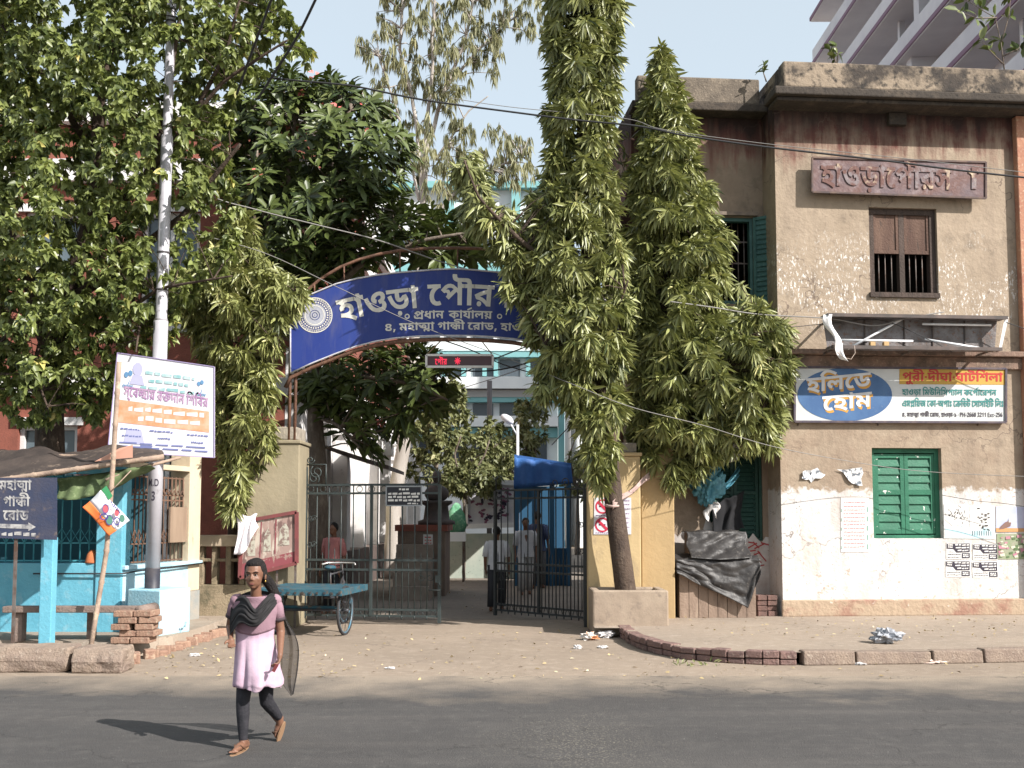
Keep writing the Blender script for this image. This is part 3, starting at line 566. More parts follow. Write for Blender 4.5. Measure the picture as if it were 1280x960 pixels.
mb.quad(FF.at(0, 5, 0), FF.at(0, 0, 0), FF.at(0, 0, zc + .3), FF.at(0, 5, zc + .3)); mb.quad(FF.at(UR, 0, 0), FF.at(UR, 5, 0), FF.at(UR, 5, zc + .3), FF.at(UR, 0, zc + .3))
mb.quad(FF.at(0, 5, zc + .3), FF.at(0, 0, zc + .3), FF.at(UR, 0, zc + .3), FF.at(UR, 5, zc + .3))
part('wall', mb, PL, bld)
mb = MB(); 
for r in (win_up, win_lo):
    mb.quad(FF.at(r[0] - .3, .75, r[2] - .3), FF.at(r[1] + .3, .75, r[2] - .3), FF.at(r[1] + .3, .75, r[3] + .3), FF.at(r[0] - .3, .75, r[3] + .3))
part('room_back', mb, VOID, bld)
# cornice slab, then the sooty parapet standing on its edge
OV = 0.55
zb = FF.px(1100, 121, -OV)[1]; zl = FF.px(1100, 111, -OV)[1]; zp = FF.px(1100, 80, -OV + .06)[1]
FM = FF.M
mb = MB(FM).box(-.16, UR, -OV, .05, zb, zl); mb.box(-.10, UR, -OV + .10, .02, zb - .07, zb - .002)
part('cornice', mb, DARKC, bld, bev=.02)
mb = MB(FM).box(0.0, UR, -OV + .06, -OV + .34, zl + .002, zp); mb.box(0.0, .26, -OV + .342, 5, zl + .002, zp - .01)
part('parapet', mb, SOOT, bld, bev=.03)
mb = MB(FM).box(1.95, 2.25, -.10, -.003, zb - .28, zb - .08); part('vent_block', mb, DARKC, bld)
# ledge between the storeys
l0, l1 = FF.px(1100, 459)[1], FF.px(1100, 444)[1]
mb = MB(FM).box(0.0, UR, -.16, -.002, l1 - .02, l1 + .07); mb.box(0.28, UR, -.07, -.003, l0 - .02, l1 - .022)
part('ledge', mb, M('ledge', (0.23, 0.15, 0.115), .9, (0.10, 0.075, 0.06), 4, col3=(0.30, .22, .165), bump=.4), bld, bev=.015)
# brick plinth with flaked render
p0, p1 = PZ - .02, FF.px(1100, 749)[1]
PLI = M('flaked plinth', (0.37, 0.28, 0.20), .95, (0.29, 0.17, 0.125), 2.2, .5, .62, (0.66, .6, .55), 6, .62, .68, bump=.7, bscale=12)
part('plinth', MB(FM).box(-.03, UR, -.06, -.002, p0, p1), PLI, bld, bev=.02)
ur_px = FF.px(1273, 400)[0]
part('pilaster', MB(FM).box(ur_px, ur_px + .5, -.14, -.002, p1 + .003, zb - .075), M('pilaster', (0.42, 0.22, 0.14), .9, (0.30, .13, .095), 2.5, col3=(0.5, .36, .25), bump=.3), bld, bev=.012)

# -- upper window: weathered wood, boards above, bars below
WOOD = M('weathered dark wood', (0.055, 0.040, 0.033), .8, (0.085, 0.06, 0.05), 6, col3=(0.03, .024, .02), bump=.5, bscale=30, stretch=(1, 1, .15))
BOARD = M('brown shutter board', (0.085, 0.048, 0.036), .8, (0.14, .085, .062), 5, col3=(0.05, .034, .028), bump=.4, stretch=(1, 1, .2))
IRON = M('old iron bar', (0.16, 0.14, 0.13), .6, (0.10, .06, .045), 9, metal=.3)
GREEN = M('green shutter paint', (0.028, 0.145, 0.085), .55, (0.022, 0.11, 0.065), 3, col3=(0.05, .17, .11), lo3=.6, bump=.2)
def window_frame(r, t, w0, w1, mul=True):
    u0, u1, z0, z1 = r; m = MB(FM)
    m.box(u0, u0 + t, w0, w1, z0, z1); m.box(u1 - t, u1, w0, w1, z0, z1); m.box(u0 + t, u1 - t, w0, w1, z1 - t, z1); m.box(u0 + t, u1 - t, w0, w1, z0, z0 + t * .7)
    if mul: c = (u0 + u1) / 2; m.box(c - t * .45, c + t * .45, w0 + .01, w1 - .01, z0 + t * .7, z1 - t)
    return m
u0, u1, z0, z1 = win_up; um = (u0 + u1) / 2; zm = FF.px(1130, 316)[1]
wf = part('window', window_frame((u0 + .003, u1 - .003, z0 + .003, z1 - .003), .10, .06, .2), WOOD, bld)
part('sill', MB(FM).box(u0 - .02, u1 + .0, -.05, .058, z0 - .03, z0 + .05), WOOD, wf)
for a, b in ((u0 + .1, um - .045), (um + .045, u1 - .1)):
    s = MB(FM)
    s.box(a + .005, b - .005, .09, .12, zm, z1 - .105); s.box(a + .005, b - .005, .075, .088, zm, zm + .06)
    s.box(a + .005, a + .05, .075, .088, zm + .062, z1 - .106); s.box(b - .05, b - .005, .075, .088, zm + .062, z1 - .106)
    part('shutter', s, BOARD, wf)
    g = MB()
    for k in range(1, 4):
        uu = a + (b - a) * k / 4; g.tube([FF.at(uu, .14, z0 + .05), FF.at(uu, .14, zm + .02)], .010, 6)
    part('window_bars', g, IRON, wf)
# -- lower window: closed green louvred shutters, deep reveal
u0, u1, z0, z1 = win_lo; um = (u0 + u1) / 2
wf = part('window', window_frame((u0 + .003, u1 - .003, z0 + .003, z1 - .003), .075, .10, .2, False), GREEN, bld)
PEEL = M('peeling green shutter paint', (0.028, 0.145, 0.085), .55, (0.022, 0.11, 0.065), 3, col3=(0.62, .62, .58), scale3=9, lo3=.66, hi3=.68, bump=.2)
for a, b in ((u0 + .08, um - .004), (um + .004, u1 - .08)):
    s = MB(FM); t = .065; zl0, zl1 = z0 + .075, z1 - .095; zmid = zl0 + (zl1 - zl0) * .52
    s.box(a, a + t, .11, .15, zl0, zl1); s.box(b - t, b, .11, .15, zl0, zl1)
    for q in (zl0, zmid - .04, zl1 - t): s.box(a + t, b - t, .112, .148, q, q + (t if q != zmid - .04 else .08))
    for lo, hi in ((zl0 + t, zmid - .04), (zmid + .04, zl1 - t)):
        k = 4
        for i in range(k):
            zc_ = lo + (hi - lo) * (i + .5) / k; hh = (hi - lo) / k * .56
            s.add([(a + t, .115, zc_ - hh), (b - t, .115, zc_ - hh), (b - t, .146, zc_ + hh), (a + t, .146, zc_ + hh),
                   (a + t, .125, zc_ - hh - .004), (b - t, .125, zc_ - hh - .004), (b - t, .156, zc_ + hh - .004), (a + t, .156, zc_ + hh - .004)],
                  [(0, 1, 2, 3), (7, 6, 5, 4), (0, 4, 5, 1), (3, 2, 6, 7)])
    part('shutter', s, PEEL, wf)

# ================================================================== SIGNS ON THE FRONT
# worn embossed sheet-metal sign of the upper floor
def board(F_, px_quad, w, t, mats, name, label, cat, frame_t=0.03, frame_mat=None):
    uv = [F_.px(x, y, w) for x, y in px_quad]      # tl tr br bl
    t_ = thing(name, label, cat, F_.at(sum(a for a, b in uv) / 4, w, min(b for a, b in uv)))
    m = MB()
    f = [F_.at(a, w, b) for a, b in uv]; k = [F_.at(a, w + t, b) for a, b in uv]
    m.add(f + k, [(3, 2, 1, 0), (4, 5, 6, 7), (0, 1, 5, 4), (1, 2, 6, 5), (2, 3, 7, 6), (3, 0, 4, 7)])
    part('panel', m, mats, t_)
    if frame_mat:
        m = MB()
        for a, b in zip(f, f[1:] + f[:1]): m.beam(a - F_.n * .006, b - F_.n * .006, frame_t, frame_t, F_.n)
        part('frame', m, frame_mat, t_)
    def put(s, v, d=0.004):      # s,v in 0..1 across / up the board
        a, b, c, e = uv[3], uv[2], uv[1], uv[0]
        q = [(1 - v) * ((1 - s) * a[i] + s * b[i]) + v * ((1 - s) * e[i] + s * c[i]) for i in (0, 1)]
        return F_.at(q[0], w - d, q[1])
    return t_, put
RUST = M('rust-stained enamel', (0.115, 0.078, 0.085), .65, (0.12, .055, .045), 3.5, .42, .6, (0.20, .15, .155), 7, .5, .7, bump=.35, bscale=12, spec=.4)
sg, put = board(FF, [(1015, 197), (1232, 203), (1232, 248), (1015, 240)], -.16, .02, RUST, 'sign_board',
    'rusted maroon sign board with worn embossed Bengali letters above the brown upper window', 'sign', .03, M('sign rim', (0.07, .05, .05), .7, (0.14, .09, .07), 6))
EMB = M('worn grey letters', (0.20, 0.165, 0.17), .7, (0.13, .065, .055), 4.5, .42, .52, (0.46, .36, .26), 4, .57, .66, bump=.4, bscale=18)
m = MB()
text(m, 'হাওড়াপৌরস', .05, .80, .20, .58, lambda a, b: put(a, b, .010)); text(m, 'া', .90, .96, .24, .54, lambda a, b: put(a, b, .010))
o = part('lettering', m, EMB, sg)
sm = o.modifiers.new('thick', 'SOLIDIFY'); sm.thickness = .012; sm.offset = 0
m = MB()
for k, x in enumerate((.12, .5, .88)):
    a = put(x, 1.0, -.02); m.tube([a, a + FF.n * .14 + Vector((0, 0, -.02))], .012, 6)
    a = put(x, 0.05, -.02); m.tube([a, a + FF.n * .14], .012, 6)
part('bracket', m, IRON, sg)

# broken light-box with its face gone
u0, z1 = FF.px(1033, 392, -.74); u1 = FF.px(1259, 394, -.74)[0]; z0 = FF.px(1120, 438, -.62)[1]
lb = thing('light_box', 'broken open light-box sign with bare tubes resting on the ledge', 'sign', FF.at((u0 + u1) / 2, -.3, z0))
TIN = M('galvanised tin', (0.20, 0.19, 0.195), .6, (0.10, .085, .08), 2.5, .4, .62, col3=(0.15, .085, .06), metal=.15, bump=.3)
TIN2 = M('grimy tin edge', (0.07, 0.06, 0.056), .65, (0.12, .09, .08), 4, metal=.1)
m = MB(FM)
zbk = z0 + .06
m.add([(u0 + .10, -.48, zbk), (u1 - .08, -.48, zbk), (u1 - .03, -.48, z1 - .03), (u0 + .04, -.48, z1 - .03)], [(0, 1, 2, 3)])
m.box(u0 + .08, u1 - .06, -.66, -.478, z0 + .015, z0 + .05)
m.box(u0, u1, -.76, -.478, z1 - .03, z1)
part('back_panel', m, TIN, lb)
m = MB(FM)
for k in (.24, .46, .62, .8): uu = u0 + (u1 - u0) * k; m.box(uu, uu + .018, -.50, -.482, zbk, z1 - .032)
m.box(u0 + .01, u1 - .01, -.782, -.762, z1 - .05, z1 + .004); m.box(u0 + .1, u1 - .06, -.675, -.662, z0 + .01, z0 + .065)
part('frame', m, TIN2, lb)
WHITE = M('white acrylic', (0.78, 0.76, 0.75), .5, (0.62, .6, .59), 4)
m = MB(FM); 
m.add([(u1 - .05, -.76, z1), (u1 + .02, -.75, z1 - .01), (u1 - .06, -.63, z0 + .02), (u1 - .11, -.64, z0 + .02)], [(0, 1, 2, 3)])
part('end_cap', m, WHITE, lb)
m = MB(FM).grid(4, 10, lambda a, b: (u0 - .06 + a * .13 + b * (.17 + .10 * b) - .04 * math.sin(b * 9), -.77 + .03 * math.sin(a * 5 + b * 7), z1 - .02 - b * .70 - .05 * a * b))
o = part('torn_flap', m, WHITE, lb); o.modifiers.new('t', 'SOLIDIFY').thickness = .004
TUBE = plain('tube glass', (0.75, 0.76, 0.78), .25, .5)
for a, b in (((1060, 436), (1133, 396)), ((1048, 425), (1142, 426)), ((1153, 405), (1240, 406)), ((1156, 424), (1246, 438))):
    A = FF.px(*a, -.60); B = FF.px(*b, -.60); m = MB().tube([FF.at(A[0], -.60, A[1]), FF.at(B[0], -.57, B[1])], .019, 8); part('fluorescent_tube', m, TUBE, lb)
m = MB(FM)
for x in (1090, 1107): a = FF.px(x, 430, -.6); m.box(a[0] - .035, a[0] + .045, -.63, -.55, a[1] - .03, a[1] + .03)
part('choke_box', m, plain('ochre choke', (0.45, .30, .14), .6), lb)
m = MB().tube([FF.at(*(lambda q: (q[0], -.78, q[1]))(FF.px(x, y, -.78))) for x, y in ((1046, 440), (1054, 447), (1064, 449), (1069, 441), (1068, 432))], .005, 5)
part('loose_wire', m, plain('bare wire', (0.45, .36, .30), .6), lb)

m = MB()
for k in (.06, .5, .93):
    uu = u0 + (u1 - u0) * k; m.beam(FF.at(uu, -.48, z0 + .02), FF.at(uu, -.003, z0 + .0), .03, .03); m.beam(FF.at(uu, -.48, z1 - .05), FF.at(uu, -.003, z1 - .05), .03, .03)
part('bracket', m, IRON, lb)

# holiday home board
sg, put = board(FF, [(993, 459), (1257, 461), (1257, 528), (993, 527)], -.07, .05,
    M('white board enamel', (0.56, 0.57, 0.565), .5, (0.46, .475, .475), 1.5, col3=(0.38, .33, .28), scale3=7, lo3=.64, hi3=.72, spec=.35), 'sign_board',
    'white enamel sign board with a blue oval and a yellow panel, hung under the ledge', 'sign', .035, M('board rim', (0.06, .05, .07), .6, (0.12, .09, .09), 8))
ar = (FF.px(1257, 461, -.07)[0] - FF.px(993, 461, -.07)[0]) / (FF.px(993, 459, -.07)[1] - FF.px(993, 527, -.07)[1])
BLU = M('oval blue', (0.045, 0.105, 0.235), .5, (0.065, .14, .28), 3, col3=(0.12, .17, .25), lo3=.64)
m = MB(); n = 48
m.add([put(.236 + .222 * math.cos(2 * math.pi * k / n), .5 + .49 * math.sin(2 * math.pi * k / n)) for k in range(n)], [tuple(range(n))]); part('oval', m, BLU, sg)
m = MB().quad(put(.492, .70), put(.997, .70), put(.997, .985), put(.492, .985)); part('yellow_panel', m, M('yellow panel', (0.50, 0.30, 0.05), .5, (0.42, .26, .06), 4), sg)
def sl(fn, a0, dz):
    return lambda a, b: fn(a, b + (a - a0) * dz)
GOLD = M('gold letter shade', (0.50, 0.26, 0.05), .5); WHT = M('white letter paint', (0.60, 0.60, 0.61), .5, (0.5, .5, .52), 5)
for mat_, d, ox, oz, nm in ((GOLD, .006, .006, -.045, 'letter_shadow'), (WHT, .010, 0, 0, 'lettering')):
    m = MB()
    text(m, 'হলিডে', .055 + ox, .355 + ox, .53 + oz, .26, sl(lambda a, b, d=d: put(a, b, d), .055, .42))
    text(m, 'হোম', .13 + ox, .36 + ox, .19 + oz, .27, sl(lambda a, b, d=d: put(a, b, d), .13, .42))
    part(nm, m, mat_, sg)
m = MB(); text(m, 'পুরী•দীঘা•ঘাটশিলা', .505, .985, .76, .155, lambda a, b: put(a, b, .008)); part('lettering', m, M('red letter paint', (0.42, 0.03, 0.03), .5), sg)
m = MB()
text(m, 'হাওড়া মিউনিসিপ\ue006াল কপ\ue005োরেশন', .505, .955, .50, .105, lambda a, b: put(a, b, .006))
text(m, 'এম\ue003য়িজ কো-অপাঃ \ue004েডিট সোসাইটি লিঃ', .505, .99, .285, .115, lambda a, b: put(a, b, .006))
part('lettering', m, M('teal letter paint', (0.04, 0.20, 0.19), .5), sg)
m = MB(); text(m, '৪, মহা\ue001া গা\ue002ী রোড, হাওড়া-১ • PH-2660 3211 Ext-256', .505, .985, .10, .072, lambda a, b: put(a, b, .006)); part('lettering', m, plain('black letter paint', (0.06, .05, .06)), sg)
m = MB()
for x in (1000, 1100, 1225):
    a = FF.px(x, 527, -.05); m.tube([FF.at(a[0], -.05, a[1] + .05), FF.at(a[0] - .02, -.004, a[1] - .06)], .014, 6)
part('bracket', m, IRON, sg)

# ================================================================== POSTERS ON THE WHITEWASHED WALL
def sheet_poster(F_, q, label, cat, mat, draw=None, w=-.004, group=None, name='wall_poster'):
    t_, put = board(F_, q, w - .004, .0035, mat, name, label, cat)
    if group: t_['group'] = group
    if draw: draw(t_, put)
    return t_
def dashes(m, put, u0, u1, v, h, n, d=.004, rnd=random):
    u = u0
    while u < u1 - .01:
        l = rnd.uniform(.5, 1.5) * (u1 - u0) / n; e = min(u + l, u1); j = rnd.uniform(-.15, .15) * h
        m.quad(put(u, v + j, d), put(e, v + j, d), put(e, v + h + j, d), put(u, v + h * rnd.uniform(.6, 1) + j, d)); u = e + .25 * (u1 - u0) / n
PAPER = M('poster paper', (0.70, 0.69, 0.67), .8, (0.60, .58, .56), 6, bump=.15)
INK = plain('black printing ink', (0.035, 0.03, 0.045), .7)
def notice(t_, put):
    r = random.Random(5); m = MB()
    m.add([put(.02, .97), put(.97, .97), put(.97, .42), put(.42, .40), put(.30, .62), put(.02, .66)], [(5, 4, 3, 2, 1, 0)])
    m.quad(put(.64, .05), put(.97, .05), put(.97, .36), put(.64, .36)); part('printed_block', m, INK, t_)
    m = MB()
    for v, a, b in ((.84, .06, .28), (.72, .06, .26), (.84, .36, .93), (.66, .38, .93), (.49, .46, .9)): dashes(m, put, a, b, v, .09, 4, .007, r)
    for v in (.22, .12): dashes(m, put, .68, .93, v, .08, 3, .007, r)
    part('lettering', m, PAPER, t_)
    m = MB()
    for v in (.5, .42): dashes(m, put, .08, .28, v, .02, 3, .005, r)
    for v in (.27, .10): dashes(m, put, .05, .6, v, .05, 8, .005, r)
    part('small_print', m, INK, t_)
for q, lab in (([(1183, 679), (1213, 678.5), (1213, 698.5), (1183, 699)], 'upper left of four black-and-white notices pasted under the pale blue poster'),
               ([(1216, 680), (1247, 680), (1247, 700), (1216, 699.5)], 'upper right of four black-and-white notices, below the pale blue poster'),
               ([(1182, 701), (1213, 701), (1213, 721), (1182, 721)], 'lower left of four black-and-white notices on the whitewashed wall'),
               ([(1215, 702.5), (1247, 702), (1248, 722), (1216, 722)], 'lower right of four black-and-white notices on the whitewashed wall')):
    sheet_poster(FF, q, lab, 'notice', PAPER, notice, group='black-and-white notices on the wall', name='paper_notice')
def bluep(t_, put):
    r = random.Random(8); m = MB()
    m.quad(put(.02, .35), put(.96, .35), put(.96, .02), put(.02, .02)); part('sea_area', m, M('pale blue print', (0.42, .62, .68), .8, (0.55, .7, .74), 5), t_)
    m = MB(); pts = []
    for k in range(16): a = 2 * math.pi * k / 16; pts.append(put(.26 + .24 * math.cos(a) * (1.1 if k % 2 else .9), .66 + .32 * math.sin(a) * (1 if k % 3 else .85), .0055))
    m.add(pts, [tuple(range(16))]); m.quad(put(.50, .97, .0055), put(.74, .97, .0055), put(.74, .30, .0055), put(.50, .30, .0055)); part('white_area', m, PAPER, t_)
    m = MB()
    for k in range(34):
        a = r.uniform(0, 6.28); q = r.uniform(.05, .22); x = .26 + q * math.cos(a); y = .66 + 1.3 * q * math.sin(a); s = r.uniform(-.02, .02)
        m.quad(put(x, y, .008), put(x + .014, y - .01, .008), put(x + .014 + s, y + .05, .008), put(x + s, y + .06, .008))
    for k in range(26):
        x = r.uniform(.62, .86); y = r.uniform(.25, .9); m.quad(put(x, y, .008), put(x + .05, y, .008), put(x + .04, y + .035, .008), put(x + .01, y + .04, .008))
    for k in range(9): x = .55 + .045 * k; m.quad(put(x, .10, .008), put(x + .012, .10, .008), put(x + .012, .24, .008), put(x, .24, .008))
    part('drawing', m, plain('dark poster print', (0.10, .09, .085)), t_)
sheet_poster(FF, [(1180, 630), (1243, 632), (1244, 674), (1180, 673)], 'pale blue poster with scattered small figures beside the green shutters', 'poster', PAPER, bluep)
def birds(t_, put):
    m = MB().quad(put(0, .0, .005), put(1, .0, .005), put(1, .13, .005), put(0, .16, .005)); part('ground_strip', m, plain('orange print', (0.50, .27, .12)), t_)
    for x, s in ((.22, 1), (.80, -1)):
        m = MB(); m.add([put(x + s * a, b, .008) for a, b in ((-.16, .10), (-.06, .12), (.10, .22), (.13, .42), (.09, .46), (-.02, .38), (-.12, .22))], [tuple(range(7))]); part('bird_picture', m, plain('brown bird print', (0.20, .12, .10)), t_)
        m = MB(); m.add([put(x + s * a, b, .011) for a, b in ((.06, .38), (.14, .38), (.15, .52), (.10, .56), (.06, .5))], [tuple(range(5))]); part('bird_head', m, PAPER, t_)
sheet_poster(FF, [(1245, 633), (1300, 634), (1300, 664.5), (1245, 665)], 'poster of two brown pigeons against a lilac sky', 'poster', M('lilac print', (0.40, .43, .58), .8, (0.5, .52, .66), 4), birds)
def garden(t_, put):
    r = random.Random(2)
    for nm, c in (('leaf_print', (0.10, .16, .07)), ('flower_print', (0.42, .20, .25)), ('pale_print', (0.55, .55, .42))):
        m = MB()
        for k in range(26):
            x, y, s = r.uniform(.02, .9), r.uniform(.03, .85), r.uniform(.04, .11); d = .005 + .004 * r.random()
            m.add([put(x, y, d), put(x + s, y + .02, d), put(x + s * .9, y + s * 1.3, d), put(x - .01, y + s, d)], [(0, 1, 2, 3)])
        part(nm, m, plain(nm, c), t_)
sheet_poster(FF, [(1246, 667), (1300, 667), (1300, 699), (1246, 699)], 'garden poster of green bushes and pink flowers below the pigeon poster', 'poster', M('green print', (0.22, .28, .16), .8, (0.32, .30, .24), 8), garden)
def redtext(t_, put):
    r = random.Random(4); m = MB()
    for k in range(13): dashes(m, put, .10, .86, .90 - k * .068, .022, 9, .004, r)
    part('red_text', m, plain('faded red ink', (0.55, .26, .27)), t_)
    m = MB()
    for k in range(5):
        y = .05 + .17 * k; m.quad(put(.93, y), put(.975, y), put(.975, y + .09), put(.93, y + .10)); m.quad(put(.02, y), put(.05, y), put(.05, y + .07), put(.02, y + .06))
    part('border_mark', m, plain('faded green ink', (0.20, .34, .28)), t_)
sheet_poster(FF, [(1051, 622), (1086, 622), (1086, 690), (1051, 690)], 'tall sheet of faded red text pasted left of the green shutters', 'poster', M('bleached paper', (0.76, .73, .71), .8, (0.66, .60, .56), 7), redtext)
def scrap(q, label, seed):
    r = random.Random(seed); m = MB(); uv = [FF.px(x, y) for x, y in q]; c = (sum(a for a, b in uv) / len(uv), sum(b for a, b in uv) / len(uv))
    vs = []
    for i in range(len(uv)):
        for t in (0, .33, .66):
            a, b = uv[i], uv[(i + 1) % len(uv)]; x = a[0] + (b[0] - a[0]) * t; z = a[1] + (b[1] - a[1]) * t
            vs.append(FF.at(x + r.uniform(-.03, .03), -.012 - r.random() * .03, z + r.uniform(-.03, .03)))
    m.add([FF.at(c[0], -.006, c[1])] + vs, [(0, i + 1, (i + 1) % len(vs) + 1) for i in range(len(vs))])
    o = solid('torn_poster', m, M('torn poster', (0.66, .66, .67), .7, (0.15, .17, .2), 14, .52, .56, bump=.3), label, 'poster'); o.modifiers.new('t', 'SOLIDIFY').thickness = .003
scrap([(1046, 586), (1077, 584), (1077, 608), (1064, 606)], 'ragged scrap of torn poster curling off the wall left of the green window', 3)
scrap([(1001, 590), (1020, 586), (1030, 595), (1014, 602), (1002, 600)], 'small torn poster scrap near the wall corner', 6)

# ================================================================== WING OF THE BUILDING (set back)
WO = FF.at(0, .66, 0); WF = Frame((WO.x, WO.y, 0), 5.0)
wing = thing('building_wing', 'set-back wing of the corner building, dull red over brown plaster, behind the weeping trees', 'building', WF.at(-1.2, 0, 0))
wl = WF.px(791, 420)[0]; zt1 = WF.px(900, 97, -.3)[1]; zt0 = WF.px(900, 131, -.3)[1]
hu = hole(WF.rect(897, 272, 942, 380)); hd = hole(WF.rect(884, 560, 953, 676))
mb = wall_holes(WF, wl, 0, 0, zt0 + .1, [hu, hd])
mb.quad(WF.at(wl, 3, 0), WF.at(wl, 0, 0), WF.at(wl, 0, zt0 + .1), WF.at(wl, 3, zt0 + .1)); mb.quad(WF.at(wl, 3, zt0 + .1), WF.at(wl, 0, zt0 + .1), WF.at(0, 0, zt0 + .1), WF.at(0, 3, zt0 + .1))
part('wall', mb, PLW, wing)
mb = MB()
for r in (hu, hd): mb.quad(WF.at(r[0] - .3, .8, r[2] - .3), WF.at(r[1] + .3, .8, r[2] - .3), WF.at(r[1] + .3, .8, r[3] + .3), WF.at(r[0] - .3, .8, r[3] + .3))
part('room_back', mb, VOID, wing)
part('parapet', MB(WF.M).box(wl + .05, -.12, -.30, -.08, zt0 + .02, zt1), M('lichened parapet', (0.17, .14, .11), .95, (0.09, .075, .062), 3, col3=(0.27, .22, .17), bump=.5), wing, bev=.03)
part('cornice', MB(WF.M).box(wl - .05, -.003, -.36, -.002, zt0 - .12, zt0 + .018), DARKC, wing, bev=.02)
# sloping end wall
pts = [WF.px(x, y, .1) for x, y in ((814, 98), (804, 140), (773, 283), (790, 284), (816, 284))]
mb = MB(); mb.prism(pts, lambda a, b, d: WF.at(a, d, b), .02, .9); part('sloping_eave', mb, M('red-brown soot plaster', (0.12, .055, .048), .95, (0.07, .04, .036), 3, bump=.3), wing)
FM = WF.M
GRN2 = M('faded sea-green paint', (0.055, 0.13, 0.12), .6, (0.04, .10, .095), 4, col3=(0.09, .16, .15), bump=.2)
u0, u1, z0, z1 = hu
wf_ = MB(FM); t = .06
wf_.box(u0 + .003, u0 + t, .02, .14, z0, z1 - .003); wf_.box(u1 - t, u1 - .003, .02, .14, z0, z1 - .003); wf_.box(u0 + t, u1 - t, .02, .14, z1 - t, z1 - .003); wf_.box(u0 + t, u1 - t, .02, .14, z0, z0 + t)
wn = part('window', wf_, GRN2, wing)
g = MB()
for k in range(1, 6): uu = u0 + (u1 - u0) * k / 6; g.tube([WF.at(uu, .2, z0), WF.at(uu, .2, z1)], .011, 6)
for k in (1, 2, 3): zz = z0 + (z1 - z0) * k / 4; g.beam(WF.at(u0, .2, zz), WF.at(u1, .2, zz), .012, .025)
part('window_bars', g, IRON, wn)
part('lintel', MB(FM).box(u0 - .06, u1 + .06, -.09, -.002, z1 + .02, z1 + .08), M('lintel', (0.24, .19, .15), .9, (0.15, .12, .10), 5), wn)
def leaf_shutter(hinge_u, wdt, ang, sgn, z0, z1, F_):
    m = MB(); a = R(ang); d = F_.u * (sgn * math.cos(a)) - F_.n * math.sin(a); n_ = Vector((-d.y, d.x, 0)); o = F_.at(hinge_u, -.01, 0)
    X = Matrix(((d.x, n_.x, 0, o.x), (d.y, n_.y, 0, o.y), (0, 0, 1, 0), (0, 0, 0, 1)))
    t = .05
    m.box(0, t, -.02, .02, z0, z1, X); m.box(wdt - t, wdt, -.02, .02, z0, z1, X)
    zs = [z0, (z0 + z1) / 2 - t / 2, z1 - t]
    for q in zs: m.box(t, wdt - t, -.018, .018, q, q + t, X)
    for lo, hi in ((zs[0] + t, zs[1]), (zs[1] + t, zs[2])):
        k = 8
        for i in range(k): zc_ = lo + (hi - lo) * (i + .5) / k; h = (hi - lo) / k * .55; m.add([(t, -.012, zc_ - h), (wdt - t, -.012, zc_ - h), (wdt - t, .012, zc_ + h), (t, .012, zc_ + h)], [(0, 1, 2, 3)], X)
    return m
part('shutter', leaf_shutter(u1, .33, 38, 1, z0, z1, WF), GRN2, wn); part('shutter', leaf_shutter(u0, .33, 25, -1, z0, z1, WF), GRN2, wn)
u0, u1, z0, z1 = hd; um = (u0 + u1) / 2
DG = M('dark green door paint', (0.018, 0.06, 0.045), .55, (0.014, .045, .035), 4, col3=(0.03, .08, .06), bump=.2)
fr = MB(FM); fr.box(u0 + .003, u0 + .05, .02, .14, z0, z1 - .003); fr.box(u1 - .05, u1 - .003, .02, .14, z0, z1 - .003); fr.box(u0 + .05, u1 - .05, .02, .14, z1 - .05, z1 - .003); fr.box(u0 + .05, u1 - .05, .02, .14, z0, z0 + .05)
wd = part('window', fr, DG, wing)
for a, b in ((u0 + .055, um - .004), (um + .004, u1 - .055)):
    s = MB(FM); t = .05; s.box(a, a + t, .06, .1, z0 + .055, z1 - .055); s.box(b - t, b, .06, .1, z0 + .055, z1 - .055)
    for q in (z0 + .055, (z0 + z1) / 2, z1 - .105): s.box(a + t, b - t, .062, .098, q, q + t)
    for i in range(18):
        zc_ = z0 + .11 + (z1 - z0 - .22) * (i + .5) / 18; s.add([(a + t, .065, zc_ - .035), (b - t, .065, zc_ - .035), (b - t, .095, zc_ + .035), (a + t, .095, zc_ + .035)], [(0, 1, 2, 3)])
    part('shutter', s, DG, wd)
# red smears of old paint on the wing foot
m = MB(); r = random.Random(9)
for k in range(13):
    a = WF.px(r.uniform(934, 960), r.uniform(678, 716)); s = r.uniform(.05, .14); an = r.uniform(-1.2, .6)
    d = Vector((math.cos(an), math.sin(an))) * s; e = Vector((-d.y, d.x)).normalized() * .015
    m.add([WF.at(a[0] + p.x, -.003 - k * .0003, a[1] + p.y) for p in (-d - e, d - e * .4, d + e, -d + e * .6)], [(0, 1, 2, 3)])
part('red_smear', m, plain('smeared red paint', (0.33, .05, .05)), wing)
m = MB(); pts = []
for k in range(24): x = 842 + (962 - 842) * k / 23; pts.append(WF.px(x, 648 + 14 * noise.noise(Vector((k * .6, 0, 3))) + (18 if k < 8 else 0) + (25 if k > 15 else 0)))
base = PZ
m.add([WF.at(a, -.0015, b) for a, b in pts] + [WF.at(a, -.0015, base) for a, b in pts], [(k + 24, k + 25, k + 1, k) for k in range(23)])
part('whitewash', m, M('grubby whitewash', (0.55, 0.53, 0.51), .9, (0.40, .34, .31), 3, col3=(0.32, .24, .21), lo3=.6), wing)
FM = FF.M

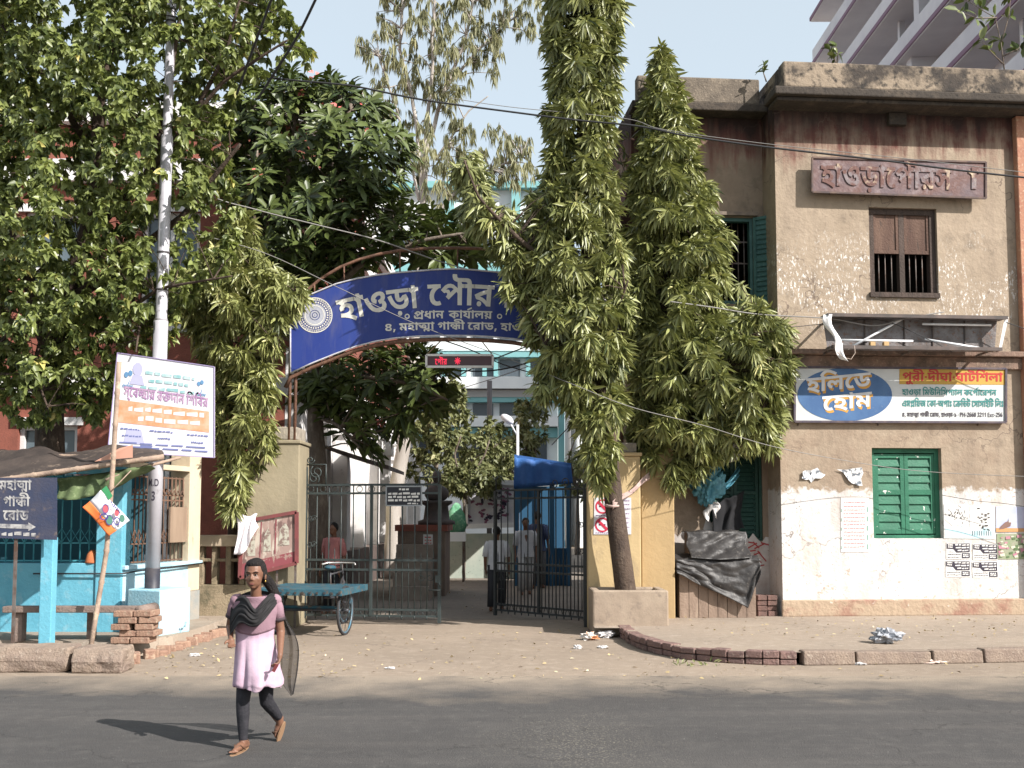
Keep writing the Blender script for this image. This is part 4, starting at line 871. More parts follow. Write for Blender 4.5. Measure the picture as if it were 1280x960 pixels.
# ================================================================== GATE PILLARS, WALL, PLANTER
YEL = M('weathered yellow limewash', (0.50, 0.38, 0.21), .9, (0.42, 0.31, 0.17), 1.5, col3=(0.33, .25, .16), scale3=5, lo3=.58, hi3=.75, bump=.25, bscale=12, stretch=(1, 1, .45))
YEL2 = M('ochre limewash', (0.40, 0.285, 0.15), .9, (0.33, .235, .125), 1.2, col3=(0.35, .25, .15), lo3=.6, bump=.25, bscale=12, stretch=(1, 1, .5))
CAPM = M('grey cap stone', (0.33, 0.29, 0.24), .9, (0.16, .14, .115), 3, col3=(0.42, .36, .28), bump=.5, bscale=16)
def pillar(label, pxl, pxr, pyt, Y, depth, zb, capz, mat):
    a, b = P(pxl, 650, Y), P(pxr, 650, Y); zt_ = P((pxl + pxr) / 2, pyt, Y).z
    t_ = thing('gate_pillar', label, 'pillar', ((a.x + b.x) / 2, Y + depth / 2, 0))
    part('shaft', MB().box(a.x, b.x, Y, Y + depth, zb, zt_ - capz), mat, t_, bev=.015)
    part('moulding', MB().box(a.x - .03, b.x + .03, Y - .03, Y + depth + .03, zt_ - capz + .002, zt_ - capz + .06), mat, t_, bev=.015)
    part('cap', MB().box(a.x + .05, b.x - .05, Y + .05, Y + depth - .05, zt_ - capz + .062, zt_), CAPM, t_, bev=.02)
    return t_
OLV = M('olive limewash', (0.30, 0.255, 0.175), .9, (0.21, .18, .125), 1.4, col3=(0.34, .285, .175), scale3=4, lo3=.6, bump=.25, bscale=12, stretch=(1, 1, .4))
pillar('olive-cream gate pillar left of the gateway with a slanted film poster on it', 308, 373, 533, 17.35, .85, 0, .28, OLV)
pillar('yellow gate pillar right of the gateway with red no-smoking signs', 735, 801, 553, 17.05, .75, 0, .22, YEL)
m = MB(); a, b = P(801.5, 650, 17.25), P(843, 650, 17.25); zt_ = P(820, 560, 17.25).z
m.box(a.x, b.x, 17.25, 17.55, 0, zt_); solid('boundary_wall', m, YEL2, 'short ochre wall between the yellow gate pillar and the building', 'wall', bev=.015)
# no-smoking sheet
SF = Frame((0, 17.05, 0), 0)
t_, put = board(SF, [(743, 622), (789, 622), (789, 668), (742, 668)], -.012, .008, M('white vinyl', (0.66, .64, .68), .5, (0.58, .56, .6), 5), 'no_smoking_sign', 'pair of round red no-smoking symbols on a white sheet on the yellow pillar', 'sign')
RED = plain('sign red', (0.50, .035, .07), .5)
for k, (c, nm) in enumerate((((.23, .76), 1), ((.23, .26), 2))):
    m = MB(); n = 28; asp = 46 / 46
    ro, ri = .20, .155
    for i in range(n):
        a0, a1 = 2 * math.pi * i / n, 2 * math.pi * (i + 1) / n
        m.quad(*[put(c[0] + r_ * math.cos(a_), c[1] + r_ * math.sin(a_), .003) for r_, a_ in ((ri, a0), (ro, a0), (ro, a1), (ri, a1))])
    e = .026
    m.quad(put(c[0] - .13 - e, c[1] + .13 - e, .0045), put(c[0] + .13 - e, c[1] - .13 - e, .0045), put(c[0] + .13 + e, c[1] - .13 + e, .0045), put(c[0] - .13 + e, c[1] + .13 + e, .0045))
    part('prohibition_ring', m, RED, t_)
    m = MB().quad(put(c[0] - .10, c[1] - .02, .002), put(c[0] + .08, c[1] - .02, .002), put(c[0] + .08, c[1] + .02, .002), put(c[0] - .10, c[1] + .02, .002)); part('cigarette_symbol', m, INK, t_)
m = MB(); r = random.Random(12)
for v in (.50, .03, .90, .80, .68, .55, .43, .3, .18): dashes(m, put, *((.05, .42) if v in (.5, .03) else (.58, .95)), v, .025, 6, .003, r)
part('small_print', m, plain('violet print', (0.2, .12, .25)), t_)

# planter
CONC = M('weathered planter concrete', (0.37, 0.295, 0.225), .92, (0.30, .235, .18), 3, col3=(0.24, .19, .15), scale3=7, lo3=.56, bump=.3, bscale=8, fine=.3)
pb = G(744, 795, 0); Y0 = pb.y; x0 = P(741, 770, Y0).x; x1 = P(836, 770, Y0).x; z1 = P(790, 738, Y0).z; Y1 = 17.02
pl = thing('concrete_planter', 'square concrete planter holding the leaning tree by the right gate pillar', 'planter', ((x0 + x1) / 2, (Y0 + Y1) / 2, 0))
tk = .12
m = MB().box(x0, x1, Y0, Y0 + tk, 0, z1); m.box(x0, x0 + tk, Y0 + tk, Y1, 0, z1 - .004); m.box(x1 - tk, x1, Y0 + tk, Y1, 0, z1 - .004); m.box(x0 + tk, x1 - tk, Y1 - tk, Y1 - .002, 0, z1 - .006)
part('box', m, CONC, pl, bev=.025)
part('soil', MB().box(x0 + tk, x1 - tk, Y0 + tk, Y1 - tk, .1, z1 - .06), M('dry soil', (0.16, .12, .085), .95, (0.24, .18, .13), 8, bump=.6), pl)

# pole arms and blue sign arch over the gate
PIPE = M('rusty brown pipe', (0.17, 0.085, 0.055), .75, (0.10, .055, .04), 7, col3=(0.26, .15, .10), bump=.3)
AF = Frame((0, 17.3, 0), 0)
arch = thing('arch_sign', 'deep blue arched sign board with white Bengali lettering spanning the gateway', 'sign', AF.at(-1, 0, P(560, 420, 17.3).z))
cxp = 568.0
topc = [(363, 381), (390, 367.5), (420, 355), (445, 348.5), (470, 344), (495, 341), (520, 339), (545, 337), (570, 336)]
botc = [(363, 466.5), (390, 454), (420, 442), (445, 433), (470, 426.5), (495, 422.5), (520, 420.5), (545, 419.5), (570, 419.5)]
mir = lambda c: c + [(2 * cxp - x, y + (.012 * (cxp - x))) for x, y in reversed(c[:-1])]
topc, botc = mir(topc), mir(botc)
T = [AF.px(*p) for p in topc]; B = [AF.px(*p) for p in botc]; n = len(T)
SBL = M('sign ultramarine', (0.018, 0.036, 0.195), .5, (0.026, .048, .215), 1.5, col3=(0.085, .092, .19), scale3=5, lo3=.50, hi3=.85, spec=.3, stretch=(1, 1, .22))
m = MB()
vs = [AF.at(a, 0, b) for a, b in T] + [AF.at(a, 0, b) for a, b in B] + [AF.at(a, .04, b) for a, b in T] + [AF.at(a, .04, b) for a, b in B]
fs = []
for i in range(n - 1): fs += [(n + i, n + i + 1, i + 1, i), (2 * n + i, 2 * n + i + 1, 3 * n + i + 1, 3 * n + i), (i, i + 1, 2 * n + i + 1, 2 * n + i), (n + i + 1, n + i, 3 * n + i, 3 * n + i + 1)]
fs += [(0, 2 * n, 3 * n, n), (n - 1, 2 * n - 1, 4 * n - 1, 3 * n - 1)]
m.add(vs, fs); part('panel', m, SBL, arch)
m = MB()
for Lc in (T, B): m.tube([AF.at(a, -.006, b) for a, b in Lc], .014, 6)
for i in (0, -1): m.tube([AF.at(T[i][0], -.006, T[i][1]), AF.at(B[i][0], -.006, B[i][1])], .014, 6)
part('edge_trim', m, M('pale edge trim', (0.55, .55, .60), .5, (0.4, .38, .4), 9), arch)
m = MB(); m.tube([AF.at(a, .05, b - .055) for a, b in [AF.px(356, 480)] + B + [AF.px(780, 484)]], .035, 8)
up = mir([(370, 378), (385, 362), (400, 349), (425, 334), (450, 324), (475, 317.5), (500, 313), (535, 310.5), (570, 310)])
U = [AF.px(*p, .06) for p in up]; m.tube([AF.at(a, .06, b) for a, b in U], .026, 8)
for x, y0, y1 in ((393, 354, 368), (430, 332, 352), (500, 313, 341), (572, 310, 337), (640, 313, 341), (706, 332, 352)):
    a, b = AF.px(x, y0, .05), AF.px(x, y1, .05); m.tube([AF.at(a[0], .05, a[1]), AF.at(b[0], .05, b[1])], .014, 6)
for x in (364, 371, 768, 776):
    a, b = AF.px(x, 372, .12), AF.px(x, 560, .12); m.tube([AF.at(a[0], .12, a[1]), AF.at(a[0], .12, b[1])], .028, 8)
part('pipe_frame', m, PIPE, arch)
def arc_put(F_, d):
    return lambda px, py: (lambda q: F_.at(q[0], -d, q[1]))(F_.px(px, py))
LET = M('cream letter paint', (0.66, 0.64, 0.58), .5, (0.55, .53, .48), 6)
def arc_text(m, s, x0, x1, base, h, curv, d=.006):
    put_ = arc_put(AF, d)
    def put(a, b):
        sl_ = 2 * curv * (a - cxp); return put_(a - sl_ * b * -.9, base + curv * (a - cxp) ** 2 - b)
    text(m, s, x0, x1, 0, h, put)
m = MB()
arc_text(m, 'হাওড়া', 426, 524, 383, 26, .00095); arc_text(m, 'পৌর', 536, 616, 381.5, 26.5, .00095); arc_text(m, 'নিগম', 627, 716, 381, 26, .00095)
arc_text(m, '\ue000ধান', 517, 555, 398, 9.5, .0003); arc_text(m, 'কায\ue005ালয়', 561, 615, 398, 9.5, .0003)
arc_text(m, '৪, মহা\ue001া গা\ue002ী রোড, হাওড়া', 481, 668, 412, 9, .00028)
def ring(m, c, ro, ri, put_, n=36):
    for i in range(n):
        a0, a1 = 2 * math.pi * i / n, 2 * math.pi * (i + 1) / n
        m.quad(*[put_(c[0] + r_ * math.cos(a_), c[1] + r_ * math.sin(a_)) for r_, a_ in ((ri, a0), (ro, a0), (ro, a1), (ri, a1))])
pu = arc_put(AF, .006)
for x in (509, 624.5): ring(m, (x, 395.5), 3.3, 1.8, pu, 16)
part('lettering', m, LET, arch)
m = MB(); c = (393.5, 394)
ring(m, c, 22.2, 21, pu); ring(m, c, 19, 18.4, pu); ring(m, c, 12.5, 11.4, arc_put(AF, .008))
for i in range(34):
    a = 2 * math.pi * i / 34; e = .055
    m.quad(*[pu(c[0] + r_ * math.cos(a + s), c[1] + r_ * math.sin(a + s)) for r_, s in ((15.2, -e), (17.2, -e), (17.2, e), (15.2, e))])
for i in range(44):
    a = 2 * math.pi * i / 44 + .02; e = random.uniform(.03, .055)
    m.quad(*[pu(c[0] + r_ * math.cos(a + s), c[1] + r_ * math.sin(a + s)) for r_, s in ((19.5, -e), (20.5, -e), (20.5, e), (19.5, e))])
part('emblem', m, LET, arch)
m = MB(); ring(m, c, 14.3, 6.5, pu); ring(m, c, 5.6, 3.6, pu); ring(m, c, 2.6, .6, pu); part('emblem_disc', m, M('emblem grey', (0.33, .34, .40), .5, (0.42, .43, .48), 40), arch)
# moving-letter display under the arch
t_, put = board(AF, [(533, 444), (616, 444), (616, 458.5), (533, 458.5)], .02, .08, plain('dark red display', (0.055, .012, .018), .35, .5), 'led_display', 'small red moving-letter display hanging under the blue arch', 'display', .035, M('pale display frame', (0.62, .60, .58), .5))
m_, ntl, bl = new_mat('lit red letters'); bl.inputs['Base Color'].default_value = (.4, .02, .05, 1); bl.inputs['Emission Color'].default_value = (1, .03, .08, 1); bl.inputs['Emission Strength'].default_value = .55
m = MB(); text(m, 'পৌর', .13, .31, .18, .50, lambda a, b: put(a, b, .006))
for k in range(4):
    a = math.pi * k / 4; dx, dy = .045 * math.cos(a), .32 * math.sin(a); ex, ey = -.006 * math.sin(a), .05 * math.cos(a)
    m.quad(put(.47 - dx - ex, .5 - dy - ey, .006 + k * .0005), put(.47 + dx - ex, .5 + dy - ey, .006 + k * .0005), put(.47 + dx + ex, .5 + dy + ey, .006 + k * .0005), put(.47 - dx + ex, .5 - dy + ey, .006 + k * .0005))
part('lit_letters', m, m_, t_)
m = MB(); 
for (x0, y0), (x1, y1) in (((534, 443), (553, 424)), ((615, 443), (601, 425))):
    a, b = AF.px(x0, y0, .06), AF.px(x1, y1, .06); m.tube([AF.at(a[0], .06, a[1]), AF.at(b[0], .06, b[1])], .010, 5)
part('hanger', m, plain('tan cord', (0.35, .25, .17)), t_)

# ================================================================== GATE LEAVES
GPN = M('grey-green gate paint', (0.042, 0.055, 0.054), .5, (0.034, .044, .044), 4, col3=(0.06, .045, .035), scale3=12, lo3=.62, hi3=.68, spec=.4)
GBK = M('black gate paint', (0.022, 0.026, 0.028), .45, (0.03, .034, .036), 4, spec=.4)
def scroll(m, F_, u, z, r, turns, sgn, th, w=0, a0=0.0):
    pts = []
    for k in range(int(14 * turns) + 1):
        a = a0 + k / 14 * 2 * math.pi * sgn; rr = r * (1 - .75 * k / (14 * turns)); pts.append(F_.at(u + rr * math.cos(a), w, z + rr * math.sin(a)))
    m.tube(pts, th, 5)
def gate(label, A, B, ztop, zm0, zm1, zbot, nb, mat, low=True, rich=True):
    d = B - A; L = d.length; ang = math.degrees(math.atan2(d.y, d.x)); F_ = Frame((A.x, A.y, 0), ang)
    g = thing('iron_gate', label, 'gate', F_.at(L / 2, 0, 0))
    m = MB(); m.beam(F_.at(0, 0, zbot - .05), F_.at(0, 0, ztop + .30), .075, .06, F_.n); m.beam(F_.at(L, 0, zbot - .1), F_.at(L, 0, ztop + .0), .05, .045, F_.n)
    um = L * .5; m.beam(F_.at(um, 0, zbot), F_.at(um, 0, ztop), .045, .04, F_.n)
    part('stile', m, mat, g)
    m = MB()
    for z in (ztop, ztop - .14, zm1, zm0, zbot + .10, zbot): m.beam(F_.at(.03, 0, z), F_.at(L - .02, 0, z), .035, .022, F_.n)
    part('rail', m, mat, g)
    for k in range(1, nb):
        u = L * k / nb; m = MB().tube([F_.at(u, .012, zbot), F_.at(u, .012, ztop)], .0105, 6); part('bar', m, mat, g)
    m = MB()
    for k in range(nb):
        u = L * (k + .5) / nb; top = zm1 + (.13 if k % 2 else .2)
        m.tube([F_.at(u, .012, zbot + .1), F_.at(u, .012, top - .06), F_.at(u, .012, top)], [.009, .009, .001], 5)
    part('short_spear', m, mat, g)
    m = MB()
    for k in range(nb):
        u = L * (k + .5) / nb
        if zbot: m.tube([F_.at(u + .045 * math.cos(a), 0, zbot + .02 + .075 * math.sin(a)) for a in [math.pi * i / 8 for i in range(9)]], .007, 4)
        if rich and k < nb * .75: m.tube([F_.at(u + .05 * math.cos(a), 0, ztop - .07 + .05 * math.sin(a)) for a in [2 * math.pi * i / 12 for i in range(13)]], .006, 4)
    for z in (zbot - .04,):
        for k in range(nb + 1): u = L * k / nb; m.tube([F_.at(u, 0, z + .04), F_.at(u, 0, z - .02)], [.02, .006], 6)
    part('ring_ornament', m, mat, g)
    m = MB()
    if rich:
        for u, w_ in ((.0, .36),):
            m.tube([F_.at(u + .03, 0, ztop + .34), F_.at(u + w_, 0, ztop + .34), F_.at(u + w_, 0, ztop)], .014, 6)
            scroll(m, F_, u + .20, ztop + .22, .115, 1.4, 1, .011, a0=2.2); scroll(m, F_, u + .15, ztop + .11, .10, 1.4, 1, .011, a0=-.9)
            scroll(m, F_, u + .09, ztop + .42, .07, 1.3, -1, .010, a0=0)
        e = L - .02
        m.tube([F_.at(e - .32, 0, ztop + .12), F_.at(e, 0, ztop + .12)], .012, 6); m.tube([F_.at(e - .32, 0, ztop), F_.at(e - .32, 0, ztop + .13)], .014, 6)
        m.tube([F_.at(e, 0, ztop), F_.at(e, 0, ztop + .13)] + [F_.at(e - .30 + .30 * math.cos(a), 0, ztop + .13 + .20 * math.sin(a)) for a in (.3, .6, .9, 1.2, 1.5)], .014, 6)
        scroll(m, F_, e - .22, ztop + .2, .08, 1.3, 1, .010, a0=-1.2)
    else:
        e = L - .02; m.tube([F_.at(e, 0, ztop), F_.at(e, 0, ztop + .2), F_.at(e - .05, 0, ztop + .24)], .014, 6)
        for k in range(3): scroll(m, F_, .18 + .26 * k, ztop + .10, .09, 1.3, 1 if k % 2 else -1, .009)
    for k in range(4): scroll(m, F_, .10 + (k % 2) * .06, zm1 + .25 + .27 * (k // 2) * 1.6, .055, 1.3, 1 if k % 2 else -1, .007)
    for u in (L - .30, L - .16): scroll(m, F_, u, zm0 - .12, .06, 1.2, -1, .007)
    part('scrollwork', m, mat, g)
    m = MB().tube([F_.at(L - .17, -.03, zm0 - .32), F_.at(L + .02, -.03, zm0 - .32)], .012, 6); m.box(L - .06, L + .03, -.05, -.026, zm0 - .2, zm0 - .08, F_.M); m.tube([F_.at(L + .0, -.04, zm0 - .2), F_.at(L + .03, -.05, zm0 - .26)], .014, 6)
    part('latch', m, mat, g)
    return g, F_, L
A = P(379, 772, 18.0); A.z = 0; Bp = P(549, 777, 17.65); Bp.z = 0
g1, GF, GL = gate('grey-green iron gate leaf on the left, scrollwork on top, black notice plate on it', A, Bp, P(460, 606, 17.85).z, P(460, 712, 17.85).z, P(460, 700, 17.85).z, .14, 11, GPN)
A = P(733, 780, 17.45); A.z = 0; Bp = P(619, 768, 19.0); Bp.z = 0
g2, GF2, GL2 = gate('black iron gate leaf on the right, swung inwards', A, Bp, P(680, 612, 18.2).z, P(680, 716, 18.2).z, P(680, 706, 18.2).z, .14, 13, GBK, rich=False)
m = MB(); a = P(736, 600, 17.42); m.box(a.x - .09, a.x - .005, 17.36, 17.46, 0, 2.6); part('hinge_post', m, GBK, g2)
t_, put = board(GF, [(483, 608), (527, 608), (527, 632), (483, 632)], -.04, .01, plain('black notice enamel', (0.012, .012, .02), .4, .5), 'notice_plate', 'black enamel plate with lines of white text fixed to the left gate leaf', 'sign', .02, plain('plate rim', (0.30, .32, .34), .5))
m = MB(); r = random.Random(21); dashes(m, put, .36, .64, .80, .10, 3, .006, r)
for v in (.58, .40, .22): dashes(m, put, .05, .95, v, .11, 7, .006, r)
dashes(m, put, .6, .9, .07, .08, 3, .006, r); part('white_text', m, PAPER, t_)

# ================================================================== LEFT: BLUE HOUSE
BLUE = M('sky blue limewash', (0.15, 0.43, 0.55), .85, (0.11, 0.36, 0.48), 1.6, col3=(0.25, .46, .54), scale3=6, lo3=.56, bump=.3, bscale=14, fine=.25)
BLUELIT = M('sunlit blue limewash', (0.40, 0.58, 0.66), .85, (0.31, 0.50, 0.59), 2, col3=(0.47, .56, .58), scale3=6, lo3=.56, bump=.2, bscale=14)  # house blue made paler, sunlight put into the side wall's colour
CREAM = M('cream limewash', (0.58, 0.49, 0.36), .85, (0.50, .41, .29), 1.6, col3=(0.40, .32, .24), scale3=6, lo3=.62, bump=.2, bscale=14, stretch=(1, 1, .4))
CREAMB = M('grey foot paint', (0.25, 0.26, 0.25), .9, (0.34, .30, .25), 3, bump=.3)
c0 = P(153, 700, 14.95); c0.z = 0
ec = P(249, 700, 16.9); ec.z = 0
sd = (ec - c0); SL = sd.length; SFr = Frame(c0, math.degrees(math.atan2(sd.y, sd.x)))      # side wall, n points to its back (left)
HF = Frame(c0, 0)
house = thing('blue_house', 'sky blue roadside house front with iron grilles and a cream end column', 'house', (c0.x - 2, c0.y + .5, LZ))
zlow = P(140, 704, 14.95).z; ztopb = P(140, 592, 14.95).z
m = MB(HF.M); m.box(-9, -.36, 0, .25, LZ - .03, zlow); part('wall', m, BLUE, house, bev=.01)
m = MB(HF.M)
for u in (-.36, -3.2, -6.0): m.box(u, u + .36, -.03, .30, LZ - .03, ztopb)
m.box(-9, 0, -.035, .31, ztopb, ztopb + .09)
part('column', m, BLUE, house, bev=.012)
zl2 = P(249, 705, 16.9).z
m = MB(SFr.M); m.box(.02, SL - .32, .0, .22, LZ - .03, zl2); m.box(.0, SL + .02, -.05, .24, zl2 + .001, zl2 + .06); part('side_wall', m, BLUELIT, house, bev=.01)
m = MB(SFr.M); m.box(SL - .33, SL, -.01, .33, LZ + .42, ztopb + .35); part('end_column', m, CREAM, house, bev=.012)
m = MB(SFr.M); m.box(SL - .335, SL + .006, -.016, .34, LZ - .03, LZ + .419); part('column_foot', m, CREAMB, house)
m = MB(SFr.M); m.box(.1, SL - .34, -.02, .25, ztopb + .095, ztopb + .17); part('lintel', m, CREAM, house)
TEAL = M('teal grille paint', (0.07, 0.30, 0.36), .6, (0.05, .23, .29), 5)
RUSTG = M('rusty grille', (0.16, 0.09, 0.06), .75, (0.09, .055, .04), 6)
def grille(F_, u0, u1, z0, z1, w, step, mat, par):
    m = MB(); zd = z0 + (z1 - z0) * .30; n = int((u1 - u0) / step)
    for k in range(n + 1): u = u0 + (u1 - u0) * k / n; m.tube([F_.at(u, w, z0), F_.at(u, w, z1)], .011, 5)
    for z in (z0 + .02, zd - .1, z0 + (z1 - z0) * .72, z0 + (z1 - z0) * .78, z1 - .02): m.beam(F_.at(u0, w, z), F_.at(u1, w, z), .014, .02)
    for k in range(n):
        u = u0 + (u1 - u0) * k / n; s = (u1 - u0) / n
        m.tube([F_.at(u, w - .01, zd - .1), F_.at(u + s / 2, w - .01, zd), F_.at(u + s, w - .01, zd - .1)], .009, 4); m.tube([F_.at(u, w - .01, zd + .1), F_.at(u + s / 2, w - .01, zd), F_.at(u + s, w - .01, zd + .1)], .009, 4)
        m.tube([F_.at(u, w - .01, z1 - .28), F_.at(u + s / 2, w - .01, z1 - .2), F_.at(u + s, w - .01, z1 - .28)], .009, 4)
    return part('grille', m, mat, par)
grille(HF, -2.82, -.38, zlow + .01, ztopb - .01, .12, .125, TEAL, house); grille(HF, -5.6, -3.22, zlow + .01, ztopb - .01, .12, .125, TEAL, house)
grille(SFr, .30, SL - .34, zl2 + .07, ztopb, .10, .10, RUSTG, house)
m = MB(SFr.M); m.box(SL * .60, SL - .34, .02, .05, zl2 + .35, ztopb - .45); part('grille_sheet', m, M('brown sheet', (0.22, 0.155, 0.11), .8, (0.3, .22, .16), 5, stretch=(1, 1, .2)), house)
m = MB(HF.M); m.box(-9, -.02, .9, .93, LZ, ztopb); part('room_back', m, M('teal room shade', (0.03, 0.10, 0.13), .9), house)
zz = zlow - .14
o = solid('service_pipe', MB().tube([HF.at(-1.2, -.05, zz), HF.at(0.03, -.06, zz), SFr.at(.25, -.07, zz + .02), SFr.at(SL, -.07, zz + .06)], .012, 6), plain('black conduit', (0.03, .03, .035), .5), 'thin black pipe running along the blue wall below the grilles', 'pipe')

# blue-white concrete block at the pole foot
m = MB(); a = G(158, 790, LZ); b_ = G(199, 793, LZ); cc = G(221, 789, LZ)
zt_ = P(200, 738, b_.y).z; e1 = (b_ - a); e1.z = 0; e2 = Vector((.22, .62, 0))
q = [a, b_, b_ + e2, a + e2]
m.add([(p.x, p.y, LZ - .03) for p in q] + [(p.x, p.y, zt_) for p in q], [(3, 2, 1, 0), (4, 5, 6, 7), (0, 1, 5, 4), (1, 2, 6, 5), (2, 3, 7, 6), (3, 0, 4, 7)])
blk = solid('concrete_block', m, M('chipped pale blue paint', (0.34, 0.60, 0.71), .85, (0.46, .66, .73), 2, col3=(0.10, .13, .16), scale3=5, lo3=.66, hi3=.7, bump=.3), 'pale blue painted concrete block at the foot of the silver lamp pole', 'block', bev=.02)
blk_c = (a + b_ + e2) / 2
# lamp pole
YP = b_.y + .42
pa = P(190, 735, YP); ptop = P(214, 36, YP); pup = P(216, -40, YP)
pole = thing('lamp_pole', 'tall silver-painted steel pole with a black foot, stencilled letters, rising through the left tree', 'pole', (pa.x, pa.y, LZ))
SILV = M('aluminium paint', (0.50, 0.49, 0.53), .5, (0.42, .41, .45), 3, col3=(0.30, .28, .30), scale3=9, lo3=.62, spec=.5, metal=.2)
lerp = lambda t: pa.lerp(pup, t)
t0 = .03
part('shaft', MB().tube([lerp(t0), lerp(.42)], .098, 18), SILV, pole)
part('upper_shaft', MB().tube([lerp(.42), lerp(.425), lerp(.72), lerp(.722), lerp(1)], [.098, .082, .080, .066, .060], 16), SILV, pole)
part('foot', MB().tube([Vector((pa.x, pa.y, LZ - .03)), lerp(t0)], .102, 18), M('black bitumen paint', (0.03, .032, .045), .5, (0.06, .055, .06), 6), pole)
m = MB()
for t in (.47, .53, .735, .91, .93): c = lerp(t); m.tube([c - Vector((0, 0, .012)), c + Vector((0, 0, .012))], .09 if t < .72 else .072, 14)
part('clamp_band', m, plain('dark strap', (0.07, .065, .07), .6), pole)
m = MB()
def pole_put(a, b): 
    th = a / .1; c = lerp(.155 + b / (pup - pa).length); return c + Vector((math.sin(th) * .1010, -math.cos(th) * .1010, 0))
text(m, 'M.D', -.075, .08, .03, .085, pole_put); text(m, '3', -.02, .035, -.17, .11, pole_put); part('stencil', m, INK, pole)

# political poster board hung on the pole
YB = YP - .16
bF = Frame((0, YB, 0), 0)
t_, put = board(bF, [(147, 441), (268, 458.5), (268, 572), (135, 564)], 0, .03, M('white flex', (0.72, 0.70, 0.74), .5, (0.62, .61, .68), 2.5), 'poster_board',
    'white flex poster board with an orange band and Bengali text, tied to the silver pole', 'poster', .010, plain('violet edge', (0.33, .27, .46), .5))
ORG = M('orange print band', (0.64, .27, .14), .5, (0.70, .42, .30), 6)
m = MB().quad(put(.06, .30), put(.95, .27), put(.95, .50), put(.06, .53)); part('orange_band', m, ORG, t_)
m = MB(); text(m, 'স্বে\ue008ায় র\ue009দান শিবির', .10, .94, .575, .10, lambda a, b: put(a, b - .03 * a, .007)); part('lettering', m, M('violet red print', (0.32, .17, .34), .5, (0.50, .36, .46), 7), t_)
m = MB(); r = random.Random(31)
dashes(m, put, .16, .9, .43, .05, 10, .007, r); dashes(m, put, .26, .86, .335, .05, 8, .007, r); part('white_text', m, PAPER, t_)
m = MB(); r = random.Random(33)
for v, x0, x1 in ((.84, .30, .80), (.765, .34, .74), (.69, .26, .84)): dashes(m, put, x0, x1, v - .02, .035, 7, .007, r)
part('teal_text', m, M('teal print', (0.22, .42, .44), .5, (0.45, .55, .56), 8), t_)
m = MB(); r = random.Random(34)
for v, x0, x1 in ((.23, .1, .28), (.16, .12, .3), (.23, .38, .6), (.16, .46, .58), (.22, .74, .94), (.14, .78, .9), (.09, .1, .95), (.05, .1, .95)): dashes(m, put, x0, x1, v, .018, 7, .007, r)
m.quad(put(.30, .05), put(.40, .05), put(.42, .085), put(.30, .085)); part('small_print', m, plain('blue grey print', (0.16, .18, .36), .5), t_)
m = MB()
for x, s in ((.13, 1), (.86, .8)):           # flower-and-grass marks in the upper corners
    for dx, dy, rr in ((-.02, .10, .022), (.02, .12, .022)): m.add([put(x + dx * s + rr * s * math.cos(a), .64 + dy + rr * 1.4 * s * math.sin(a) + .05, .007) for a in [k * .7 for k in range(9)]], [tuple(range(9))])
    for k in range(7): m.quad(put(x - .05 + .015 * k, .66, .006), put(x - .04 + .015 * k, .66, .006), put(x - .035 + .015 * k, .69, .006), put(x - .045 + .015 * k, .69, .006))
    m.add([put(x - .002, .68, .0065), put(x + .008, .68, .0065), put(x + .025, .76, .0065)], [(0, 1, 2)])
part('flower_mark', m, plain('print blue', (0.12, .25, .42), .5), t_)
m = MB(); m.add([put(.22 + .05 * math.cos(a), .86 + .07 * math.sin(a), .006) for a in [k * .63 for k in range(10)]], [tuple(range(10))]); m.quad(put(.15, .70, .0055), put(.30, .70, .0055), put(.27, .80, .0055), put(.18, .80, .0055))
m.quad(put(.14, .09, .0055), put(.34, .09, .0055), put(.30, .24, .0055), put(.16, .24, .0055)); part('portrait_tint', m, plain('lilac portrait tint', (0.42, .42, .60), .5), t_)
m = MB()
for v in (.85, .25): a = put(.42, v, -.035); m.tube([a, Vector((lerp(.3).x, YP, a.z))], .012, 5)
part('tie_wire', m, IRON, t_)

# ---- awning stall of bamboo and sheet
BAM = M('grey bamboo', (0.34, 0.25, 0.19), .7, (0.23, .165, .13), 5, col3=(0.45, .35, .25), scale3=14, bump=.3)
def bamboo(m, pts, r, knots=6):
    pts = resample([Vector(p) for p in pts], sum((Vector(b) - Vector(a)).length for a, b in zip(pts, pts[1:])) / knots * .999); P2 = []; R2 = []
    for i, p in enumerate(pts):
        if 0 < i < len(pts) - 1:
            d = (pts[i + 1] - pts[i - 1]).normalized(); P2 += [p - d * .03, p, p + d * .03]; R2 += [r, r * 1.25, r]
        else: P2.append(p); R2.append(r)
    m.tube(P2, R2, 8)
    return m
aw = thing('stall_awning', 'low brown sheet awning on bamboo poles over the roadside bench, green cloth hanging under it', 'awning', (P(90, 600, 13.7).x, 13.9, LZ))
YA = 13.55
f0, f1 = P(-40, 606, YA), P(205, 571, YA + .1)
k0, k1 = P(-40, 567, 14.75), P(200, 566, 14.7)
m = MB()
def cv(a, b):
    p = f0.lerp(f1, a).lerp(k0.lerp(k1, a), b); p.z += .05 * math.sin(math.pi * b) + .07 * noise.noise(Vector((a * 9, b * 4, 1))) * (.3 + b) - .05 * math.sin(a * 14) * b; return p + Vector((0, 0, .035))
m.grid(40, 10, cv)
o = part('sheet', m, M('brown tarpaulin', (0.065, 0.05, 0.043), .8, (0.035, .028, .026), 2.5, col3=(0.17, .13, .10), scale3=6, lo3=.58, bump=.5, bscale=10), aw); o.modifiers.new('t', 'SOLIDIFY').thickness = .006  # brown darkened all over to paint in the leaf shade
part('bamboo_pole', bamboo(MB(), [f0, f1], .035, 9), BAM, aw)
part('bamboo_pole', bamboo(MB(), [P(60, 569, 14.5), P(112, 570, 14.4)], .016, 3), BAM, aw)
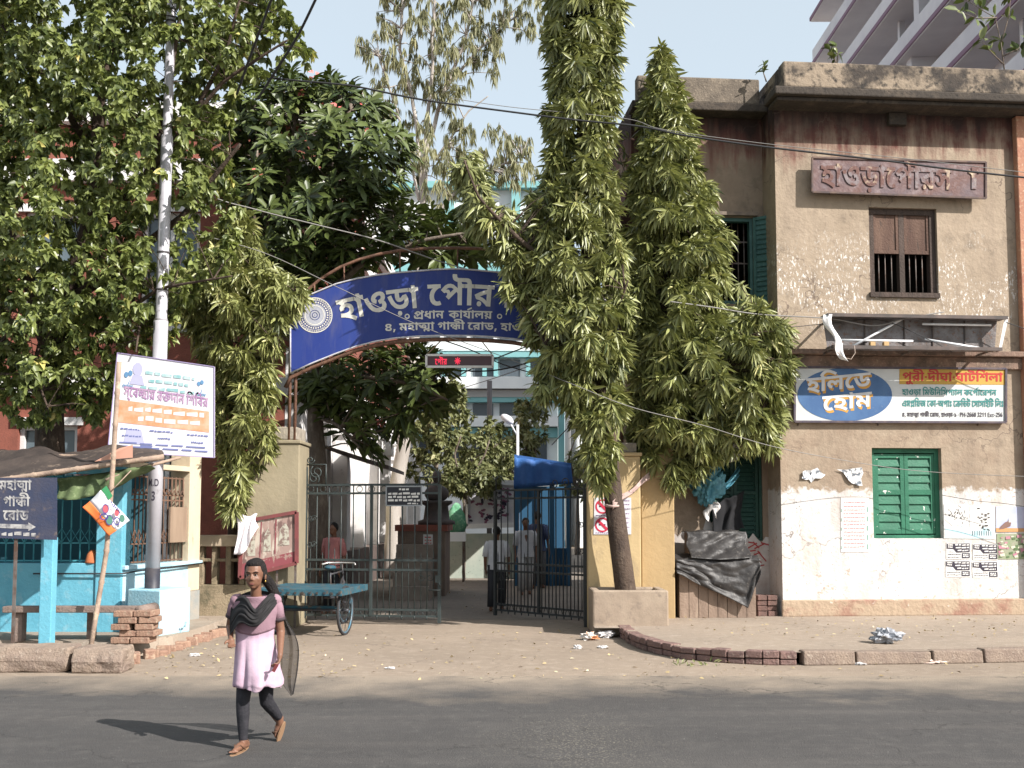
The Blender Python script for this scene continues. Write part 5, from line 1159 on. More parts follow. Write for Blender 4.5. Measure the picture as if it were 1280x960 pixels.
part('bamboo_pole', bamboo(MB(), [P(132, 600, YA + .05), P(172, 586, YA + .25), P(225, 572, YA + .7)], .02, 4), BAM, aw)
st_pts = [G(114, 806, LZ), P(124, 745, 13.5), P(133, 690, 13.48), P(140, 600, 13.45), P(146, 500, 13.45), P(149, 452, 13.45)]
part('bamboo_post', bamboo(MB(), st_pts, .032, 9), BAM, aw)
part('bamboo_post', bamboo(MB(), [(f0.x + .1, 13.75, LZ), (f0.x + .1, 13.6, f0.z)], .035, 6), BAM, aw)
m = MB()
g0, g1 = P(70, 598, YA + .12), P(192, 582, YA + .22)
dr = [0.22, .26, .27, .26, .24, .19, .12, .07, .03]
def gc(a, b):
    p = g0.lerp(g1, a); i = a * 8; k = min(int(i), 7); d_ = dr[k] + (dr[k + 1] - dr[k]) * (i - k)
    return p + Vector((0, .10 * math.sin(b * 3 + a * 5) + .03 * math.sin(a * 30), -b * d_ * 1.15))
m.grid(30, 8, gc); o = part('green_cloth', m, M('faded green cloth', (0.13, 0.175, 0.08), .9, (0.08, .11, .05), 3, col3=(0.20, .24, .13)), aw); o.modifiers.new('t', 'SOLIDIFY').thickness = .005
# bench with log-edged board top
zt_ = P(100, 758, 13.75).z
bn = thing('plank_bench', 'low bench with a thick worn plank top under the bamboo awning', 'bench', (P(90, 780, 13.8).x, 13.9, LZ))
bx0, bx1 = P(3, 757, 13.75).x, P(180, 757, 13.75).x
GW = M('grey weathered plank', (0.22, 0.165, 0.14), .85, (0.14, .105, .09), 4, col3=(0.31, .24, .20), scale3=10, bump=.5, stretch=(.2, 1, 1))
m = MB(); 
for k in range(3): m.box(bx0, bx1 - .05 * k, 13.74 + k * .16, 13.89 + k * .16, zt_ - .08, zt_ - .012 * k)
part('plank_top', m, GW, bn, bev=.012)
part('rolled_end', MB().tube([(bx1 - .03, 13.70, zt_ - .06), (bx1 - .02, 14.2, zt_ - .06)], .075, 14), GW, bn)
part('leg', MB().box(bx0 + .10, bx0 + .23, 13.8, 13.95, LZ - .03, zt_ - .082), GW, bn, bev=.01); part('leg', MB().box(bx0 + .95, bx0 + 1.05, 14.05, 14.15, LZ - .03, zt_ - .082), GW, bn, bev=.01)
# bricks under the bench end
BRK = M('loose brick', (0.30, 0.19, 0.135), .92, (0.23, .135, .10), 7, col3=(0.40, .30, .22), scale3=9, bump=.6)
r = random.Random(4); X0 = P(138, 800, 13.55).x
for row in range(5):
    for k in range(2):
        z = LZ - .02 + row * .082; x = X0 + k * .25 + r.uniform(-.02, .02) + (.06 if row % 2 else 0); y = 13.55 + r.uniform(-.03, .03); a = r.uniform(-.15, .15)
        Mx = Matrix.Translation((x + .12, y + .1, z)) @ Matrix.Rotation(a, 4, 'Z')
        solid('loose_brick', MB().box(-.115, .11, -.06, .24, 0, .074, Mx), BRK, 'loose worn brick in the stack propping up the end of the plank bench', 'brick', 'bricks under the bench end', bev=.008)
# blue square post and blue street-name board
pst = G(55, 803, LZ); a = P(55, 672, pst.y)
m = MB().box(pst.x - .075, pst.x + .075, pst.y, pst.y + .15, LZ - .03, a.z); solid('blue_post', m, BLUE, 'square sky blue post standing in front of the street-name board', 'post', bev=.008)
NF = Frame((0, 13.35, 0), 0)
t_, put = board(NF, [(-22, 597), (71, 597), (71, 675), (-22, 672)], 0, .012, M('old navy enamel', (0.035, 0.045, 0.085), .55, (0.06, .06, .085), 3, col3=(0.15, .12, .11), scale3=7, lo3=.6, hi3=.72, bump=.2), 'street_sign',
    'dark navy street-name board with white Bengali words and an arrow, under the awning', 'sign')
m = MB(); W_ = M('worn white paint', (0.40, 0.39, 0.38), .6, (0.12, .12, .14), 7, .46, .62)
text(m, 'মহা\ue001া', .23, .66, .80, .15, lambda a, b: put(a, b)); text(m, 'গা\ue002ী', .28, .64, .53, .155, lambda a, b: put(a, b)); text(m, 'রোড', .28, .62, .30, .16, lambda a, b: put(a, b))
m.quad(put(.06, .17), put(.62, .165), put(.62, .235), put(.06, .24)); m.add([put(.62, .13), put(.72, .20), put(.62, .27)], [(0, 1, 2)])
r = random.Random(44); dashes(m, put, .15, .72, .05, .06, 6, .004, r); part('lettering', m, W_, t_)
m = MB(); 
for x in (-12, 22): a = P(x, 600, 13.37); m.beam((a.x, 13.385, LZ - .03), (a.x, 13.385, a.z), .035, .03)
part('post', m, IRON, t_)
# stone kerb blocks at the road edge
for (px0, px1, yt, yb, lab, jx) in ((-70, 84, 810, 841, 'long worn stone kerb block lying at the left road edge', .06), (88, 152, 812, 842, 'short stone kerb block beside the longer one at the road edge', .02)):
    a, b_ = G(px0, yb, 0), G(px1, yb, 0); zt_ = P(60, yt, a.y + .02).z; m = MB()
    n = 8
    for i in range(1):
        vs = []
        for s in (0, 1):
            x = a.x if s == 0 else b_.x
            vs += [(x, a.y, 0), (x, a.y - .02, zt_ * .5), (x, a.y + .04, zt_), (x, a.y + .40, zt_ + .015), (x, a.y + .42, 0)]
        m.add(vs, [(0, 1, 6, 5), (1, 2, 7, 6), (2, 3, 8, 7), (3, 4, 9, 8), (4, 0, 5, 9), (4, 3, 2, 1, 0), (5, 6, 7, 8, 9)])
    o = solid('kerb_block', m, STONE, lab, 'kerb block', bev=.022)
    s = o.modifiers.new('s', 'SUBSURF'); s.levels = s.render_levels = 3; s.subdivision_type = 'SIMPLE'
    tx = bpy.data.textures.new('stone', 'CLOUDS'); tx.noise_scale = .13; d = o.modifiers.new('d', 'DISPLACE'); d.texture = tx; d.strength = .06; d.texture_coords = 'GLOBAL'
r = random.Random(14); m = MB()
for k in range(22):
    if k in (3, 4, 9, 15): continue
    t = k / 21; q = G(158 + 116 * t, 834 - 37 * t - 2, 0); Mx = Matrix.Translation((q.x + r.uniform(-.03, .03), q.y + .03 + r.uniform(-.05, .06), 0.0)) @ Matrix.Rotation(.55 + r.uniform(-.5, .5), 4, 'Z') @ Matrix.Rotation(r.uniform(-.18, .18), 4, 'X'); s_ = r.uniform(.7, 1.1); m.box(-.085 * s_, .085 * s_, -.055, .055, -.02, r.uniform(.06, .15), Mx)
o = struct('left_kerb', m, BRK); bevel(o, .018)
# orange clay pot on the wall
q = P(114, 703, 14.98); solid('clay_pot', MB().lathe([(.105, 0), (.098, .02), (.075, .12), (.05, .165), (.02, .18)], (q.x, 15.03, zlow)), M('terracotta', (0.50, 0.17, 0.07), .8, (0.42, .13, .055), 6), 'orange clay pot turned over on the blue wall', 'pot')
# party flag on a stick, tied to the bamboo post
YF = 13.36
fl = thing('party_flag', 'orange, white and green paper flag with twin flower emblem hung from the bamboo post', 'flag', P(132, 668, YF))
fc = [P(103, 634, YF), P(137, 670, YF), P(162, 650, YF + .03), P(127, 612, YF + .02)]     # left, bottom, right, top
def fpt(s, t, d=0): # s along the stripe, t across (0 orange edge, 1 green edge)
    p = fc[0].lerp(fc[1], s).lerp(fc[3].lerp(fc[2], s), t); return p + Vector((0, -d + .025 * math.sin(s * 5 + t * 4), 0))
def strip(t0, t1): return MB().grid(10, 6, lambda a, b: fpt(a, t0 + (t1 - t0) * b))
WFL = plain('flag white', (0.72, .72, .74), .8); GFL = plain('flag green', (0.05, .26, .11), .8)
for nm, t0, t1, mt in (('orange_stripe', 0, .34, plain('flag orange', (0.72, .18, .05), .8)), ('white_stripe', .34, .98, WFL)):
    o = part(nm, strip(t0, t1), mt, fl); o.modifiers.new('t', 'SOLIDIFY').thickness = .002
m = MB().add([P(127, 612, YF - .004), P(133, 607, YF - .004), P(141, 620, YF - .01), P(136, 625, YF - .01)], [(3, 2, 1, 0)]); part('green_tab', m, GFL, fl)
def disc(m, c, rx, ry, d, ri=0):
    n = 18
    if ri: 
        for i in range(n):
            a0, a1 = 2 * math.pi * i / n, 2 * math.pi * (i + 1) / n
            m.quad(*[P(c[0] + rx * k * math.cos(a), c[1] + ry * k * math.sin(a), YF - d) for k, a in ((ri, a1), (1, a1), (1, a0), (ri, a0))])
    else: m.add([P(c[0] + rx * math.cos(-2 * math.pi * i / n), c[1] + ry * math.sin(-2 * math.pi * i / n), YF - d) for i in range(n)], [tuple(range(n))])
mr_, mb_, mg_ = MB(), MB(), MB()
disc(mr_, (132, 636), 3.6, 5.5, .03); disc(mr_, (146, 641), 3.0, 4.5, .03)
disc(mg_, (136.5, 650), 4.2, 6, .03); disc(mg_, (152.5, 648), 3.5, 5, .03)
disc(mb_, (130, 646), 5.4, 4.2, .034, .72); disc(mb_, (146, 651.5), 3.9, 5.2, .034, .72); disc(mb_, (132, 636), 4.2, 6, .034, .84); disc(mb_, (137, 650), 4.9, 6.6, .034, .86)
for k in range(3): mb_.quad(P(138 + 4 * k, 627 + 4 * k, YF - .03), P(139 + 4 * k, 626 + 4 * k, YF - .03), P(143 + 4 * k, 634 + 4 * k, YF - .03), P(142 + 4 * k, 635 + 4 * k, YF - .03))
part('red_petal', mr_, plain('petal red', (0.55, .12, .15)), fl); part('green_petal', mg_, plain('petal green', (0.10, .24, .18)), fl); part('blue_outline', mb_, plain('petal outline blue', (0.08, .06, .28)), fl)
part('stick', MB().tube([P(131, 622, YF + .02), P(164, 588, YF + .06)], .007, 6), BAM, fl)
o = part('orange_pennant', MB().add([P(118, 577, YA), P(150, 560, YA), P(166, 556, YA - .02), P(166, 572, YA - .02), P(140, 574, YA)], [(4, 3, 2, 1, 0)]), plain('faded orange paper', (0.55, .30, .22)), fl)

# balustrade wall between house and gate pillar
bw = thing('balustrade_wall', 'mossy beige garden wall with square balusters left of the gate pillar', 'wall', (P(280, 700, 17.4).x, 17.45, 0))
xa, xb = P(246, 700, 17.35).x, P(309, 700, 17.35).x
zs = {k: P(280, y, 17.35).z for k, y in dict(top=669, cap=683, op1=686, op0=731).items()}
MOSS = M('mossy render', (0.29, 0.23, 0.155), .92, (0.19, .155, .10), 3, col3=(0.13, .115, .075), scale3=6, lo3=.55, bump=.5)
part('base', MB().box(xa, xb, 17.35, 17.6, 0, zs['op0']), MOSS, bw, bev=.01); part('coping', MB().box(xa - .02, xb, 17.30, 17.65, zs['cap'], zs['top']), M('pale coping', (0.46, .38, .27), .9, (0.36, .29, .21), 4), bw, bev=.015)
m = MB()
zmid_ = (zs['op0'] + zs['cap']) / 2 + .06
for k in range(4): x = xa + (xb - xa) * (k + .02) / 3.6; m.box(x, x + .085, 17.38, 17.57, zs['op0'], zs['cap'])
m.box(xa, xb, 17.40, 17.55, zmid_, zmid_ + .05)
part('baluster', m, MOSS, bw, bev=.008)
# slanted frame with torn film posters, and the cloth over its corner
PFm = Frame((0, 17.18, 0), 0)
t_, put = board(PFm, [(303, 652), (371, 640), (371, 704), (300, 722)], 0, .025, M('torn film paper', (0.32, .22, .19), .7, (0.48, .42, .35), 5, .5, .56, (0.16, .10, .09), 7, .54, .60, stretch=(1, 1, .45)), 'film_poster_frame', 'slanted maroon frame of torn film posters in front of the left gate pillar', 'poster', .055, M('maroon frame', (0.20, .055, .055), .7, (0.14, .05, .05), 5))
m = MB(); 
for u in (.33, .60): m.quad(put(u, .28), put(u + .02, .28), put(u + .035, .93), put(u + .01, .93))
m.quad(put(.02, .03), put(.98, .03), put(.98, .24), put(.02, .24)); part('lower_panel', m, M('maroon lower', (0.22, .06, .07), .7, (0.3, .2, .17), 8, .56, .6), t_)
m = MB()
for u, v, s in ((.10, .36, .16), (.40, .38, .14), (.67, .42, .2)):
    m.add([put(u, v, .006), put(u + s, v - .03, .006), put(u + s * .9, v + .30, .006), put(u + s * .6, v + .42, .006), put(u + s * .1, v + .30, .006)], [tuple(range(5))])
part('faded_figure', m, M('faded figure print', (0.42, .40, .33), .7, (0.20, .14, .12), 12, .48, .58), t_)
m = MB()
for x, zb_ in ((330, 722), (346, 714), (369, 708)): a = P(x, zb_, 17.2); m.beam((a.x, 17.22, 0), (a.x, 17.22, a.z + .2), .03, .03)
part('prop', m, IRON, t_)
m = MB(); a0, a1 = P(296, 645, 17.12), P(322, 643, 17.12)
def cl(a, b):
    p = a0.lerp(a1, a); L = .50 + .18 * math.sin(a * 3.1 + .6) - .2 * a
    return p + Vector((.03 * math.sin(b * 4 + a * 3), -.03 - .03 * math.sin(a * 16 + b * 2) * b, -b * L + .02 * math.sin(a * 9)))
o = part('hung_cloth', m.grid(16, 14, cl), M('white cotton cloth', (0.74, 0.70, 0.74), .9), None, 'white cotton cloth thrown over the corner of the film poster frame', 'cloth'); o.modifiers.new('t', 'SOLIDIFY').thickness = .006

# ================================================================== CYCLE VAN in front of the left gate
VB = M('cart blue paint', (0.020, 0.075, 0.108), .7, (0.038, .105, .135), 3, col3=(0.10, .085, .07), lo3=.54, hi3=.62, scale3=10, bump=.2)
DKM = M('dark cycle metal', (0.045, .05, .06), .5, (0.08, .06, .05), 6, metal=.3); TYR = plain('tyre rubber', (0.035, .033, .035), .8); BRM = M('rim blue', (0.06, .20, .30), .5, (0.15, .17, .18), 6, metal=.3)
wc = G(432, 794, 0)
vn = thing('cycle_van', 'blue flatbed cycle van parked in front of the left gate leaf', 'cycle van', (wc.x - .5, wc.y, 0))
VF = Frame((wc.x - .52, wc.y + .25, 0), -9)     # u across, n forward
zp_ = P(395, 737, wc.y - .2).z
m = MB(VF.M)
for k in range(8): m.box(-.66, .60, -.62 + k * .155, -.62 + k * .155 + .147, zp_ - .02, zp_ + .012)
part('platform', m, VB, vn, bev=.005)
m = MB(VF.M); m.box(-.68, .62, -.66, -.622, zp_ - .075, zp_ + .02); m.box(-.68, .62, .622, .66, zp_ - .075, zp_ + .02); m.box(-.70, -.662, -.66, .66, zp_ - .075, zp_ + .02); m.box(.602, .64, -.66, .66, zp_ - .075, zp_ + .02)
m.box(-.45, .4, -.1, -.04, .37, .42)
part('platform_rim', m, VB, vn, bev=.004)
m = MB(VF.M)
for k in range(12): x = -.62 + k * .11; m.box(x, x + .03, -.675, -.662, zp_ - .05, zp_ - .02)
part('rim_notch', m, DKM, vn)
def wheel(u, n_, r_, name='wheel', F_=VF, par=vn):
    w_ = part(name, MB().tube([F_.at(u, n_ + r_ * math.cos(a), r_ + r_ * .97 * math.sin(a)) for a in [2 * math.pi * k / 36 for k in range(37)]], .021, 8, False), TYR, par)
    rm = MB().tube([F_.at(u, n_ + (r_ - .035) * math.cos(a), r_ + (r_ - .035) * math.sin(a)) for a in [2 * math.pi * k / 36 for k in range(37)]], .013, 6, False); part('rim', rm, BRM, w_)
    sp_ = MB()
    for k in range(18): a = 2 * math.pi * k / 18; sp_.tube([F_.at(u + (.03 if k % 2 else -.03), n_, r_), F_.at(u, n_ + (r_ - .04) * math.cos(a), r_ + (r_ - .04) * math.sin(a))], .0028, 4)
    sp_.tube([F_.at(u - .05, n_, r_), F_.at(u + .05, n_, r_)], .03, 8); part('spokes', sp_, DKM, w_)
wheel(.53, -.12, .36); wheel(-.56, -.12, .36); wheel(-.02, 1.55, .34)
m = MB(); A_ = VF.at
m.tube([A_(-.56, -.12, .36), A_(.53, -.12, .36)], .02, 8)
for u in (-.45, .42): m.tube([A_(u, -.12, .36), A_(u, -.3, zp_ - .05)], .014, 6); m.tube([A_(u, -.12, .36), A_(u, .1, zp_ - .05)], .014, 6)
m.tube([A_(-.02, .5, .5), A_(-.02, 1.15, .45), A_(-.02, 1.45, .78)], .018, 8); m.tube([A_(-.02, .85, .46), A_(-.02, .80, .92)], .016, 8); m.tube([A_(-.02, .82, .84), A_(-.02, 1.42, .86)], .016, 8)
m.tube([A_(-.02, 1.40, .98), A_(-.02, 1.47, .74), A_(-.07, 1.55, .34)], .015, 6); m.tube([A_(-.02, 1.47, .74), A_(.03, 1.55, .34)], .013, 6)
part('frame', m, DKM, vn)
part('handlebar', MB().tube([A_(-.30, 1.22, .98), A_(-.24, 1.36, 1.0), A_(-.02, 1.40, 1.0), A_(.2, 1.36, 1.0), A_(.26, 1.22, .98)], .014, 8), plain('bright handlebar', (0.55, .55, .55), .3, .5, .6), vn)
part('saddle', MB().ell(A_(-.02, .78, .95), (.10, .14, .04)), VB, vn)

# ================================================================== TARPED CRATES, BUNDLES on the right pavement
YC = 17.35
CF = Frame((FF.at(-1.2, 0, 0).x, YC, 0), 2)
PLK = M('grey-brown crate plank', (0.26, 0.19, 0.145), .85, (0.18, .13, .10), 3, col3=(0.34, .26, .20), scale3=8, bump=.4, stretch=(1, 1, .15))
u0, u1, zc0, zc1 = CF.rect(849, 700, 945, 767)
cr = thing('plank_crate', 'grey-brown plank crate against the wing wall, half covered by a black tarpaulin', 'crate', CF.at((u0 + u1) / 2, .3, PZ))
m = MB(CF.M); nb = 8; r = random.Random(3)
for k in range(nb): a = u0 + (u1 - u0) * k / nb; m.box(a + .004, a + (u1 - u0) / nb - .004, r.uniform(0, .008), .03, PZ - .012, zc1 - .04)
part('front_planks', m, PLK, cr, bev=.003)
m = MB(CF.M); m.box(u0 + .01, u1 - .01, .031, .62, PZ - .012, zc1 - .045); part('body', m, PLK, cr)
b0, b1, bz0, bz1 = CF.rect(860, 664, 927, 702, .35)
part('upper_box', MB(CF.M).box(b0, b1, .33, .66, zc1 - .04, bz1 - .02), PLK, cr)
BLKT = M('black plastic sheet', (0.026, 0.024, 0.024), .50, (0.042, .039, .038), 3, col3=(0.10, .09, .08), lo3=.58, bump=.3, bscale=14, spec=.4)
tp = thing('black_tarpaulin', 'shiny creased black plastic tarpaulin draped over the plank crate', 'tarpaulin', CF.at((u0 + u1) / 2, 0, PZ))
m = MB(); zt0_ = zc1
def hem(a): # bottom edge height as in the photograph: deep point to the right of the middle
    xs = [0, .12, .3, .5, .68, .80, .9, 1.0]; ys = [.28, .36, .52, .70, .88, 1.0, .62, .28]
    i = max(k for k in range(len(xs)) if xs[k] <= a); i = min(i, len(xs) - 2); t = (a - xs[i]) / (xs[i + 1] - xs[i]); return ys[i] + (ys[i + 1] - ys[i]) * t
def tarp(a, b):
    u = u0 - .06 + (u1 - u0 + .12) * a
    if b < .32:      # over the crate top
        t = b / .32; return CF.at(u, .34 - .36 * t + .0, zt0_ + .03 + .025 * math.sin(a * 11 + t * 5) + .04 * (1 - t))
    t = (b - .32) / .68; dz = t * hem(a) * (zc1 - PZ) * .86
    fold = .045 * math.sin(7 * t + 9 * abs(a - .45) + 2 * math.sin(a * 6)) * (.3 + t) + .03 * noise.noise(Vector((a * 7, t * 6, 2)))
    sag = -.05 * math.sin(math.pi * a) * (1 - t)
    return CF.at(u - .05 * t * math.sin(a * 6.3), -.035 - abs(fold) - .03 * t, zt0_ + .02 - dz + sag)
m.grid(60, 46, tarp); o = part('lower_sheet', m, BLKT, tp); o.modifiers.new('t', 'SOLIDIFY').thickness = .004
m = MB()
def tarp2(a, b):
    u = b0 - .05 + (b1 - b0 + .1) * a; fold = .035 * math.sin(10 * b + 8 * a) * math.sin(math.pi * a) + .03 * noise.noise(Vector((a * 6, b * 6, 9)))
    if b < .25: t = b / .25; return CF.at(u, .62 - .33 * t, bz1 + .0 - .02 * math.sin(a * 14))
    t = (b - .25) / .75; return CF.at(u + .02 * math.sin(t * 9), .29 - .12 * t - abs(fold) - .24 * t * t, bz1 - t * (bz1 - zc1 - .04) - .03 * math.sin(math.pi * a) * t)
m.grid(44, 30, tarp2); o = part('upper_sheet', m, BLKT, tp); o.modifiers.new('t', 'SOLIDIFY').thickness = .004
# hanging black cloth and the tied blue plastic bundle on the wing wall
m = MB(); q0, q1 = WF.px(886, 632, -.1), WF.px(928, 600, -.1)
def bc(a, b):
    u = q0[0] + (q1[0] - q0[0]) * a; return WF.at(u + .05 * math.sin(b * 4 + a * 2) + .05 * (b - .5) * (a - .5), -.12 - .035 * math.sin(a * 11 + 2.5 * b) - .05 * noise.noise(Vector((a * 5, b * 4, 7))) - .04 * b, q0[1] + .25 * a - b * (.74 + .12 * math.sin(a * 4 + 1)) + .05 * noise.noise(Vector((a * 6, 1, b * 3))))
o = part('black_cloth', m.grid(26, 20, bc), M('black cloth', (0.018, .018, .02), .95), None, 'limp black cloth hanging on the wing wall above the tarpaulin', 'cloth'); o.modifiers.new('t', 'SOLIDIFY').thickness = .006
BPL = M('blue-green plastic', (0.055, 0.20, 0.27), .5, (0.11, .31, .38), 4, col3=(0.03, .12, .18), scale3=9, bump=.5, bscale=12, spec=.5)
bd = thing('plastic_bundle', 'crumpled blue-green plastic sheet tied in a bundle on the wing wall', 'plastic sheet', WF.at(WF.px(885, 610)[0], -.2, WF.px(885, 645)[1]))
m = MB(); c = WF.px(887, 606, -.22)
def bun(a, b):
    th = a * 2 * math.pi; ph = b * math.pi; d = Vector((math.sin(ph) * math.cos(th), math.sin(ph) * math.sin(th), math.cos(ph)))
    crease = abs(math.sin(4 * th + 5 * noise.noise(d * 1.7)))
    k = .85 + .28 * crease * math.sin(ph) + .55 * noise.noise(d * 2.6) + .22 * noise.noise(d * 6)
    return WF.at(c[0] + d.x * .21 * k + .05 * d.z, -.24 + d.y * .15 * k, c[1] + d.z * .34 * k)
m.grid(72, 44, bun, True); part('crumpled_body', m, BPL, bd)
m = MB()
e0, e1, e2_ = WF.px(846, 586, -.1), WF.px(924, 588, -.08), WF.px(886, 612, -.24)
for (s, e, wd) in ((e2_, e0, .16), (e2_, e1, .13)):
    m.grid(14, 8, lambda a, b, s=s, e=e, wd=wd: WF.at(s[0] + (e[0] - s[0]) * a, -.24 + .15 * a - .05 * math.sin(b * 9 + a * 3), s[1] + (e[1] - s[1]) * a - .12 * math.sin(math.pi * a) + (b - .5) * wd * (.5 + .7 * a)))
o = part('sheet_tail', m, BPL, bd); o.modifiers.new('t', 'SOLIDIFY').thickness = .004
m = MB(); e = WF.px(887, 632, -.2)
m.grid(8, 8, lambda a, b: WF.at(e[0] - .08 + a * .2 + .05 * math.sin(b * 6), -.24 - .05 * math.sin(a * 9), e[1] + .06 - b * .22 * (1 + .5 * math.sin(a * 7)))); o = part('white_end', m, WHITE, bd); o.modifiers.new('t', 'SOLIDIFY').thickness = .004
m = MB(); s0_, s1_ = WF.px(868, 566, -.25), WF.px(925, 560, -.15)
o = part('white_sheet', m.grid(16, 10, lambda a, b: WF.at(s0_[0] + (s1_[0] - s0_[0]) * a, -.22 + .1 * a + .04 * math.sin(a * 8), s0_[1] + .2 * a * (1 - b) - b * (.22 * (1 - .5 * a)) + .02 * math.sin(a * 14))), M('dingy white sheet', (0.45, .44, .44), .6, (0.34, .33, .34), 4), None, 'dingy white plastic sheet stretched above the blue-green bundle', 'plastic sheet'); o.modifiers.new('t', 'SOLIDIFY').thickness = .004
# bricks by the corner
r = random.Random(8); SBRK = M('sooty brick', (0.17, .10, .085), .92, (0.11, .07, .06), 7, bump=.5)
for row in range(4):
    for k in range(2):
        a = FF.at(-.33 + k * .17, .08 + r.uniform(-.02, .02), PZ - .012 + row * .085); Mx = Matrix.Translation(a) @ Matrix.Rotation(R(5) + r.uniform(-.1, .1), 4, 'Z')
        solid('loose_brick', MB().box(-.075, .08, -.03, .2, 0, .078, Mx), SBRK, 'dark sooty brick piled in the corner between wing and front wall', 'brick', 'dark bricks in the wall corner', bev=.008)
# cloth strip tied round the trunk

# ================================================================== BACKGROUND BUILDINGS
BRICKR = M('red brick', (0.25, 0.085, 0.06), .9, (0.20, .07, .05), 4, col3=(0.15, .06, .048), scale3=30, bump=.3)
WHITEW = M('aged white wall', (0.70, 0.68, 0.67), .9, (0.60, .58, .57), 2, col3=(0.42, .39, .38), scale3=5, lo3=.6, bump=.2)
bh = thing('brick_hall', 'old red brick hall with white bands along the left of the courtyard, behind the trees', 'building', (-9, 26, 0))
xs_, ys_, ye_ = -4.3, 21.8, 47.0
ztop_ = P(100, 150, ys_).z
aw_ = [(-7.0, 1.3), (-9.4, 1.3), (-11.8, 1.3), (-14.2, 1.3), (-16.6, 1.3)]
HFt = Frame((xs_, ys_, 0), 180); 
# front with arched windows
fr = MB(); zl_, zh_ = .9, 3.6
BF = Frame((-19, ys_, 0), 0)
def brick_front():
    holes_ = [(x - .6 + 19, x + .6 + 19, zl_, zh_) for x, _ in aw_] + [(x - .6 + 19, x + .6 + 19, 5.6, 8.0) for x, _ in aw_]
    return holes_, wall_holes(BF, 0, 19 + xs_, 0, ztop_, holes_, 0, .35)
hs, m = brick_front()
m.quad(Vector((xs_, ys_, 5.2)), Vector((xs_, ye_, 5.2)), Vector((xs_, ye_, ztop_)), Vector((xs_, ys_, ztop_)))
m.quad(Vector((-19, ys_, ztop_)), Vector((xs_, ys_, ztop_)), Vector((xs_, ye_, ztop_)), Vector((-19, ye_, ztop_)))
part('wall', m, BRICKR, bh)
part('courtyard_side', MB().box(xs_ - .3, xs_ + .02, ys_ - .01, ye_, 0, 5.19), WHITEW, bh)
m = MB()
for z, h in ((4.2, .35), (8.6, .45), (ztop_ - .1, .4)): m.box(-19, xs_ + .25, ys_ - .22, ys_ + .1, z, z + h); m.box(xs_ - .1, xs_ + .25, ys_ + .1, ye_, z, z + h)
part('string_course', m, WHITEW, bh)
m = MB()
for k in range(9): y = ys_ + 1.0 + k * 2.9; m.box(xs_ + .03, xs_ + .38, y, y + .55, 0, 4.19); m.box(xs_ + .03, xs_ + .46, y - .1, y + .65, 3.7, 4.0)
part('pilaster', m, WHITEW, bh)
part('dark_plinth', MB().box(xs_ + .021, xs_ + .48, ys_ - .02, ye_, 0, .95), M('dark plinth', (0.12, .09, .08), .9, (0.08, .06, .055), 4), bh)
m = MB()
for k in range(8): y = ys_ + 1.95 + k * 2.9; m.box(xs_ + .021, xs_ + .05, y, y + 1.3, 1.1, 3.2)
part('yellow_panel', m, M('pale yellow panel', (0.52, .46, .24), .85, (0.45, .38, .2), 3), bh)
for h in hs:
    u0, u1, z0, z1 = h
    m = MB(BF.M); t = .09; m.box(u0, u0 + t, .1, .18, z0, z1); m.box(u1 - t, u1, .1, .18, z0, z1); m.box(u0 + t, u1 - t, .1, .18, z1 - t, z1); m.box(u0 + t, u1 - t, .1, .18, z0, z0 + t); m.box((u0 + u1) / 2 - .04, (u0 + u1) / 2 + .04, .11, .17, z0 + t, z1 - t); m.box(u0 + t, u1 - t, .11, .17, (z0 + z1) / 2, (z0 + z1) / 2 + .07)
    m.box(u0 - .12, u1 + .12, -.06, -.003, z1, z1 + .16); m.box(u0 - .1, u1 + .1, -.1, -.003, z0 - .1, z0)
    w_ = part('window', m, WHITEW, bh); part('pane', MB(BF.M).box(u0 + .02, u1 - .02, .2, .22, z0, z1), plain('dim glass', (0.10, .13, .15), .15, .5), w_)
# porch roof over the court side
m = MB().add([(xs_ + .3, ys_ + 1, 3.2), (xs_ + 1.7, ys_ + 1, 2.75), (xs_ + 1.7, ys_ + 4.2, 2.75), (xs_ + .3, ys_ + 4.2, 3.2), (xs_ + .3, ys_ + 1, 3.28), (xs_ + 1.7, ys_ + 1, 2.83), (xs_ + 1.7, ys_ + 4.2, 2.83), (xs_ + .3, ys_ + 4.2, 3.28)], [(3, 2, 1, 0), (4, 5, 6, 7), (0, 1, 5, 4), (1, 2, 6, 5), (2, 3, 7, 6), (3, 0, 4, 7)])
part('porch_roof', m, M('dark tin', (0.08, .06, .06), .7, (0.15, .12, .11), 4), bh)

TEALW = M('turquoise facade paint', (0.21, 0.43, 0.44), .8, (0.18, .38, .39), .8); LWHITE = M('office white', (0.76, 0.77, 0.77), .8, (0.68, .70, .71), .6); GLS = plain('office glass', (0.07, .085, .10), .2, .5); GREYB = M('grey soffit', (0.36, .35, .34), .85)
YT = 60.0
tb = thing('office_block', 'turquoise and white modern office block at the far end of the courtyard', 'building', (-6, YT, 0))
TF = Frame((0, YT, 0), 0)
xr_ = TF.px(697, 450)[0]; xl_ = -22.0
pz = lambda y: TF.px(620, y)[1]
zt_ = pz(228)
part('wall', MB(TF.M).box(xl_, xr_, .3, 14, 0, zt_ - .3), LWHITE, tb)
m = MB(TF.M)
rows_t = [(236, 228), (340, 331), (447, 441), (503, 497), (547, 535)]
for a, b in rows_t: m.box(xl_, xr_, -.25, .298, pz(a), pz(b))
for x in (562, 645): u = TF.px(x, 300)[0]; m.box(u - .25, u + .25, -.2, .297, pz(335), pz(236) )
for x in (556, 580, 606, 620, 660, 684): u = TF.px(x, 300)[0]; m.box(u - .12, u + .12, -.1, .296, pz(470), pz(448))
part('turquoise_band', m, TEALW, tb)
m = MB(TF.M)
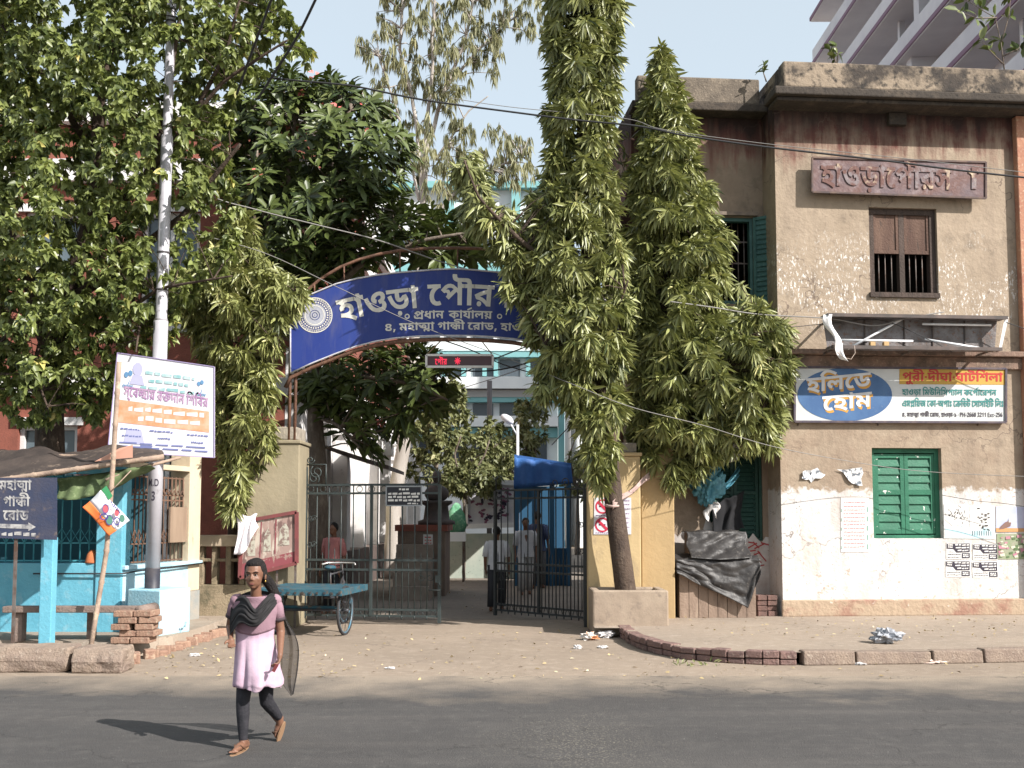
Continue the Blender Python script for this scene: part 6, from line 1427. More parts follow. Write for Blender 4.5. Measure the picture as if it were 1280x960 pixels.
for a, b in ((328, 250), (438, 345)): m.box(xl_, xr_, .05, .29, pz(a), pz(a - 12)); 
for a, b in ((487, 473), (534, 521)): m.box(xl_, xr_, -.6, .295, pz(a), pz(b))
part('white_band', m, LWHITE, tb)
part('soffit_band', MB(TF.M).box(xl_, xr_, -.3, .294, pz(497), pz(488)), GREYB, tb)
for a, b in ((326, 292), (436, 405), (470, 449), (520, 504), (577, 549)):
    k = 0; u = xl_ + .3
    while u < xr_ - 1.2:
        m = MB(TF.M).box(u, u + 1.15, .2, .285 + .02, pz(a), pz(b)); part('window', m, GLS, tb); u += 1.5
m = MB(TF.M); up_ = TF.px(702, 450)[0]; m.box(xr_ + .02, up_ + .12, -.5, 0, 0, pz(235)); part('corner_pier', m, TEALW, tb)
m = MB(); m.tube([TF.at(up_ + .3, -.6, 0), TF.at(up_ + .3, -.6, pz(225))], .16, 8); part('drain_pipe', m, LWHITE, tb)
wbk = thing('white_block', 'plain white block beyond the right end of the turquoise office', 'building', (6, 66, 0))
XW = P(742, 500, 62).x
part('wall', MB().box(up_ + 1.0, XW + 12, 62, 72, 0, P(730, 420, 62).z), LWHITE, wbk)
m = MB()
for k in range(3): m.box(up_ + 1.4, up_ + 2.2, 61.9, 61.99, 3.2 + 3.4 * k, 5.2 + 3.4 * k)
part('window', m, GLS, wbk)

# tall pale tower behind the corner building, stepped balconies in shade
tw = thing('tower_block', 'tall white tower with purple-edged balcony slabs behind the corner building roof', 'building', (14, 38, 0))
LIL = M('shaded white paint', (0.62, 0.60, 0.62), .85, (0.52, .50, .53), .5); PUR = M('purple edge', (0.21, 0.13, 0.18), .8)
XT, YF0, YF1 = 13.5, 25.5, 47.3
zroof = P(1026, 22, YF1).z; fh = 2.15
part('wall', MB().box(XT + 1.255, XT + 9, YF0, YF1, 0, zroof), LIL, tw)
mS, mE, mW, mC = MB(), MB(), MB(), MB()
z = zroof; k = 0
while z > 9:
    mS.box(XT, XT + 1.25, YF0, YF1, z - .20, z - .015); mE.box(XT - .045, XT, YF0, YF1 + .045, z - .16, z - .0)
    mE.box(XT + .001, XT + 1.5, YF1 + .002, YF1 + .045, z - .16, z - .0)
    y = YF0 + 1.0 + (k % 2) * .8
    while y < YF1 - 2.6:
        mW.box(XT + 1.20, XT + 1.254, y + .7, y + 2.2, z - fh + .66, z - .33)
        mC.box(XT + .3, XT + 1.252, y - .23, y + .23, z - fh, z - .202); mC.box(XT + .6, XT + .8, y + 2.4, y + 2.6, z - fh, z - .202)
        y += 9.2
    mC.box(XT + .04, XT + .10, YF0, YF1 - .02, z - fh + .001, z - fh + .62)
    z -= fh; k += 1
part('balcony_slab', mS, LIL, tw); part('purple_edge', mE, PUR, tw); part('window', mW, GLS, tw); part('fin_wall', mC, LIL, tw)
part('end_wall', MB().box(XT + 1.5, XT + 9.0, YF1 + .01, YF1 + .3, 0, zroof + .7), LIL, tw)

# ================================================================== COURTYARD THINGS
YS = 27.5
sh = thing('blue_booth', 'blue tarpaulin booth with a sloping roof behind the right gate leaf', 'booth', (P(690, 700, YS).x, YS, 0))
a, b_, c_, d_ = P(643, 571, YS), P(714, 582, YS), P(716, 604, YS), P(642, 611, YS)
BT = M('royal blue tarpaulin', (0.03, 0.10, 0.30), .6, (0.045, .14, .38), 3, bump=.3); PBL = M('blue booth paint', (0.025, .09, .17), .6)
m = MB().add([a, b_, b_ + Vector((.1, 3.2, .1)), a + Vector((.1, 3.2, .1)), a + Vector((0, 0, .06)), b_ + Vector((0, 0, .06)), b_ + Vector((.1, 3.2, .16)), a + Vector((.1, 3.2, .16))], [(3, 2, 1, 0), (4, 5, 6, 7), (0, 1, 5, 4), (1, 2, 6, 5), (2, 3, 7, 6), (3, 0, 4, 7)])
part('roof', m, BT, sh)
m = MB().grid(20, 6, lambda s, t: a.lerp(b_, s).lerp(d_.lerp(c_, s), t) + Vector((0, -.02 + .04 * math.sin(s * 22), 0))); o = part('hanging_sheet', m, BT, sh); o.modifiers.new('t', 'SOLIDIFY').thickness = .01
m = MB()
for x in (646, 668, 690, 711): p = P(x, 640, YS + .1); m.box(p.x - .06, p.x + .06, YS + .05, YS + .17, 0, a.z - .1 if x < 700 else b_.z - .05)
part('post', m, PBL, sh)
p, q = P(645, 690, YS + .2), P(712, 690, YS + .2); part('counter', MB().box(p.x, q.x, YS + .2, YS + .7, 0, .95), PBL, sh); part('back_wall', MB().box(p.x, q.x, YS + 2.9, YS + 3.1, 0, 2.6), PBL, sh)
# painted hoarding on a low wall
YH = 31.0; HFm = Frame((0, YH, 0), 0)
lw = MB(); p, q = P(556, 690, YH), P(668, 690, YH); lw.box(p.x, q.x, YH + .05, YH + .3, 0, P(600, 667, YH).z); solid('low_wall', lw, M('pale green wall', (0.33, .38, .33), .9, (0.42, .44, .38), 2, col3=(0.2, .2, .18), lo3=.6), 'low pale green wall under the painted hoarding at the back of the courtyard', 'wall')
t_, put = board(HFm, [(582, 600), (646, 604), (646, 656), (582, 658)], 0, .08, M('hoarding print', (0.55, .55, .60), .7, (0.66, .64, .65), 1.2), 'painted_hoarding', 'white framed hoarding of swirling dark abstract shapes on the low wall', 'hoarding', .14, LWHITE)
r = random.Random(77)
for nm, c in (('dark_swirl', (0.04, .035, .06)), ('plum_swirl', (0.22, .08, .14)), ('grey_swirl', (0.55, .55, .6))):
    m = MB()
    for k in range(26):
        x, y, a0, l = r.uniform(.08, .92), r.uniform(.12, .9), r.uniform(0, 6.28), r.uniform(.05, .13); pts = []; d = .01 + .012 * r.random()
        for i in range(5): pts.append((x, y)); x += l / 3 * math.cos(a0); y += l / 3 * math.sin(a0); a0 += r.uniform(.2, .8)
        for (x0, y0), (x1, y1) in zip(pts, pts[1:]):
            nx, ny = -(y1 - y0), (x1 - x0); L = math.hypot(nx, ny); nx, ny = nx / L * .026, ny / L * .026
            if all(0.02 < q < .98 for q in (x0, x1, y0, y1)): m.quad(put(x0 - nx, y0 - ny, d), put(x1 - nx, y1 - ny, d), put(x1 + nx, y1 + ny, d), put(x0 + nx, y0 + ny, d))
    part(nm, m, plain(nm, c), t_)
# green sack on a white cart
YG = 29.5
gs = thing('covered_cart', 'small white cart heaped with a green plastic sheet at the back of the courtyard', 'cart', (P(567, 690, YG).x, YG, 0))
c = P(568, 648, YG)
m = MB(); m.grid(24, 14, lambda a, b: c + Vector((math.sin(b * math.pi) * math.cos(a * 6.283) * (.12 + .36 * b) * (1 + .25 * noise.noise(Vector((a * 6, b * 5, 4)))), math.sin(b * math.pi) * math.sin(a * 6.283) * .35, (math.cos(b * math.pi) * .42 + .16 * max(0, math.sin(a * 6.283 + 1)) * math.sin(b * math.pi)) * (1 + .2 * math.sin(a * 12)) - .1)), True)
part('green_sheet', m, M('green plastic', (0.05, .20, .10), .6, (0.16, .32, .2), 5, col3=(0.4, .5, .36), lo3=.6), gs)
p = P(555, 665, YG); q = P(582, 664, YG); m = MB().box(p.x, q.x, YG - .3, YG + .3, p.z - .25, p.z); part('tray', m, LWHITE, gs)
m = MB(); 
for x in (p.x + .05, q.x - .05):
    for y in (YG - .25, YG + .25): m.beam((x, y, 0), (x, y, p.z - .25), .05, .05)
part('leg', m, IRON, gs)
# stepped plinth with a bust
YQ = 24.0
sp_ = thing('stepped_plinth', 'brown stepped plinth with a red-topped wall inside the gate', 'plinth', (P(525, 700, YQ).x, YQ, 0))
STN = M('plinth stone', (0.22, .165, .13), .9, (0.16, .12, .10), 3, bump=.3)
p, q = P(497, 690, YQ), P(556, 690, YQ); zt_ = P(525, 664, YQ).z
part('body', MB().box(p.x, q.x, YQ, YQ + 2.0, 0, zt_), STN, sp_); part('red_top', MB().box(p.x - .06, q.x + .06, YQ - .06, YQ + 2.06, zt_ + .002, zt_ + .14), M('red oxide cement', (0.26, .08, .055), .7, (0.2, .07, .05), 4), sp_)
m = MB()
for k in range(4): m.box(p.x + .0, q.x - .25, YQ - .3 * (4 - k), YQ - .3 * (3 - k) - .002, 0, zt_ * (k + 1) / 5)
part('steps', m, M('pale step stone', (0.30, .25, .21), .9, (0.22, .18, .15), 4), sp_)
t2, put = board(Frame((0, YQ - .01, 0), 0), [(529, 668), (541, 668), (541, 686), (529, 686)], -.02, .01, PAPER, 'paper_notice', 'white notice with red lines on the stepped plinth', 'notice')
m = MB(); r = random.Random(5)
for v in (.75, .55, .35, .18): dashes(m, put, .15, .85, v, .09, 3, .004, r)
part('red_text', m, plain('notice red', (0.5, .1, .1)), t2)
bs_ = P(546, 656, YQ + .6)
bu = thing('stone_bust', 'dark stone bust on a small pedestal at the end of the stepped plinth', 'statue', (bs_.x, YQ + .5, zt_ + .14)); DST = M('dark stone', (0.07, .06, .06), .7, (0.11, .09, .085), 5)
zz = zt_ + .142; part('pedestal', MB().lathe([(.42, 0), (.42, .08), (.30, .12), (.26, .42), (.36, .48), (.36, .54)], (bs_.x, YQ + .5, zz), 16), DST, bu)
m = MB().ell((bs_.x, YQ + .5, zz + .70), (.28, .17, .20)); m.tube([(bs_.x, YQ + .5, zz + .8), (bs_.x, YQ + .48, zz + .98)], [.09, .07], 10); m.ell((bs_.x, YQ + .48, zz + 1.08), (.105, .125, .145)); m.ell((bs_.x, YQ + .36, zz + 1.06), (.02, .03, .03)); part('figure', m, DST, bu)
# street lamp by the booth
YL = 29.0; p = P(647, 640, YL); t0 = P(647, 531, YL)
lp = thing('street_lamp', 'slim white street lamp above the blue booth', 'street lamp', (p.x, YL, 0))
part('pole', MB().tube([(p.x, YL, 0), (t0.x, YL, t0.z), ], [.05, .035], 8), LWHITE, lp); e = P(634, 524, YL); part('arm', MB().tube([P(647, 545, YL), P(640, 533, YL), e], .022, 6), LWHITE, lp); part('lamp_head', MB().ell(e, (.20, .12, .11), 12, 8, Matrix.Rotation(.6, 3, 'Y')), M('pale lamp head', (0.66, .66, .68), .4), lp)
YV = 46; a = P(612, 476, YV); solid('steel_pole', MB().tube([(a.x, YV, 0), (a.x, YV, a.z)], .11, 10), plain('pole grey', (0.14, .13, .13)), 'plain dark steel pole standing in front of the turquoise office', 'pole')

# ================================================================== FOLIAGE
def leaf_mat(name, c_dark, c_light, c_odd, rough=.42, transl=.22, spec=.5):
    m, nt, b = new_mat(name)
    at = N(nt, 'Attribute'); at.attribute_name = 'tint'
    cr = N(nt, 'ValToRGB'); e = cr.color_ramp.elements
    e[0].color = (*c_dark, 1); e[1].color = (*c_odd, 1); e[1].position = 1.0
    x = e.new(.55); x.color = (*c_light, 1); x = e.new(.9); x.color = (*c_light, 1)
    nt.links.new(at.outputs['Fac'], cr.inputs[0]); nt.links.new(cr.outputs[0], b.inputs['Base Color'])
    b.inputs['Roughness'].default_value = rough; b.inputs['Specular IOR Level'].default_value = spec
    tr = N(nt, 'BsdfTranslucent'); mx = N(nt, 'MixShader'); mx.inputs[0].default_value = transl
    hs = N(nt, 'HueSaturation'); hs.inputs['Value'].default_value = 1.5; hs.inputs['Saturation'].default_value = 1.15; nt.links.new(cr.outputs[0], hs.inputs['Color']); nt.links.new(hs.outputs[0], tr.inputs[0])
    nt.links.new(b.outputs[0], mx.inputs[1]); nt.links.new(tr.outputs[0], mx.inputs[2])
    nt.links.new(mx.outputs[0], nt.nodes['Material Output'].inputs[0]); return m
def unit(a): return a / np.maximum(np.linalg.norm(a, axis=1, keepdims=True), 1e-9)
def leaves(name, base, d, nrm, L, W, prof, droop, mat, parent, tint):
    """one mesh of many leaves; prof = half-widths at 30 % and 70 % of the length"""
    n = len(base); droop = np.asarray(droop).reshape(-1, 1); d = unit(d); side = unit(np.cross(d, nrm)); nr = np.cross(side, d)
    L = L[:, None]; W = W[:, None]; dn = np.array([0, 0, -1.0])
    p1 = base + d * L * .32 + dn * (droop * L * .06); p2 = base + d * L * .70 + dn * (droop * L * .28); tip = base + d * L + dn * (droop * L * .62)
    lift = nr * W * .22
    v = np.stack([base, p1 - side * W * prof[0] + lift, p1 + side * W * prof[0] + lift, p2 - side * W * prof[1] + lift * .7, p2 + side * W * prof[1] + lift * .7, tip, p1, p2], 1).reshape(-1, 3)
    f4 = np.array([[1, 6, 7, 3], [6, 2, 4, 7]]); f3 = np.array([[0, 6, 1], [0, 2, 6], [3, 7, 5], [7, 4, 5]])
    o = (np.arange(n) * 8)[:, None, None]
    q4 = (f4[None] + o).reshape(-1, 4); q3 = (f3[None] + o).reshape(-1, 3)
    off = np.array(WORLD[parent.name]) if parent is not None else np.zeros(3)
    me = bpy.data.meshes.new(name); me.vertices.add(len(v)); me.vertices.foreach_set('co', (v - off).ravel())
    nl = q4.size + q3.size; me.loops.add(nl); me.loops.foreach_set('vertex_index', np.concatenate([q4.ravel(), q3.ravel()]).astype(np.int32))
    npoly = len(q4) + len(q3); me.polygons.add(npoly)
    ls = np.concatenate([np.arange(len(q4)) * 4, q4.size + np.arange(len(q3)) * 3]).astype(np.int32)
    me.polygons.foreach_set('loop_start', ls); me.update(calc_edges=True)
    me.polygons.foreach_set('use_smooth', np.ones(npoly, bool))
    a = me.attributes.new('tint', 'FLOAT', 'POINT'); a.data.foreach_set('value', np.repeat(tint, 8).astype(np.float32))
    me.materials.append(mat); ob = bpy.data.objects.new(name, me); COL.objects.link(ob)
    if parent is not None: ob.parent = parent
    WORLD[ob.name] = Vector(off); return ob
def inside(poly, x, y):
    c = np.zeros(len(x), bool); j = len(poly) - 1
    for i in range(len(poly)):
        xi, yi = poly[i]; xj, yj = poly[j]
        c ^= ((yi > y) != (yj > y)) & (x < (xj - xi) * (y - yi) / ((yj - yi) + 1e-12) + xi); j = i
    return c
def to_world(px, py, Y):
    cx = (px - 640) / F; cy = (PPY - py) / F; dy = CP - cy * SP; s = Y / dy
    return np.stack([cx * s, Y, H + (SP + cy * CP) * s], 1)
def crown_points(n, polys, Y, thick, g, shell=.55, bough=30.0):
    """points filling the crown: an outline measured on the photograph, given a round body of its own depth"""
    out = []
    allp = np.array([p for q in polys for p in q]); lo, hi = allp.min(0), allp.max(0); tot = 0
    while tot < n:
        x = g.uniform(lo[0], hi[0], n * 2); y = g.uniform(lo[1], hi[1], n * 2)
        ok = np.zeros(len(x), bool)
        for q in polys: ok |= inside(q, x, y)
        x, y = x[ok], y[ok]
        # distance to the outline -> local half thickness
        dmin = np.full(len(x), 1e9)
        for q in polys:
            for (ax, ay), (bx, by) in zip(q, q[1:] + q[:1]):
                t = np.clip(((x - ax) * (bx - ax) + (y - ay) * (by - ay)) / ((bx - ax) ** 2 + (by - ay) ** 2 + 1e-9), 0, 1)
                dmin = np.minimum(dmin, np.hypot(x - ax - t * (bx - ax), y - ay - t * (by - ay)))
        half = thick * np.sqrt(np.clip(dmin / (thick * F / Y), 0.02, 1))
        u = g.uniform(-1, 1, len(x)); u = np.where(g.random(len(x)) < shell, np.sign(u) * np.abs(u) ** .35, u)
        ph = g.uniform(0, 50) if not out else ph                # boughs: the crown's surface swells and sinks
        half = half * np.array([.42 + 1.15 * max(0, min(1, .5 + 1.1 * noise.noise(Vector((a_ / bough, b_ / bough * 1.3, ph + (3 if c_ > 0 else 0)))))) for a_, b_, c_ in zip(x, y, u)])
        dep = Y + u * half; out.append(np.stack([x, y, dep, u, half], 1)); tot += len(x)
    a = np.concatenate(out)[:n]; g.shuffle(a); return a
def rosettes(name, cpos, odir, per, L, Wr, prof, mat, parent, g, droop, spread, down, lenvar=.3, tint0=.45):
    n = len(cpos); k = per; N_ = n * k
    base = np.repeat(cpos, k, 0) + g.normal(0, L * .10, (N_, 3)); od = np.repeat(unit(odir), k, 0)
    rnd = unit(g.normal(0, 1, (N_, 3)))
    d = od * (1 - spread) + rnd * spread + np.array([0, 0, -1.0]) * down
    nrm = od + np.array([0, 0, .6]) + g.normal(0, .35, (N_, 3))
    ll = L * g.uniform(1 - lenvar, 1 + lenvar, N_); ct = np.repeat(g.normal(0, .16, n), k)
    tint = np.clip(tint0 + ct + g.normal(0, .16, N_), 0, 1)
    return leaves(name, base, d, nrm, ll, ll * Wr * g.uniform(.85, 1.15, N_), prof, droop * g.uniform(.4, 1.4, N_), mat, parent, tint)
def whorls(name, cpos, axis, per, L, Wr, prof, mat, parent, g, jit, a_lo, a_hi, down, tint0):
    """fans of leaves set round the end of a shoot"""
    n = len(cpos); k = per; N_ = n * k; A = unit(axis); ref = np.where(np.abs(A[:, 2:3]) < .9, np.array([[0, 0, 1.0]]), np.array([[1.0, 0, 0]]))
    X = unit(np.cross(A, ref)); Y_ = np.cross(A, X); A, X, Y_ = (np.repeat(q_, k, 0) for q_ in (A, X, Y_))
    ph = (np.tile(np.arange(k), n) * 2.399 + np.repeat(g.uniform(0, 6.28, n), k) + g.normal(0, jit * .5, N_))[:, None]
    el = g.uniform(a_lo, a_hi, (N_, 1)); rad = X * np.cos(ph) + Y_ * np.sin(ph)
    d = unit(rad * np.cos(el) + A * np.sin(el) + g.normal(0, .12, (N_, 3)) + np.array([0, 0, -1.0]) * (np.repeat(g.uniform(down[0], down[1], (n, 1)), k, 0) if isinstance(down, tuple) else down))
    nrm = A * 1.0 - rad * .3 + g.normal(0, .25, (N_, 3)); base = np.repeat(cpos, k, 0) + A * L * g.uniform(-.35, .15, (N_, 1)) + rad * .012
    ll = L * g.uniform(.65, 1.2, N_); tint = np.clip(tint0 + np.repeat(g.normal(0, .15, n), k) + g.normal(0, .17, N_), 0, 1)
    return leaves(name, base, d, nrm, ll, ll * Wr * g.uniform(.8, 1.2, N_), prof, .45 * g.uniform(.3, 1.5, N_), mat, parent, tint)
BARK = M('dark bark', (0.085, 0.06, 0.045), .95, (0.05, .036, .03), 6, col3=(0.14, .105, .08), scale3=14, bump=.8, bscale=24, stretch=(1, 1, .3))
BARKG = M('grey bark', (0.19, 0.155, 0.125), .95, (0.11, .085, .07), 5, col3=(0.27, .23, .19), scale3=12, bump=.6, bscale=20, stretch=(1, 1, .4))
def limbs(name, chains, mat, parent, n=9):
    m = MB()
    for pts, rs in chains:
        q = resample([Vector(p) for p in pts], .22) + [Vector(pts[-1])]
        L = len(q); rr = [rs[0] + (rs[1] - rs[0]) * i / (L - 1) for i in range(L)]
        q = [p + Vector((noise.noise(p * 1.3), noise.noise(p * 1.3 + Vector((5, 0, 0))), 0)) * min(.05, rr[i] * .8) * (0 if i == 0 else 1) for i, p in enumerate(q)]
        m.tube(q, rr, n)
    return part(name, m, mat, parent)
def twig_net(name, cpos, chain_pts, mat, parent, r=.008, every=1):
    """thin branchlets joining leaf clusters to the nearest limb"""
    m = MB(); cp = np.array([tuple(p) for p in chain_pts])
    for c in cpos[::every]:
        if np.sqrt(((cp - c) ** 2).sum(1).min()) > 1.1: continue
        i = np.argmin(((cp - c) ** 2).sum(1) + np.maximum(0, (cp - c)[:, 2]) * 2); a = Vector(cp[i]); b = Vector(c); mid = a.lerp(b, .55) + Vector((0, 0, .06 * (b - a).length))
        m.tube([a, mid, b], [r * 1.8, r * 1.2, r * .6], 4, False)
    return part(name, m, mat, parent)
ASH = leaf_mat('weeping leaf', (0.042, 0.058, 0.018), (0.265, 0.280, 0.102), (0.56, 0.53, 0.25), .40, .12, .45)
def weeping_tree(label, loc, polys, Y, thick, ncl, chains, seed, group=None, L=.225, shell=.66, tw=4, per=12, tint0=.47, cx=None, wide=1.0):
    g = np.random.default_rng(seed); t = thing('weeping_tree', label, 'tree', loc, group)
    if cx: polys = [[(cx + (x - cx) * (1 + (wide - 1) * max(0, min(1, (400 - y) / 120, (y - 110) / 110))), y) for x, y in q] for q in polys]
    a = crown_points(ncl, polys, Y, thick, g, shell); c = to_world(a[:, 0], a[:, 1], a[:, 2])
    # clusters gather into hanging tiers: pull them toward tier centres so gaps open between
    tip = np.clip((c[:, 2].max() - 1.3 - c[:, 2]) / .6, 0, 1)[:, None]; nt_ = max(10, ncl // 13); cen = c[g.choice(len(c), nt_, False)]
    dd = ((c[:, None] - cen[None]) ** 2 * np.array([1, 1, 1.6])).sum(2); near = cen[dd.argmin(1)]; c = c + (near - c) * g.uniform(.2, .62, (len(c), 1)) * tip
    ax = np.array([[p.x, p.y, p.z] for ch in chains for p in resample([Vector(q) for q in ch[0]], .2)])
    j = ((c[:, None, :] - ax[None]) ** 2 * np.array([1, 1, .5])).sum(2).argmin(1)
    od = c - ax[j]; od[:, 2] *= .25; od = unit(od + g.normal(0, .12, od.shape)) + np.array([0, 0, -.25])
    limbs('trunk', chains, BARK, t, 10)
    whorls('crown', c, od + np.array([0, 0, -.25]), per, L, .195, (.50, .36), ASH, t, g, .55, -.1, .95, (.15, .95), tint0)
    twig_net('branchlet', c, [Vector(p) for p in ax], BARK, t, .007, tw)
    return t
tt = pl.location
# 1: the tall leaning one in the planter
pz0 = P(786, 733, 16.65); tr = lambda x, y, Y=16.65: P(x, y, Y)
chain1 = [([Vector((pz0.x, 16.65, z1 * .5 if False else .3)), tr(782, 728), tr(776, 690), tr(768, 620), tr(763, 570), tr(752, 480), tr(735, 340), tr(728, 200), tr(726, 60), tr(727, -90)], (.165, .04)),
          ([tr(742, 400), tr(700, 340, 16.3), tr(650, 300, 16.0), tr(600, 250, 15.9), tr(580, 200, 15.9)], (.06, .012)),
          ([tr(752, 470), tr(720, 440, 16.2), tr(680, 430, 16.0)], (.05, .01)), ([tr(748, 430), tr(775, 380, 16.2), tr(785, 350, 16.1)], (.04, .01))]
poly1 = [[(690, -120), (770, -120), (776, 0), (770, 60), (778, 90), (764, 130), (770, 165), (766, 210), (774, 250), (778, 300), (784, 360), (788, 420), (780, 470), (782, 520), (772, 560), (762, 600), (748, 610), (735, 575), (720, 530), (706, 505), (690, 478), (674, 460), (664, 430), (656, 385), (660, 330), (650, 295), (664, 262), (660, 240), (680, 220), (688, 180), (684, 140), (694, 90), (684, 40)],
         [(566, 188), (590, 182), (606, 205), (618, 240), (648, 262), (660, 300), (658, 350), (640, 372), (622, 345), (628, 310), (604, 300), (584, 268), (572, 230)],
         [(664, 455), (700, 470), (690, 500), (672, 498)]]
weeping_tree('tall weeping evergreen with a leaning trunk, growing from the concrete planter', (pz0.x, 16.65, .3), poly1, 16.3, .66, 2700, chain1, 11)
# 2: the broad one over the wall
tr = lambda x, y, Y=17.75: P(x, y, Y)
chain2 = [([Vector((P(822, 700, 17.95).x, 17.95, 0)), tr(822, 640), tr(826, 500), tr(832, 330), tr(834, 180), tr(830, 60)], (.15, .012)),
          ([tr(826, 540), tr(870, 490, 17.2), tr(930, 440, 17.0), tr(945, 375, 17.0)], (.05, .01)), ([tr(828, 470), tr(875, 440, 17.3), tr(900, 400, 17.2)], (.05, .01)),
          ([tr(826, 580), tr(880, 545, 17.2), tr(950, 520, 17.1)], (.045, .01)), ([tr(830, 400), tr(860, 340, 17.3), tr(885, 300, 17.3)], (.04, .01))]
poly2 = [[(826, 52), (831, 62), (839, 84), (845, 104), (852, 125), (866, 152), (864, 174), (866, 205), (880, 230), (886, 260), (902, 290), (898, 330), (908, 348), (902, 378), (912, 396), (924, 385), (932, 360), (952, 368), (966, 395), (985, 402), (1002, 440), (985, 470), (976, 520), (968, 570), (952, 545), (932, 572), (905, 560), (880, 588), (852, 602), (826, 606), (806, 580), (790, 540), (786, 490), (792, 440), (786, 390), (792, 340), (784, 300), (798, 260), (788, 220), (806, 180), (804, 150), (812, 110), (818, 88), (822, 66)]]
weeping_tree('broad cone-shaped weeping evergreen hanging over the ochre wall beside the building wing', (P(822, 700, 17.95).x, 17.95, 0), poly2, 17.35, .85, 3300, chain2, 12, cx=838, wide=1.12)
# 3: the smaller one left of the gate pillar
tr = lambda x, y, Y=17.9: P(x, y, Y)
chain3 = [([Vector((P(292, 700, 17.95).x, 17.95, 0)), tr(292, 640), tr(296, 560), tr(305, 450), tr(312, 330), tr(318, 270)], (.11, .02)), ([tr(298, 540), tr(330, 480, 17.2), tr(350, 430, 17)], (.04, .01)), ([tr(300, 500), tr(270, 440, 17.2), tr(255, 380, 17.1)], (.04, .01)),
          ([tr(305, 440), tr(345, 380, 17.2), tr(375, 360, 17)], (.04, .01)), ([tr(294, 620), tr(285, 640, 17.6), tr(280, 660, 17.5)], (.02, .006))]
poly3 = [[(215, 340), (250, 330), (262, 290), (300, 262), (325, 290), (330, 325), (352, 338), (376, 352), (384, 370), (366, 384), (350, 420), (350, 470), (340, 530), (340, 585), (320, 575), (306, 600), (298, 640), (284, 652), (272, 615), (280, 570), (262, 540), (250, 500), (262, 450), (238, 420), (226, 390)]]
weeping_tree('drooping long-leaved tree between the blue house and the left gate pillar', (P(292, 700, 17.95).x, 17.95, 0), poly3, 17.2, .75, 1150, chain3, 13, tw=3, tint0=.58)

# ---- temple tree with whorls of big leaves and red flowers, behind the arch
PLU = leaf_mat('broad dark leaf', (0.026, 0.042, 0.013), (0.092, 0.120, 0.032), (0.22, 0.24, 0.09), .42, .10, .4)
YPL = 20.2; g = np.random.default_rng(5)
base_ = P(400, 700, YPL); base_.z = 0
pt = thing('flowering_tree', 'dark spreading tree with whorls of large leaves and small red flowers behind the arch sign', 'tree', base_)
tr = lambda x, y, Y=YPL: P(x, y, Y)
ch = [([base_, tr(398, 560), tr(390, 420), tr(375, 320)], (.20, .11)), ([tr(390, 420), tr(345, 330, 19.8), tr(325, 240, 19.8), tr(318, 150)], (.10, .03)), ([tr(382, 360), tr(410, 280, 20), tr(420, 190), tr(440, 130)], (.09, .03)),
      ([tr(385, 390), tr(450, 330, 19.8), tr(530, 300, 19.6), tr(590, 290, 19.6)], (.08, .02)), ([tr(396, 500), tr(450, 470, 19.8), tr(520, 480, 19.5), tr(560, 500, 19.4)], (.07, .02)), ([tr(396, 520), tr(420, 530, 19.6), tr(450, 560, 19.4)], (.05, .015)),
      ([tr(375, 320), tr(360, 220), tr(370, 140)], (.08, .02)), ([tr(392, 440), tr(330, 410, 19.6), tr(300, 380, 19.5)], (.05, .015))]
limbs('trunk', ch, BARKG, pt)
pol = [[(292, 118), (330, 96), (360, 84), (405, 96), (450, 112), (480, 128), (498, 148), (512, 172), (510, 215), (496, 250), (520, 258), (556, 262), (590, 282), (604, 318), (570, 330), (500, 322), (470, 330), (430, 345), (392, 400), (360, 420), (318, 400), (296, 350), (284, 280), (280, 190)],
       [(388, 456), (430, 448), (480, 432), (540, 428), (568, 460), (556, 512), (520, 540), (486, 545), (470, 575), (440, 560), (400, 520), (372, 500)]]
a = crown_points(800, pol, YPL, 1.5, g, .75); c = to_world(a[:, 0], a[:, 1], a[:, 2])
axp = np.array([[p.x, p.y, p.z] for q in ch for p in resample([Vector(x) for x in q[0]], .3)])
j = ((c[:, None] - axp[None]) ** 2).sum(2).argmin(1); od = unit(c - axp[j]) * .75 + np.array([0, -.25, .62])
whorls('crown', c, od, 14, .36, .25, (.34, .50), PLU, pt, g, .55, .10, .75, .0, .42)
twig_net('branchlet', c, [Vector(p) for p in axp], BARKG, pt, .012, 2)
m = MB(); fp = c[(od[:, 2] > 0)][g.choice(int((od[:, 2] > 0).sum()), 20, False)]
for q in fp:
    q = Vector(q) + Vector((0, -.12, .10))
    for k in range(7):
        d = Vector(g.normal(0, .055, 3)); x = Vector(unit(g.normal(0, 1, (1, 3)))[0]) * .045; y = x.orthogonal().normalized() * .04; m.add([q + d - x, q + d - y, q + d + x, q + d + y], [(0, 1, 2, 3)])
part('blossom', m, M('coral blossom', (0.55, 0.10, 0.09), .6, (0.62, .22, .2), 30), pt)

